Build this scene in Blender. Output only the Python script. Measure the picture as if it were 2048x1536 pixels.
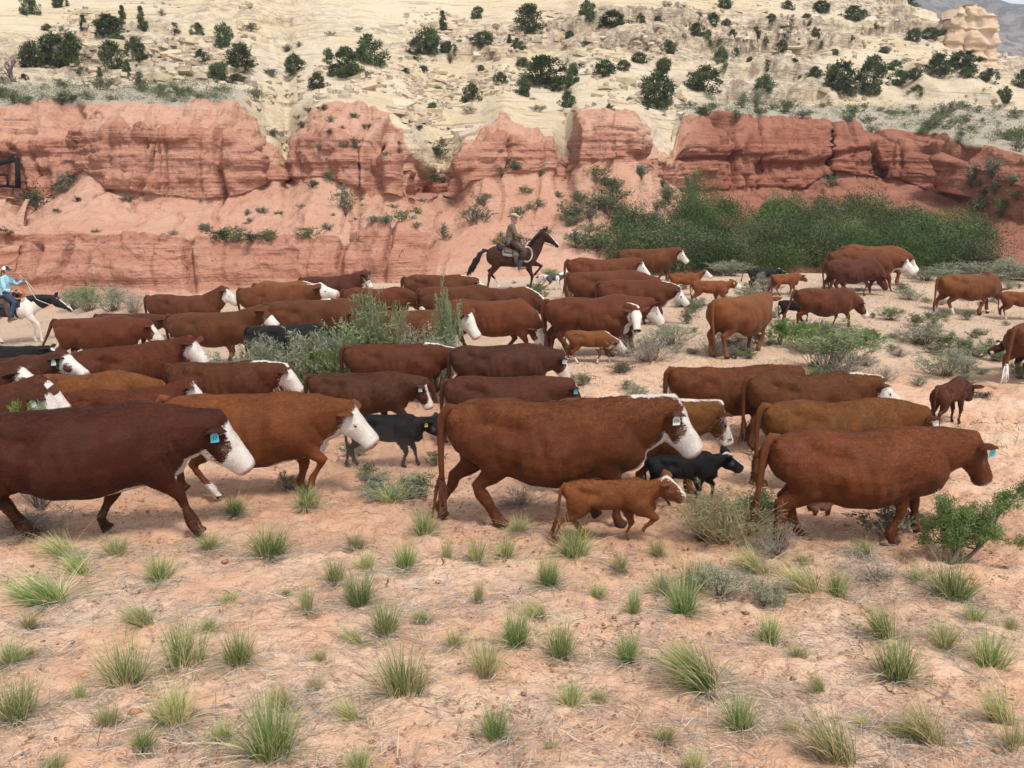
import bpy, math, random
import numpy as np
from mathutils import Vector, Matrix

for _o in list(bpy.data.objects):
    bpy.data.objects.remove(_o, do_unlink=True)
SC = bpy.context.scene
COL = SC.collection
R = math.radians
RNG = np.random.default_rng(7)

# ---------------------------------------------------------------- camera, world, sun, exposure
F_PX, CX, CY = 1774.0, 1024.0, 768.0          # survey constants of the photograph (2048 x 1536)
CAM_H, HORIZON = 3.6, 360.0
PITCH = math.atan((CY - HORIZON) / F_PX)
cam_data = bpy.data.cameras.new('camera')
cam_data.sensor_width = 36.0
cam_data.lens = 36.0 * F_PX / 2048.0
cam_data.clip_start = 0.1
cam_data.clip_end = 6000.0
cam = bpy.data.objects.new('camera', cam_data)
COL.objects.link(cam)
cam.location = (0, 0, CAM_H)
cam.rotation_euler = (R(90) - PITCH, 0, 0)
SC.camera = cam

SUN_EL, SUN_AZ = R(58), R(150)                # azimuth clockwise from +Y (the way the camera looks)
world = bpy.data.worlds.new('World')
SC.world = world
world.use_nodes = True
_nt = world.node_tree
_nt.nodes.clear()
_out = _nt.nodes.new('ShaderNodeOutputWorld')
_bg = _nt.nodes.new('ShaderNodeBackground')
_sky = _nt.nodes.new('ShaderNodeTexSky')
_sky.sky_type = 'NISHITA'
_sky.sun_disc = False
_sky.sun_elevation = SUN_EL
_sky.sun_rotation = SUN_AZ
_sky.altitude = 1600
_sky.air_density = 1.0
_sky.dust_density = 4.0
_sky.ozone_density = 1.0
_hs = _nt.nodes.new('ShaderNodeHueSaturation')   # thin high cloud: greyer than a clear sky
_hs.inputs['Saturation'].default_value = 0.22
_bg.inputs['Strength'].default_value = 0.14
_nt.links.new(_sky.outputs[0], _hs.inputs['Color'])
_nt.links.new(_hs.outputs[0], _bg.inputs['Color'])
_nt.links.new(_bg.outputs[0], _out.inputs['Surface'])

sun_data = bpy.data.lights.new('sun', 'SUN')
sun_data.energy = 2.1
sun_data.angle = R(14)
sun_data.color = (1.0, 0.95, 0.87)
sun = bpy.data.objects.new('sun', sun_data)
COL.objects.link(sun)
_d = Vector((math.sin(SUN_AZ) * math.cos(SUN_EL), math.cos(SUN_AZ) * math.cos(SUN_EL), math.sin(SUN_EL)))
sun.rotation_euler = _d.to_track_quat('Z', 'Y').to_euler()
sun.location = (0, 0, 60)

SC.view_settings.view_transform = 'Standard'
SC.view_settings.look = 'None'
SC.view_settings.gamma = 1.0
SC.view_settings.use_curve_mapping = False
SC.view_settings.exposure = 0.80
SC.render.engine = 'CYCLES'
SC.cycles.max_bounces = 6
SC.cycles.diffuse_bounces = 3
SC.cycles.glossy_bounces = 2
SC.cycles.transmission_bounces = 3
SC.cycles.transparent_max_bounces = 6

# ---------------------------------------------------------------- survey helpers
_cp, _sp = math.cos(PITCH), math.sin(PITCH)
def ray(px, py):
    u = (np.asarray(px, float) - CX) / F_PX
    v = (CY - np.asarray(py, float)) / F_PX
    return u, _cp + v * _sp, -_sp + v * _cp
def at(px, py, Y):
    """World point seen at photograph pixel px, py, standing Y metres ahead of the camera."""
    dx, dy, dz = ray(px, py)
    t = Y / dy
    return dx * t, Y + 0 * t, CAM_H + dz * t
def project(P):
    P = np.asarray(P, float)
    x, y, z = P[..., 0], P[..., 1], P[..., 2] - CAM_H
    dep = y * _cp - z * _sp
    up = y * _sp + z * _cp
    return CX + F_PX * x / dep, CY - F_PX * up / dep, dep

# ---------------------------------------------------------------- noise
def _hash(ix, iy, iz, seed):
    h = (ix.astype(np.int64) * 374761393 + iy.astype(np.int64) * 668265263 + iz.astype(np.int64) * 2147483647 + seed * 974634777) & 0xFFFFFFFF
    h = ((h ^ (h >> 13)) * 1274126177) & 0xFFFFFFFF
    h = ((h ^ (h >> 16)) * 2246822519) & 0xFFFFFFFF
    return ((h ^ (h >> 15)) & 0xFFFFFF) / float(0xFFFFFF)
def vnoise(x, y, z=0.0, seed=0):
    x, y, z = np.broadcast_arrays(np.asarray(x, float), np.asarray(y, float), np.asarray(z, float))
    ix, iy, iz = np.floor(x), np.floor(y), np.floor(z)
    fx, fy, fz = x - ix, y - iy, z - iz
    fx, fy, fz = [f * f * f * (f * (f * 6 - 15) + 10) for f in (fx, fy, fz)]
    r = 0
    for a in (0, 1):
        for b in (0, 1):
            for c in (0, 1):
                w = (fx if a else 1 - fx) * (fy if b else 1 - fy) * (fz if c else 1 - fz)
                r = r + w * _hash(ix + a, iy + b, iz + c, seed)
    return r * 2 - 1
def fbm(x, y, z=0.0, oct=4, seed=0, gain=0.5):
    r, a, f, s = 0, 1.0, 1.0, 0.0
    for k in range(oct):
        r = r + a * vnoise(np.asarray(x) * f, np.asarray(y) * f, np.asarray(z) * f, seed + 17 * k)
        s += a
        a *= gain
        f *= 2.03
    return r / s
def sstep(a, b, x):
    t = np.clip((np.asarray(x, float) - a) / (b - a), 0, 1)
    return t * t * (3 - 2 * t)

# ---------------------------------------------------------------- mesh helpers
class MB:
    """Collects vertices and faces (and a colour per vertex) for ONE mesh object."""
    def __init__(self):
        self.v, self.f, self.c, self.n = [], [], [], 0
    def add(self, v, f, col=None):
        v = np.asarray(v, float).reshape(-1, 3)
        self.v.append(v)
        for q in f:
            self.f.append(tuple(int(i) + self.n for i in q))
        if col is None:
            col = (0, 0, 0, 1)
        col = np.asarray(col, float)
        if col.ndim == 1:
            if len(col) == 3:
                col = np.append(col, 1)
            col = np.tile(col, (len(v), 1))
        self.c.append(col)
        self.n += len(v)
    def tube(self, pts, rad, n=8, lat=None, col=None, cap=True, sq=2.0):
        v, f = tube_geo(pts, rad, n, lat, cap, sq)
        self.add(v, f, col)
    def ellipsoid(self, c, r, n=12, m=8, col=None, axes=None):
        v, f = ellipsoid_geo(c, r, n, m, axes)
        self.add(v, f, col)
    def box(self, c, s, col=None, axes=None):
        c = np.asarray(c, float)
        A = np.eye(3) if axes is None else np.asarray(axes, float)
        v = [c + A[0] * a * s[0] / 2 + A[1] * b * s[1] / 2 + A[2] * d * s[2] / 2 for a in (-1, 1) for b in (-1, 1) for d in (-1, 1)]
        self.add(v, [(0, 1, 3, 2), (4, 6, 7, 5), (0, 4, 5, 1), (2, 3, 7, 6), (0, 2, 6, 4), (1, 5, 7, 3)], col)
    def arrays(self):
        return np.concatenate(self.v), self.f, np.concatenate(self.c)
    def build(self, name, mat, parent=None, smooth=True, attr='tint'):
        v, f, c = self.arrays()
        return mesh_obj(name, v, f, mat, parent, smooth, {attr: c})

def make_mesh(name, v, f, smooth=True, attrs=None):
    me = bpy.data.meshes.new(name)
    v = np.asarray(v, float)
    if isinstance(f, np.ndarray):
        nf, k = f.shape
        me.vertices.add(len(v))
        me.vertices.foreach_set('co', v.astype(np.float32).ravel())
        me.loops.add(nf * k)
        me.polygons.add(nf)
        me.loops.foreach_set('vertex_index', f.astype(np.int32).ravel())
        me.polygons.foreach_set('loop_start', np.arange(0, nf * k, k, dtype=np.int32))
        me.polygons.foreach_set('loop_total', np.full(nf, k, dtype=np.int32))
        me.update(calc_edges=True)
    else:
        me.from_pydata([tuple(p) for p in v], [], f)
        me.update()
    if smooth:
        me.polygons.foreach_set('use_smooth', np.ones(len(me.polygons), bool))
    for k, a in (attrs or {}).items():
        if a is None:
            continue
        at_ = me.attributes.new(k, 'FLOAT_COLOR', 'POINT')
        at_.data.foreach_set('color', np.asarray(a, np.float32).ravel())
    return me
def link(name, me, mat=None, parent=None):
    o = bpy.data.objects.new(name, me)
    COL.objects.link(o)
    if mat is not None:
        me.materials.clear()
        me.materials.append(mat)
    if parent is not None:
        o.parent = parent
    return o
def mesh_obj(name, v, f, mat=None, parent=None, smooth=True, attrs=None):
    return link(name, make_mesh(name, v, f, smooth, attrs), mat, parent)
def empty(name, loc=(0, 0, 0), rz=0.0, s=1.0):
    o = bpy.data.objects.new(name, None)
    COL.objects.link(o)
    o.location = loc
    o.rotation_euler = (0, 0, rz)
    o.scale = (s, s, s)
    o.empty_display_size = 0.2
    return o
def tag(o, label=None, cat=None, group=None, kind=None):
    if label: o['label'] = label
    if cat: o['category'] = cat
    if group: o['group'] = group
    if kind: o['kind'] = kind
    return o
def copy_tree(o, parent=None):
    c = o.copy()
    COL.objects.link(c)
    c.parent = parent
    for ch in o.children:
        copy_tree(ch, c)
    return c

def _nrm(a):
    a = np.asarray(a, float)
    return a / (np.linalg.norm(a) + 1e-12)
def tube_geo(pts, rad, n=8, lat=None, cap=True, sq=2.0):
    """Closed loft. rad: number or (lateral, other) per point. lat: fixed lateral axis, or None."""
    P = np.asarray(pts, float)
    m = len(P)
    T = np.gradient(P, axis=0)
    V = []
    th = np.linspace(0, 2 * math.pi, n, endpoint=False)
    c, s = np.cos(th), np.sin(th)
    if sq != 2.0:
        c = np.sign(c) * np.abs(c) ** (2 / sq)
        s = np.sign(s) * np.abs(s) ** (2 / sq)
    prev = None
    for i in range(m):
        t = _nrm(T[i])
        if lat is not None:
            a = np.asarray(lat, float)
        elif prev is not None:
            a = prev
        else:
            a = np.cross(t, (0, 0, 1.0))
            if np.linalg.norm(a) < 1e-3:
                a = np.array((0, 1.0, 0))
        a = _nrm(a - t * np.dot(a, t))
        prev = a
        b = np.cross(a, t)
        r = rad[i] if hasattr(rad, '__len__') else rad
        ra, rb = r if hasattr(r, '__len__') else (r, r)
        V.append(P[i] + np.outer(c * ra, a) + np.outer(s * rb, b))
    F = []
    for i in range(m - 1):
        for k in range(n):
            F.append((i * n + k, i * n + (k + 1) % n, (i + 1) * n + (k + 1) % n, (i + 1) * n + k))
    V = np.concatenate(V)
    if cap:
        V = np.concatenate([V, P[:1], P[-1:]])
        for k in range(n):
            F.append((m * n, (k + 1) % n, k))
            F.append((m * n + 1, (m - 1) * n + k, (m - 1) * n + (k + 1) % n))
    return V, F
def ellipsoid_geo(c, r, n=12, m=8, axes=None):
    A = np.eye(3) if axes is None else np.asarray(axes, float)
    V = [np.asarray(c, float) - A[2] * r[2]]
    for i in range(1, m):
        ph = math.pi * i / m - math.pi / 2
        for k in range(n):
            th = 2 * math.pi * k / n
            V.append(np.asarray(c, float) + A[0] * r[0] * math.cos(ph) * math.cos(th) + A[1] * r[1] * math.cos(ph) * math.sin(th) + A[2] * r[2] * math.sin(ph))
    V.append(np.asarray(c, float) + A[2] * r[2])
    F = []
    for k in range(n):
        F.append((0, 1 + (k + 1) % n, 1 + k))
        F.append((len(V) - 1, 1 + (m - 2) * n + k, 1 + (m - 2) * n + (k + 1) % n))
    for i in range(m - 2):
        for k in range(n):
            a, b = 1 + i * n + k, 1 + i * n + (k + 1) % n
            F.append((a, b, b + n, a + n))
    return np.array(V), F
def remesh(v, f, voxel, smooth_it=5, factor=0.5):
    """Fuse overlapping closed shells into one continuous skin; returns verts, quad faces, normals."""
    me = make_mesh('tmp', v, f, False)
    o = bpy.data.objects.new('tmp', me)
    COL.objects.link(o)
    m = o.modifiers.new('r', 'REMESH')
    m.mode = 'VOXEL'
    m.voxel_size = voxel
    m.adaptivity = 0
    s = o.modifiers.new('s', 'SMOOTH')
    s.iterations = smooth_it
    s.factor = factor
    dg = bpy.context.evaluated_depsgraph_get()
    ev = o.evaluated_get(dg)
    em = ev.to_mesh()
    nv, nf = len(em.vertices), len(em.polygons)
    co = np.empty(nv * 3, np.float32)
    em.vertices.foreach_get('co', co)
    no = np.empty(nv * 3, np.float32)
    em.vertices.foreach_get('normal', no)
    fi = np.empty(nf * 4, np.int32)
    em.loops.foreach_get('vertex_index', fi)
    co, no, fi = co.reshape(-1, 3).astype(float), no.reshape(-1, 3).astype(float), fi.reshape(-1, 4).copy()
    ev.to_mesh_clear()
    bpy.data.objects.remove(o, do_unlink=True)
    bpy.data.meshes.remove(me)
    return co, fi, no

# ---------------------------------------------------------------- material helper
class NT:
    def __init__(self, name):
        self.m = bpy.data.materials.new(name)
        self.m.use_nodes = True
        self.t = self.m.node_tree
        self.t.nodes.clear()
        self.out = self.t.nodes.new('ShaderNodeOutputMaterial')
        self.b = self.t.nodes.new('ShaderNodeBsdfPrincipled')
        self.t.links.new(self.b.outputs[0], self.out.inputs[0])
        self.b.inputs['Specular IOR Level'].default_value = 0.2
        self.b.inputs['Roughness'].default_value = 0.9
    def n(self, typ, **kw):
        nd = self.t.nodes.new('ShaderNode' + typ)
        for k, v in kw.items():
            setattr(nd, k, v)
        return nd
    def set(self, sock, val):
        if isinstance(val, bpy.types.NodeSocket):
            self.t.links.new(val, sock)
        else:
            if hasattr(sock.default_value, '__len__') and len(sock.default_value) == 4 and len(val) == 3:
                val = tuple(val) + (1,)
            sock.default_value = val
    def attr(self, name):
        a = self.n('Attribute', attribute_name=name)
        return a.outputs['Color']
    def sep(self, c):
        s = self.n('SeparateColor')
        self.set(s.inputs[0], c)
        return s.outputs
    def coord(self, kind='Object'):
        return self.n('TexCoord').outputs[kind]
    def map(self, vec, scale=(1, 1, 1), rot=(0, 0, 0), loc=(0, 0, 0)):
        m = self.n('Mapping')
        self.set(m.inputs['Vector'], vec)
        m.inputs['Scale'].default_value = scale
        m.inputs['Rotation'].default_value = rot
        m.inputs['Location'].default_value = loc
        return m.outputs[0]
    def noise(self, vec, scale, detail=4, rough=0.55, dist=0.0, out='Fac'):
        t = self.n('TexNoise')
        self.set(t.inputs['Vector'], vec)
        t.inputs['Scale'].default_value = scale
        t.inputs['Detail'].default_value = detail
        t.inputs['Roughness'].default_value = rough
        t.inputs['Distortion'].default_value = dist
        return t.outputs[out]
    def voro(self, vec, scale, feature='F1', out='Distance', rand=1.0):
        t = self.n('TexVoronoi', feature=feature)
        self.set(t.inputs['Vector'], vec)
        t.inputs['Scale'].default_value = scale
        t.inputs['Randomness'].default_value = rand
        return t.outputs[out]
    def ramp(self, fac, stops):
        r = self.n('ValToRGB')
        self.set(r.inputs[0], fac)
        e = r.color_ramp.elements
        while len(e) < len(stops):
            e.new(0.5)
        for el, (p, c) in zip(e, stops):
            el.position = p
            el.color = (c, c, c, 1) if not hasattr(c, '__len__') else tuple(c) + (1,)
        return r.outputs[0]
    def math(self, op, a, b=0.0, c=0.0, clamp=False):
        m = self.n('Math', operation=op, use_clamp=clamp)
        self.set(m.inputs[0], a)
        self.set(m.inputs[1], b)
        self.set(m.inputs[2], c)
        return m.outputs[0]
    def mix(self, fac, a, b, blend='MIX'):
        m = self.n('Mix', data_type='RGBA', blend_type=blend)
        self.set(m.inputs[0], fac)
        self.set(m.inputs[6], a)
        self.set(m.inputs[7], b)
        return m.outputs[2]
    def rng(self, v, a, b, c=0.0, d=1.0):
        m = self.n('MapRange', interpolation_type='SMOOTHSTEP')
        self.set(m.inputs[0], v)
        for i, k in enumerate((a, b, c, d)):
            m.inputs[i + 1].default_value = k
        return m.outputs[0]
    def bump(self, h, dist=0.02, strength=1.0, normal=None):
        b = self.n('Bump')
        self.set(b.inputs['Height'], h)
        b.inputs['Distance'].default_value = dist
        b.inputs['Strength'].default_value = strength
        if normal is not None:
            self.set(b.inputs['Normal'], normal)
        return b.outputs[0]
    def color(self, c):
        self.set(self.b.inputs['Base Color'], c)
    def normal(self, n):
        self.set(self.b.inputs['Normal'], n)
def plain(name, col, rough=0.7, spec=0.3, var=0.25, scale=8.0, bump=0.0):
    M = NT(name)
    n = M.noise(M.coord(), scale, 5)
    M.color(M.mix(n, tuple(c * (1 - var) for c in col), tuple(min(1, c * (1 + var)) for c in col)))
    M.b.inputs['Roughness'].default_value = rough
    M.b.inputs['Specular IOR Level'].default_value = spec
    if bump:
        M.normal(M.bump(M.noise(M.coord(), scale * 5, 3), bump))
    return M.m
# ================================================================ GROUND
# surveyed ground heights: (photo x, depth, height)
_G = []
for _px in range(-900, 3000, 260):
    _G += [(_px, -6, 1.3), (_px, 0, 1.15), (_px, 3.0, 0.82), (_px, 4.6, 0.52), (_px, 5.5, 0.36), (_px, 6.3, 0.26), (_px, 7.4, 0.17), (_px, 8.6, 0.10), (_px, 9.6, -0.03)]
    _G += [(_px, 10.8, -0.18), (_px, 12.4, -0.30 if _px < 1500 else -0.18)]
for _px, _z14, _z18, _z24, _z30 in ((-900, -.45, -.6, -1.3, -1.3), (-500, -.4, -.55, -1.3, -1.3), (0, -.36, -.5, -1.25, -1.25), (300, -.45, -.58, -.75, -.6), (600, -.42, -.45, -.5, -.3),
                                    (900, -.36, -.3, -.2, -.05), (1150, -.28, -.12, -.02, .05), (1450, -.2, 0, .08, .15), (1750, -.16, -.05, .1, .18), (2000, -.15, -.25, -.25, -.1),
                                    (2400, -.2, -.3, -.3, -.2), (2900, -.2, -.3, -.3, -.2)):
    _G += [(_px, 14.2, _z14), (_px, 16, (_z14 + _z18) / 2), (_px, 18.2, _z18), (_px, 21, (_z18 + _z24) / 2), (_px, 24, _z24), (_px, 27, (_z24 + _z30) / 2), (_px, 30, _z30), (_px, 34, _z30), (_px, 40, _z30)]
_G = np.array(_G, float)
_Gy = _G[:, 1]
_Gx = (_G[:, 0] - CX) / F_PX * np.maximum(_Gy, 3.0)
def _warp(x, y):
    # near-logarithmic depth so that the surveyed rows are evenly weighted
    return np.asarray(x) / (np.maximum(y, 0) + 4.0), np.log(np.maximum(np.asarray(y), -5.0) + 8.0)
_gu, _gv = _warp(_Gx, _Gy)
_gz = _G[:, 2]
def ground_base(x, y):
    x = np.asarray(x, float); y = np.asarray(y, float)
    shp = np.broadcast(x, y).shape
    u, v = _warp(*np.broadcast_arrays(x, y))
    u, v = u.ravel(), v.ravel()
    out = np.empty(len(u))
    for i in range(0, len(u), 20000):
        w = np.exp(-((u[i:i + 20000, None] - _gu) / 0.085) ** 2 - ((v[i:i + 20000, None] - _gv) / 0.062) ** 2) + 1e-30
        out[i:i + 20000] = (w * _gz).sum(1) / w.sum(1)
    return out.reshape(shp)
def ground_edge(x):
    return 33.2 + 1.2 * fbm(np.asarray(x) * 0.12, 3.1, seed=5, oct=3) + np.where(np.asarray(x) > 8, 0.8, 0)
def ground_z(x, y):
    x = np.asarray(x, float); y = np.asarray(y, float)
    z = ground_base(x, y)
    z = z + 0.07 * fbm(x * 0.55, y * 0.55, seed=11, oct=3) * sstep(2, 5, y + 6)
    e = ground_edge(x)
    z = z - 2.6 * sstep(0.0, 5.0, y - e)
    return z
def build_ground():
    rows = [-6.0]
    while rows[-1] < 41:
        rows.append(rows[-1] + 0.0048 * (max(rows[-1], -3) + 6.0) * (2.2 if rows[-1] < 2.2 else (0.62 if rows[-1] < 8 else 1.0)))
    rows = np.array(rows)
    us = np.linspace(-0.82, 0.82, 460)
    Yg, U = np.meshgrid(rows, us, indexing='ij')
    Xg = U * (Yg + 3.2 * np.exp(-np.maximum(Yg, 0) / 4) + np.where(Yg < 0, -Yg * 1.2, 0) + 1.0)
    Z = ground_z(Xg, Yg)
    near = 1 - sstep(12, 22, Yg)
    clod = fbm(Xg * 3.1, Yg * 3.1, seed=31, oct=4)
    Z += near * (0.045 * clod + 0.022 * fbm(Xg * 11, Yg * 11, seed=37, oct=3))
    pock = vnoise(Xg * 5.5, Yg * 5.5, seed=41)
    trail = sstep(7.2, 8.4, Yg) * (1 - sstep(15, 19, Yg))
    Z -= (0.055 * sstep(0.35, 0.8, pock) + 0.035 * sstep(0.3, .7, vnoise(Xg * 9, Yg * 9, seed=43))) * (0.35 + 0.65 * trail) * near
    # dried mud plates with open cracks close to the camera
    nr, nc = Yg.shape
    V = np.stack([Xg, Yg, Z], -1).reshape(-1, 3)
    idx = np.arange(nr * nc).reshape(nr, nc)
    Fq = np.stack([idx[:-1, :-1], idx[:-1, 1:], idx[1:, 1:], idx[1:, :-1]], -1).reshape(-1, 4)
    # R: bare trodden trail, G: grassy litter cover, B: far flat
    bare = trail * sstep(-.45, .2, fbm(Xg * .25, Yg * .35, seed=51, oct=3) + .25)
    lit = sstep(-.05, .4, fbm(Xg * .9 + 3, Yg * .9, seed=53, oct=4) + .08) * (1 - .85 * trail)
    far = sstep(15, 21, Yg)
    sandR = np.exp(-(((Xg - 2.6) / 1.6) ** 2 + ((Yg - 15.4) / 1.5) ** 2)) + np.exp(-(((Xg - 7) / 2.5) ** 2 + ((Yg - 12.0) / 2.0) ** 2)) + np.exp(-(((Xg - 8.5) / 2.5) ** 2 + ((Yg - 14.0) / 2.0) ** 2))
    A = np.stack([np.clip(bare - 1.2 * sandR, 0, 1), lit, far * (1 - np.clip(sandR, 0, 1)), np.ones_like(lit)], -1).reshape(-1, 4)
    M = NT('desert_soil')
    co = M.coord('Object')
    r, g, b = M.sep(M.attr('zone'))[:3]
    n1 = M.noise(co, 1.3, 6, .6)
    n2 = M.noise(co, 9.0, 6, .65)
    n3 = M.noise(co, 42.0, 4, .65)
    base = M.mix(M.rng(n1, .35, .65), (.68, .405, .262), (.755, .525, .375))
    base = M.mix(M.math('MULTIPLY', r, .85), base, (.56, .315, .20))
    base = M.mix(M.math('MULTIPLY', b, .7), base, M.mix(M.rng(n2, .3, .7), (.47, .35, .255), (.56, .45, .335)))
    # darker damp-red crumbs and clods
    clo = M.math('MULTIPLY', M.rng(n2, .47, .62), M.rng(n3, .42, .60))
    base = M.mix(M.math('MULTIPLY', clo, .75), base, (.33, .15, .085))
    # grey weathered plant litter
    l2 = M.math('MULTIPLY', g, M.rng(M.noise(M.map(co, (1, 1, 1)), 16, 6, .7, 1.2), .46, .62))
    base = M.mix(M.math('MULTIPLY', l2, .55), base, M.mix(n3, (.34, .275, .23), (.56, .48, .40)))
    # hairline cracks between dried plates
    wv = M.n('VectorMath', operation='MULTIPLY_ADD')
    M.set(wv.inputs[0], M.noise(co, 3.0, 3, .6, out='Color'))
    wv.inputs[1].default_value = (.35, .35, .0)
    M.set(wv.inputs[2], co)
    cr = M.voro(M.map(wv.outputs[0], (1, 1, 0.01)), 1.9, 'DISTANCE_TO_EDGE')
    crack = M.math('MULTIPLY', M.rng(cr, .0, .010, 1, 0), M.rng(M.noise(co, .9, 2), .58, .66))
    base = M.mix(M.math('MULTIPLY', crack, .75), base, (.16, .07, .04))
    M.color(base)
    h = M.math('ADD', M.math('MULTIPLY', n2, .6), M.math('MULTIPLY', n3, .35))
    h = M.math('SUBTRACT', h, M.math('MULTIPLY', crack, .8))
    M.normal(M.bump(h, .07, 1.0))
    M.b.inputs['Roughness'].default_value = .95
    M.b.inputs['Specular IOR Level'].default_value = .1
    o = mesh_obj('ground', V, Fq, M.m, None, True, {'zone': A})
    tag(o, kind='structure')
    return o
build_ground()

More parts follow.
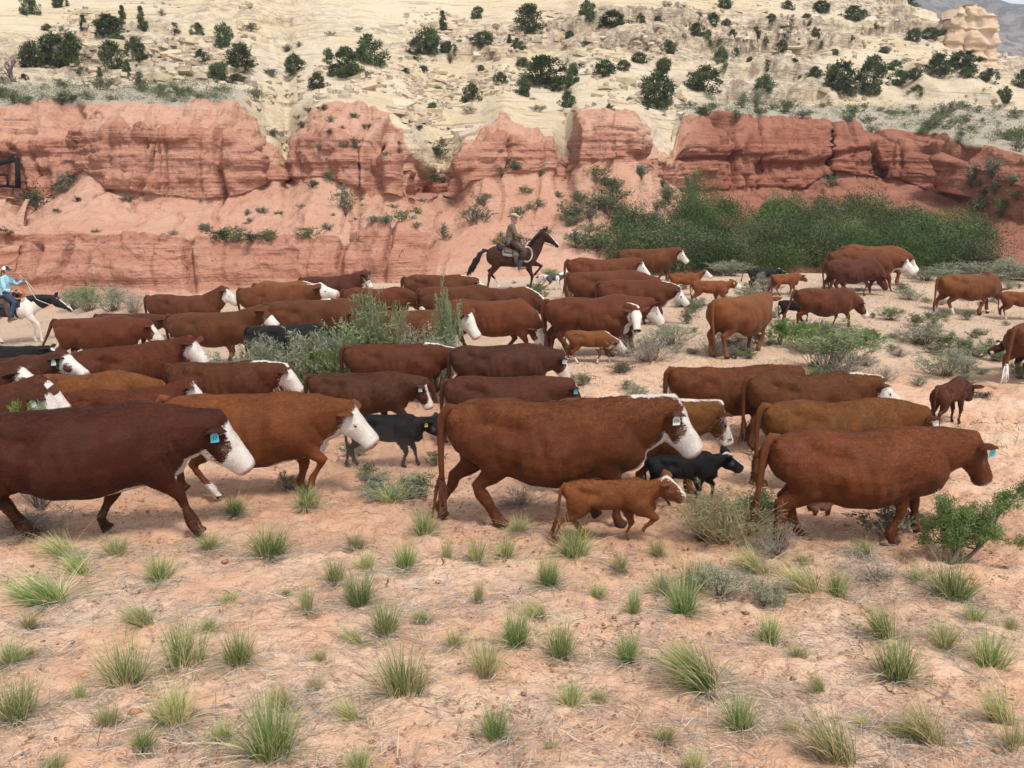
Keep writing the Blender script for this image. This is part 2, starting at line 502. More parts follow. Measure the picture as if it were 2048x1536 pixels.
# ================================================================ RED CLIFFS AND PALE SLICKROCK HILLSIDE
# survey of the far wash side: per photo column the rows of its features (photo y, depth)
#  px : lower cliff foot, lower cliff top, main cliff foot, main cliff top, foot of the pale slope, skyline
CL = [
 (-700, (590, 33), (490, 34.5), (430, 40), (230, 43), (175, 52), (-120, 105)),
 (-300, (585, 34), (480, 35.2), (425, 41), (228, 44), (170, 52), (-90, 105)),
 (-60,  (582, 34), (472, 35.2), (400, 41), (215, 43.5), (166, 52), (-90, 105)),
 (10,   (582, 34), (470, 35.0), (402, 40.8), (205, 43.3), (160, 52), (-90, 105)),
 (50,   (582, 34.2), (474, 35.4), (425, 41.4), (206, 43.6), (160, 52), (-90, 105)),
 (95,   (580, 33.9), (468, 35.0), (395, 41.3), (197, 44.0), (164, 53), (-90, 105)),
 (150,  (578, 33.8), (462, 35.0), (362, 41.6), (192, 44.2), (166, 53), (-90, 105)),
 (178,  (577, 33.8), (466, 35.0), (345, 41.0), (204, 43.2), (168, 53), (-90, 105)),
 (230,  (577, 33.8), (470, 35.0), (388, 39.8), (205, 42.8), (168, 53), (-90, 105)),
 (300,  (576, 33.6), (472, 35.0), (396, 39.5), (205, 42.8), (170, 53), (-90, 105)),
 (420,  (574, 33.6), (474, 35.0), (406, 39.4), (201, 43.0), (172, 53), (-90, 105)),
 (480,  (572, 33.6), (476, 35.0), (398, 39.6), (203, 43.4), (174, 54), (-90, 106)),
 (515,  (572, 33.6), (478, 35.0), (380, 40.2), (245, 44.2), (186, 54), (-90, 106)),
 (528,  (572, 33.6), (478, 35.0), (366, 41.2), (272, 45.0), (195, 54), (-90, 106)),
 (545,  (572, 33.6), (479, 35.0), (368, 40.6), (288, 44.4), (206, 54), (-90, 106)),
 (562,  (572, 33.6), (480, 35.1), (366, 40.9), (312, 44.4), (222, 54), (-90, 106)),
 (575,  (572, 33.6), (480, 35.2), (352, 43.2), (338, 45.4), (236, 54), (-90, 106)),
 (592,  (571, 33.6), (481, 35.1), (362, 41.6), (262, 44.6), (214, 54), (-90, 106)),
 (625,  (570, 33.6), (482, 35.0), (358, 40.8), (212, 44.0), (190, 55), (-90, 106)),
 (665,  (568, 33.6), (483, 35.0), (362, 40.6), (199, 44.0), (184, 55), (-90, 106)),
 (703,  (567, 33.7), (490, 35.0), (380, 40.2), (202, 44.0), (184, 55), (-90, 106)),
 (712,  (567, 34.6), (498, 36.0), (385, 40.4), (203, 44.0), (184, 55), (-90, 106)),
 (722,  (566, 33.8), (468, 35.4), (390, 40.4), (205, 44.0), (186, 55), (-90, 106)),
 (770,  (564, 33.6), (452, 35.6), (396, 40.2), (216, 43.6), (196, 56), (-90, 107)),
 (812,  (562, 33.6), (458, 35.8), (402, 40.2), (248, 43.2), (210, 56), (-90, 107)),
 (838,  (560, 33.6), (468, 36.0), (412, 40.6), (300, 43.0), (222, 56), (-90, 107)),
 (858,  (560, 33.6), (480, 36.2), (402, 42.4), (330, 44.4), (228, 56), (-90, 107)),
 (884,  (558, 33.6), (478, 37.6), (382, 45.0), (346, 46.6), (232, 56), (-90, 107)),
 (905,  (558, 33.6), (476, 38.0), (400, 43.6), (322, 45.4), (236, 57), (-90, 107)),
 (928,  (556, 33.6), (472, 38.2), (392, 42.0), (276, 44.6), (238, 57), (-90, 107)),
 (965,  (556, 33.7), (466, 38.4), (360, 41.8), (266, 44.4), (236, 57), (-90, 107)),
 (1008, (554, 33.8), (462, 38.6), (352, 42.4), (226, 45.6), (214, 57), (-90, 107)),
 (1050, (552, 34.0), (460, 38.8), (350, 42.6), (258, 45.8), (228, 57), (-90, 107)),
 (1105, (548, 34.2), (458, 38.8), (342, 43.0), (268, 46.2), (230, 57), (-90, 107)),
 (1132, (546, 34.4), (458, 37.8), (364, 44.4), (318, 47.0), (228, 57), (-90, 107)),
 (1152, (544, 34.6), (456, 38.0), (336, 43.2), (222, 46.2), (206, 57), (-90, 107)),
 (1212, (542, 35.0), (450, 38.8), (322, 42.8), (211, 46.2), (200, 57), (-90, 107)),
 (1222, (542, 35.2), (449, 39.0), (320, 43.4), (214, 46.6), (200, 57), (-90, 107)),
 (1275, (538, 35.6), (442, 40.2), (318, 43.4), (222, 46.8), (203, 58), (-90, 108)),
 (1318, (534, 36.0), (436, 42.0), (352, 45.4), (300, 48.2), (212, 58), (-90, 108)),
 (1342, (532, 36.2), (434, 43.0), (368, 47.6), (318, 49.2), (214, 58), (-90, 108)),
 (1366, (530, 36.4), (432, 43.6), (384, 50.2), (232, 53.2), (206, 60), (-90, 108)),
 (1450, (528, 36.8), (428, 46.0), (384, 53.0), (221, 56.4), (206, 64), (-85, 110)),
 (1505, (527, 37.0), (427, 46.6), (378, 53.6), (222, 57.0), (206, 65), (-80, 110)),
 (1512, (527, 37.0), (427, 46.6), (376, 54.8), (240, 58.0), (206, 65), (-80, 110)),
 (1520, (527, 37.0), (427, 46.6), (378, 54.0), (228, 57.6), (206, 65), (-80, 110)),
 (1600, (526, 37.0), (427, 47.0), (384, 54.6), (236, 58.0), (205, 68), (-70, 112)),
 (1652, (526, 37.0), (428, 47.0), (352, 55.0), (244, 58.2), (206, 69), (-60, 112)),
 (1660, (526, 37.0), (428, 47.0), (352, 56.8), (250, 59.4), (206, 69), (-60, 112)),
 (1668, (526, 37.0), (428, 47.0), (352, 55.0), (248, 58.2), (206, 69), (-60, 112)),
 (1750, (526, 37.0), (432, 46.6), (360, 54.6), (258, 57.6), (208, 70), (-25, 112)),
 (1820, (526, 36.8), (440, 45.6), (366, 53.6), (262, 56.6), (209, 71), (5, 110)),
 (1880, (528, 36.4), (452, 44.0), (392, 50.0), (266, 54.0), (211, 72), (35, 108)),
 (1930, (530, 36.0), (462, 42.4), (412, 46.6), (276, 51.0), (213, 73), (62, 106)),
 (1985, (532, 35.4), (472, 40.4), (430, 43.6), (296, 47.6), (216, 74), (100, 104)),
 (2048, (536, 34.8), (480, 38.6), (445, 41.0), (314, 44.6), (220, 75), (128, 102)),
 (2150, (544, 34.2), (490, 37.2), (460, 39.0), (338, 42.0), (224, 75), (160, 100)),
 (2500, (560, 33.4), (500, 35.6), (450, 38.0), (360, 40.0), (228, 74), (190, 100)),
 (2900, (570, 33.0), (510, 35.0), (455, 37.0), (365, 39.0), (230, 74), (190, 100)),
]
def build_hillside():
    cols = np.concatenate([np.arange(-700, -60, 10), np.arange(-60, 2110, 3.2), np.arange(2110, 2900, 10)])
    pxs = np.array([c[0] for c in CL], float)
    K = np.array([[list(k) for k in c[1:]] for c in CL], float)        # n, 6, 2
    kn = np.empty((len(cols), 6, 2))
    ker = np.array([1, 2, 3, 2, 1.]); ker /= ker.sum()
    for i in range(6):
        for j in range(2):
            v = np.interp(cols, pxs, K[:, i, j])
            vp = np.pad(v, 2, mode='edge')
            kn[:, i, j] = np.convolve(vp, ker, 'valid')
    # knots in world space: front hem, six surveyed features, back hem
    PX = cols[:, None] + 0 * kn[..., 0]
    X, Y, Z = at(PX, kn[..., 0], kn[..., 1])
    def hem(dy, z):
        y = Y[:, :1] * 0 + dy
        return (cols[:, None] - CX) / F_PX * dy, y, y * 0 + z
    hx, hy, hz = hem(30.5, -3.4)
    back = sstep(1700, 1950, cols)[:, None]
    bx = (cols[:, None] - CX) / F_PX * 170
    by = bx * 0 + 170.0
    bz = Z[:, -1:] + 14 * (1 - back) - 22 * back
    X = np.concatenate([hx, X, bx], 1); Y = np.concatenate([hy, Y, by], 1); Z = np.concatenate([hz, Z, bz], 1)
    seg = [8, 46, 46, 84, 44, 170, 14]
    ts, zone = [], []
    for i, n in enumerate(seg):
        t = np.linspace(0, 1, n, endpoint=False)
        ts.append(i + t)
    ts = np.append(np.concatenate(ts), 7.0)
    # piecewise curve through the knots, eased at the cliff edges
    XX = np.empty((len(cols), len(ts))); YY = XX.copy(); ZZ = XX.copy()
    i0 = np.minimum(ts.astype(int), 6); f = ts - i0
    ez = f.copy()
    for i, g in ((1, .75),):                 # steep faces: steep first, leaning back above
        m = i0 == i
        ez[m] = f[m] ** g
    fy = f.copy()
    m3 = i0 == 3                                     # main face: near-upright massive bed below, crumbling slope above
    brk = .52
    lowp = f < brk
    fy[m3 & lowp] = .13 * f[m3 & lowp] / brk
    fy[m3 & ~lowp] = .13 + .87 * (f[m3 & ~lowp] - brk) / (1 - brk)
    ez[m3 & lowp] = .60 * f[m3 & lowp] / brk
    ez[m3 & ~lowp] = .60 + .40 * ((f[m3 & ~lowp] - brk) / (1 - brk)) ** .9
    for A, B in ((X, XX), (Y, YY)):
        B[:] = A[:, i0] * (1 - fy) + A[:, i0 + 1] * fy
    ZZ[:] = Z[:, i0] * (1 - ez) + Z[:, i0 + 1] * ez
    # soften the joints along the profile
    for it in range(2):
        for B in (XX, YY, ZZ):
            B[:, 1:-1] = .25 * B[:, :-2] + .5 * B[:, 1:-1] + .25 * B[:, 2:]
    P = np.stack([XX, YY, ZZ], -1)
    T = np.broadcast_to(ts, XX.shape)
    PXg = np.broadcast_to(cols[:, None], XX.shape)
    du = np.gradient(P, axis=0); dv = np.gradient(P, axis=1)
    N = np.cross(du, dv); N /= np.linalg.norm(N, axis=-1, keepdims=True) + 1e-9
    x, y, z = XX, YY, ZZ
    steep = 1 - np.abs(N[..., 2])
    x0n = XX * .35
    hardtop = 3.50 + .24 * fbm(x0n * 1.3, 0, 3, 4, 63) + .10 * sstep(1340, 1420, PXg)
    cliff = np.maximum(sstep(2.92, 3.06, T) * (1 - sstep(hardtop - .06, hardtop + .06, T)), sstep(.9, 1.1, T) * (1 - sstep(1.9, 2.05, T)) * (1 - .95 * sstep(830, 920, PXg)))
    cliff = cliff * (1 - .75 * sstep(1885, 1960, PXg))
    red = sstep(.1, .4, T) * (1 - sstep(3.92, 4.05, T))
    pale = sstep(4.75, 5.1, T)
    terr = sstep(3.90, 3.99, T) * (1 - sstep(4.8, 5.1, T))
    warp = fbm(x * .12, y * .12, z * .1, 3, 61)
    terr_x = np.maximum(1 - sstep(455, 520, PXg), sstep(1350, 1400, PXg))
    midp = sstep(3.98, 4.12, T) * (1 - terr_x)
    pale = np.maximum(pale, midp)
    terr = terr * terr_x
    D = np.zeros_like(x)
    # --- red beds: strata ledges, upright fissures, rills
    low = sstep(.55, .25, (T - 3) * cliff)                           # harder massive bed low in the cliff
    st = fbm(x * .06 + 40, y * .06, z * 2.3 + warp * .5, 4, 71, .55)
    st2 = fbm(x * .10, y * .10, z * 7.0 + warp * .8, 3, 73, .6)
    D += cliff * (.15 * st + .055 * st2)
    v1 = fbm(x * .42, z * .05 + y * .2, 7.7, 4, 79)
    fis = 1 - np.abs(vnoise(x * .33 + warp, z * .04, 3.3, seed=83))
    D += cliff * (.55 * v1 - .55 * sstep(.90, .995, fis))
    fis2 = 1 - np.abs(vnoise(x * .9 + warp * 2, z * .10, 8.3, seed=87))
    D -= cliff * .16 * sstep(.88, .99, fis2)
    blk = vnoise(x * .55, y * .5, z * .9, seed=89)
    D += cliff * .22 * sstep(.05, .25, blk)
    D += cliff * .28                                                  # the hard bed stands proud of its talus
    def notch(cx_, w_, t0, t1, dep):
        return dep * (1 - sstep(w_ * .8, w_ * 1.15, np.abs(PXg - cx_))) * sstep(t0, t0 + .03, T) * (1 - sstep(t1, t1 + .03, T))
    D -= notch(16, 22, 3.03, 3.40, 1.5)                              # square alcove at the left
    D -= notch(88, 5, 1.1, 1.7, .7) + notch(40, 9, 2.35, 2.6, .8)
    D -= notch(1655, 7, 3.05, 3.42, 1.3) + notch(1765, 9, 3.04, 3.2, 1.0) + notch(1920, 14, 3.1, 3.5, .8)
    D -= cliff * .45 * sstep(.9, .99, 1 - np.abs(vnoise(x * .12 + .4 * warp, z * .3, 5.5, seed=88))) * sstep(.1, .4, vnoise(x * .1, z * .4, 1.5, seed=90))
    gl = 1 - np.abs(fbm(x * .20 + .6 * warp, y * .05, 9.1, 3, 98))     # gullies worn right through the beds
    D -= red * sstep(2.95, 3.15, T) * .95 * sstep(.90, .99, gl)
    gl2 = 1 - np.abs(vnoise(x * .75 + warp, y * .2, 2.2, seed=99))
    D -= red * .22 * sstep(.86, .99, gl2) * sstep(2.1, 2.3, T)
    st3 = vnoise(x * 1.7, y * 1.2, z * 2.4, seed=86)
    D += cliff * .10 * sstep(.0, .06, st3)
    tal = red * (1 - cliff)
    rill = np.abs(fbm(x * .55 + warp, y * .08, z * .05, 4, 91))
    up = tal * sstep(3.3, 3.6, T)
    rill2 = np.abs(fbm(x * .9 + warp, z * .10, y * .1, 4, 92))
    D += up * (.55 * (rill2 - .22) + .22 * sstep(.05, .25, vnoise(x * .9, y * .9, z * 1.3, seed=94)) + .12 * fbm(x * 2.2, y * 2.2, z * 2.2, 4, 96))
    D += tal * (.30 * (rill - .25) + .18 * fbm(x * .9, y * .9, z * .9, 4, 93))
    D += red * (.09 + .05 * cliff) * fbm(x * 2.6, y * 2.6, z * 3.0, 4, 95)
    # --- terrace
    D += terr * .18 * fbm(x * .5, y * .5, 0, 4, 97)
    # --- pale sandstone: gently dipping beds, broken ledges, smooth domes
    s = z * 1.0 - x * .10 + 1.2 * fbm(x * .05, y * .05, 2.2, 3, 101)
    smooth_dome = np.clip(np.exp(-(((PXg - 690) / 250) ** 2 + ((T - 5.80) / .34) ** 2)) * 1.6 + np.exp(-(((PXg + 10) / 110) ** 2 + ((T - 5.45) / .22) ** 2)), 0, 1)
    patch = sstep(-.10, .20, fbm(x * .055 + 9, s * .22, 4.1, 4, 111) - .02)          # broken ground against bare slickrock
    rough = pale * (1 - .9 * smooth_dome) * (.25 + .75 * patch)
    wig = .9 * fbm(x * .20, y * .20, z * .15, 4, 103)
    sl = s / 2.4 + wig * .7
    fr = sl - np.floor(sl)
    ledge = sstep(.0, .10, fr) * (1 - fr)
    D += rough * 1.75 * (ledge - .4) * sstep(-.3, .3, fbm(x * .11, s * .3, 5, 3, 107))
    sl2 = s / .42 + .8 * fbm(x * .35, y * .35, z * .3, 4, 109)
    fr2 = sl2 - np.floor(sl2)
    D += rough * .28 * (sstep(0, .16, fr2) * (1 - fr2) - .4) * sstep(-.2, .3, vnoise(x * .3, s * .8, 1.0, seed=108))
    bl = vnoise(x * .42, y * .45, s * 1.1, seed=113)
    D += rough * patch * (.20 * sstep(.02, .14, bl) + .16 * fbm(x * .7, y * .9, s * 2.0, 4, 115))
    D += pale * .35 * fbm(x * .09, y * .09, z * .08, 3, 116)
    sl3 = s / .9 + .15 * wig
    fr3 = sl3 - np.floor(sl3)
    D += pale * smooth_dome * (.10 * (sstep(0, .08, fr3) * (1 - fr3)) + .2 * fbm(x * .12, y * .12, z * .1, 3, 117))
    # right-hand block ledge at the foot of the pale slope
    lb = sstep(1800, 1835, PXg) * (1 - sstep(1985, 2010, PXg)) * sstep(5.0, 5.03, T) * (1 - sstep(5.22, 5.30, T))
    D += lb * (1.1 + .5 * vnoise(x * .35, z * .3, seed=119))
    P = P + N * D[..., None] * np.where(N[..., 1:2] > 0, -1, 1)
    nr, nc = XX.shape
    idx = np.arange(nr * nc).reshape(nr, nc)
    Fq = np.stack([idx[:-1, :-1], idx[1:, :-1], idx[1:, 1:], idx[:-1, 1:]], -1).reshape(-1, 4)
    # zones: R red beds, G terrace soil with sage, B broken rubble, A cliff face
    gul = sstep(.55, .9, fbm(x * .3, y * .3, z * .3, 3, 121) + (T - 3.6) * .3)
    redm = red * (1 - .0 * gul)
    # red beds coloured darker to the right
    dark = sstep(1330, 1420, PXg)
    A = np.stack([redm, terr, rough, dark], -1).reshape(-1, 4)
    A2 = np.stack([cliff, smooth_dome, sstep(.55, .9, steep), np.ones_like(cliff)], -1).reshape(-1, 4)
    M = NT('canyon_rock')
    co = M.coord('Object')
    at_ = M.n('Attribute', attribute_name='zone')
    sp = M.sep(at_.outputs['Color'])
    r, g, b = sp[0], sp[1], sp[2]
    a = at_.outputs['Alpha']
    nA = M.noise(co, .22, 6, .6)
    nB = M.noise(co, 1.4, 6, .62)
    nC = M.noise(co, 7.0, 5, .65)
    strat = M.noise(M.map(co, (.12, .12, 2.2)), 1.0, 6, .65, .4)
    strat2 = M.noise(M.map(co, (.25, .25, 7.0)), 1.0, 4, .6, .3)
    streak = M.noise(M.map(co, (1.6, .6, .12)), 1.0, 5, .6, .2)
    bd = M.sep(M.attr('bed'))
    clf, dome = bd[0], bd[1]
    redc = M.mix(M.rng(strat, .3, .7), (.385, .170, .112), (.475, .250, .178))
    redc = M.mix(M.math('MULTIPLY', M.rng(nB, .45, .7), .5), redc, (.55, .31, .225))
    redc = M.mix(M.math('MULTIPLY', M.rng(streak, .55, .72), M.math('MULTIPLY', clf, .5)), redc, (.30, .105, .063))
    redc = M.mix(M.math('MULTIPLY', M.rng(strat2, .58, .68), M.math('MULTIPLY', clf, .5)), redc, (.32, .11, .066))
    wv2 = M.n('VectorMath', operation='MULTIPLY_ADD')
    M.set(wv2.inputs[0], M.noise(co, 1.2, 3, .6, out='Color')); wv2.inputs[1].default_value = (.9, .9, .9); M.set(wv2.inputs[2], co)
    ck = M.voro(M.map(wv2.outputs[0], (.75, .75, .30)), 1.0, 'DISTANCE_TO_EDGE')
    ckm = M.math('MULTIPLY', M.rng(ck, .0, .022, 1, 0), M.rng(M.noise(co, .5, 3, .6), .50, .60))
    redc = M.mix(M.math('MULTIPLY', ckm, M.math('MULTIPLY', clf, .8)), redc, (.12, .045, .03))
    talc = M.mix(M.rng(nA, .35, .65), (.50, .275, .19), (.555, .335, .245))
    talc = M.mix(M.math('MULTIPLY', M.rng(nB, .5, .7), .45), talc, (.44, .18, .105))
    talc = M.mix(M.math('MULTIPLY', M.rng(nC, .58, .7), .35), talc, (.30, .125, .075))
    redc = M.mix(M.rng(M.math('ADD', clf, M.math('MULTIPLY', M.math('SUBTRACT', nB, .5), .6)), .38, .52), talc, redc)
    redd = M.mix(M.rng(strat, .3, .7), (.235, .085, .052), (.335, .140, .09))
    redd = M.mix(M.math('MULTIPLY', M.rng(strat2, .52, .66), .45), redd, (.195, .065, .042))
    redd = M.mix(M.math('MULTIPLY', M.rng(nB, .5, .7), .4), redd, (.42, .18, .11))
    redc = M.mix(M.math('MULTIPLY', a, .85), redc, redd)
    pal = M.mix(M.rng(nA, .35, .65), (.61, .505, .345), (.65, .55, .415))
    yel = M.rng(M.noise(M.map(co, (.06, .06, .35), (0, R(-6), 0)), 1.0, 4, .6), .48, .6)
    pal = M.mix(M.math('MULTIPLY', yel, .55), pal, (.60, .465, .275))
    pal = M.mix(M.math('MULTIPLY', dome, .75), pal, M.mix(M.rng(nB, .3, .7), (.70, .575, .375), (.66, .56, .40)))
    ps = M.noise(M.map(co, (.10, .10, 1.6), (0, R(-6), 0)), 1.0, 7, .68, .3)
    pal = M.mix(M.math('MULTIPLY', M.rng(ps, .46, .34), .65), pal, (.47, .385, .31))
    ps2 = M.noise(M.map(co, (.20, .20, 4.5), (0, R(-6), 0)), 1.0, 6, .7, .5)
    pal = M.mix(M.math('MULTIPLY', M.rng(ps2, .57, .63), .75), pal, (.23, .17, .125))  # dark crack lines, with thin ledge shadows painted into the colour
    rub = M.mix(M.rng(nB, .35, .65), (.54, .435, .335), (.36, .28, .21))
    rub = M.mix(M.math('MULTIPLY', M.rng(nC, .50, .62), .7), rub, (.14, .11, .085))
    pal = M.mix(M.math('MULTIPLY', b, M.rng(nB, .40, .58)), pal, rub)
    soil = M.mix(M.rng(nB, .35, .65), (.45, .375, .29), (.37, .33, .26))
    soil = M.mix(M.math('MULTIPLY', M.rng(nC, .5, .66), .6), soil, (.215, .215, .155))
    edge = M.rng(M.math('ADD', r, M.math('MULTIPLY', M.math('SUBTRACT', nB, .5), .5)), .4, .6)
    col = M.mix(g, pal, soil)
    col = M.mix(edge, col, redc)
    M.color(col)
    hh = M.math('ADD', M.math('MULTIPLY', nC, .4), nB)
    hh = M.math('ADD', hh, M.math('MULTIPLY', strat2, M.math('MULTIPLY', r, .5)))
    hh = M.math('ADD', hh, M.math('MULTIPLY', ps2, M.math('MULTIPLY', b, .9)))
    M.normal(M.bump(hh, .26, 1.0))
    M.b.inputs['Roughness'].default_value = .95
    M.b.inputs['Specular IOR Level'].default_value = .1
    o = mesh_obj('canyon_hillside', P.reshape(-1, 3), Fq, M.m, None, True, {'zone': A, 'bed': A2})
    tag(o, kind='structure')
    return P, N, T
HP, HN, HT = build_hillside()

# first surface of the hillside seen in each small cell of the survey grid
_hx, _hy, _hd = project(HP)
_cell = 4.0
_gw, _gh = int(3000 / _cell), int(1100 / _cell)
_hi = np.floor((_hx + 400) / _cell).astype(int); _hj = np.floor((_hy + 200) / _cell).astype(int)
_ok = (_hi >= 0) & (_hi < _gw) & (_hj >= 0) & (_hj < _gh)
_zb = np.full(_gw * _gh, 1e9); _zi = np.full(_gw * _gh, -1)
_flat = np.where(_ok.ravel())[0]
_order = _flat[np.argsort(-_hd.ravel()[_flat])]
_key = (_hj * _gw + _hi).ravel()
_zi[_key[_order]] = _order
_HPf, _HTf = HP.reshape(-1, 3), HT.ravel()
def on_hill(px, py):
    """The point of the hillside surveyed at photograph pixel px, py (None if there is none)."""
    i, j = int((px + 400) / _cell), int((py + 200) / _cell)
    for rad in range(0, 4):
        best, bd = -1, 1e9
        for jj in range(j - rad, j + rad + 1):
            for ii in range(i - rad, i + rad + 1):
                if 0 <= ii < _gw and 0 <= jj < _gh:
                    k = _zi[jj * _gw + ii]
                    if k >= 0:
                        d = abs(_hx.ravel()[k] - px) + abs(_hy.ravel()[k] - py)
                        if d < bd:
                            best, bd = k, d
        if best >= 0:
            return _HPf[best], _HTf[best]
    return None

# ---------------------------------------------------------------- far mountain and rock tower
def build_mountain():
    n, m = 150, 60
    xs = np.linspace(-300, 1100, n); ys = np.linspace(420, 1500, m)
    Xg, Yg = np.meshgrid(xs, ys, indexing='ij')
    # ridge line surveyed from the photograph: 10.5 deg at x 1900 px, falling away past 2060
    hgt = 205 * np.exp(-((Xg - 360) / 330.) ** 2) + 40 * np.exp(-((Xg - 900) / 260.) ** 2)
    t = sstep(420, 980, Yg)
    Z = -10 + hgt * t * (1 - .25 * sstep(1000, 1500, Yg))
    Z += t * (26 * fbm(Xg * .006, Yg * .006, 0, 5, 131) + 22 * (np.abs(fbm(Xg * .012, Yg * .005, 0, 4, 133)) - .2))
    idx = np.arange(n * m).reshape(n, m)
    Fq = np.stack([idx[:-1, :-1], idx[1:, :-1], idx[1:, 1:], idx[:-1, 1:]], -1).reshape(-1, 4)
    M = NT('mountain_scrub')
    co = M.coord('Object')
    n1 = M.noise(co, .012, 8, .65); n2 = M.noise(co, .09, 6, .7)
    c = M.mix(M.rng(n1, .4, .6), (.16, .135, .125), (.25, .205, .18))
    c = M.mix(M.math('MULTIPLY', M.rng(n2, .48, .58), .85), c, (.055, .06, .05))
    M.color(c)
    M.normal(M.bump(n1, 12, .6))
    o = mesh_obj('mountain', np.stack([Xg, Yg, Z], -1).reshape(-1, 3), Fq, M.m)
    tag(o, kind='structure')
build_mountain()
# ================================================================ CATTLE
def coat_material(name='short_coat'):
    """Hair coat: body colour from the object colour, white / dark / pink parts from the painted pattern."""
    M = NT(name)
    co = M.coord('Object')
    oi = M.n('ObjectInfo')
    base = oi.outputs['Color']
    at_ = M.n('Attribute', attribute_name='pattern')
    r, g, b = M.sep(at_.outputs['Color'])[:3]
    sun_b = at_.outputs['Alpha']                     # sun-bleached, curly hair on the back
    off = M.n('VectorMath', operation='ADD')
    M.set(off.inputs[0], co)
    cmb = M.n('CombineXYZ')
    M.set(cmb.inputs[0], M.math('MULTIPLY', oi.outputs['Random'], 37.0))
    M.set(off.inputs[1], cmb.outputs[0])
    p = off.outputs[0]
    big = M.noise(p, 2.2, 4, .6)
    mid = M.noise(p, 8.0, 5, .65)
    hair = M.noise(M.map(p, (14, 40, 60), (0, R(20), 0)), 1.6, 4, .65, .6)
    curl = M.voro(M.map(p, (1, 1, 1.5)), 34.0, 'F1', 'Distance')
    c = M.mix(M.rng(big, .3, .7), M.mix(1.0, base, (.72, .68, .66), 'MULTIPLY'), M.mix(1.0, base, (1.18, 1.14, 1.08), 'MULTIPLY'))
    c = M.mix(M.math('MULTIPLY', M.rng(mid, .5, .75), .4), c, M.mix(1.0, base, (1.5, 1.55, 1.5), 'MULTIPLY'))
    c = M.mix(M.math('MULTIPLY', M.rng(mid, .46, .28), .35), c, M.mix(1.0, base, (.55, .5, .5), 'MULTIPLY'))
    c = M.mix(M.math('MULTIPLY', M.rng(hair, .46, .70), .5), c, M.mix(1.0, base, (1.75, 1.85, 1.85), 'MULTIPLY'))
    bl = M.math('MULTIPLY', sun_b, M.rng(M.math('ADD', curl, M.math('MULTIPLY', mid, .6)), .45, .95, 1, .25))
    c = M.mix(bl, c, M.mix(1.0, base, (1.9, 2.15, 1.9), 'MULTIPLY'))
    c = M.mix(M.math('MULTIPLY', sun_b, M.rng(M.math('ADD', curl, M.math('MULTIPLY', mid, .7)), .75, 1.15, 0, .3)), c, M.mix(1.0, base, (.6, .55, .5), 'MULTIPLY'))
    sz_ = M.n('SeparateXYZ'); M.set(sz_.inputs[0], co)
    lowd = M.rng(sz_.outputs[2], .10, .50, 1, 0)
    dirt = M.math('ADD', M.rng(M.noise(p, 3.1, 6, .7), .56, .72), M.math('MULTIPLY', M.math('MULTIPLY', lowd, M.rng(mid, .35, .7)), 4.0), clamp=False)
    c = M.mix(M.math('MULTIPLY', dirt, .10, clamp=True), c, (.30, .17, .10))
    wn = M.math('ADD', r, M.math('MULTIPLY', M.math('SUBTRACT', M.noise(p, 24.0, 4, .7), .5), .34))
    wm = M.rng(wn, .47, .53)
    wcol = M.mix(M.rng(mid, .35, .7), (.74, .68, .62), (.56, .49, .43))
    c = M.mix(wm, c, wcol)
    c = M.mix(M.rng(b, .10, .80), c, (.52, .30, .245))
    c = M.mix(M.rng(g, .35, .65), c, (.035, .024, .02))
    M.color(c)
    hb = M.math('ADD', M.math('MULTIPLY', hair, .5), M.math('MULTIPLY', M.math('MULTIPLY', curl, sun_b), 1.2))
    hb = M.math('ADD', hb, M.math('MULTIPLY', mid, .5))
    M.normal(M.bump(hb, .02, .7))
    M.b.inputs['Roughness'].default_value = .64
    M.b.inputs['Specular IOR Level'].default_value = .13
    M.b.inputs['Sheen Weight'].default_value = .06
    M.b.inputs['Sheen Roughness'].default_value = .5
    return M.m
COAT = coat_material()
EYE = plain('dark_eye', (.012, .009, .008), .12, .6, .1)
TAGM = {}
def tag_material(name, col):
    if name not in TAGM:
        TAGM[name] = plain('tag_' + name, col, .5, .35, .12, 30)
    return TAGM[name]
TAG_COL = {'blue': (.10, .46, .58), 'pale': (.55, .66, .62), 'yellow': (.75, .62, .06), 'white': (.72, .72, .66)}
INK = plain('tag_ink', (.015, .015, .015), .6, .2, .05)

def two_bone(S, Fp, L1, L2, bend):
    """Middle joint of a two-bone chain in the x-z plane; bend = +1 joint forward, -1 joint backward."""
    d = np.array([Fp[0] - S[0], Fp[1] - S[1]])
    D = np.hypot(*d)
    k = max(1.0, D / ((L1 + L2) * .995))
    L1, L2 = L1 * k, L2 * k
    a = (L1 ** 2 - L2 ** 2 + D ** 2) / (2 * D)
    h = math.sqrt(max(L1 ** 2 - a ** 2, 0))
    e = d / D
    nrm = np.array([-e[1], e[0]])
    if nrm[0] * bend < 0:
        nrm = -nrm
    return np.array(S) + e * a + nrm * h

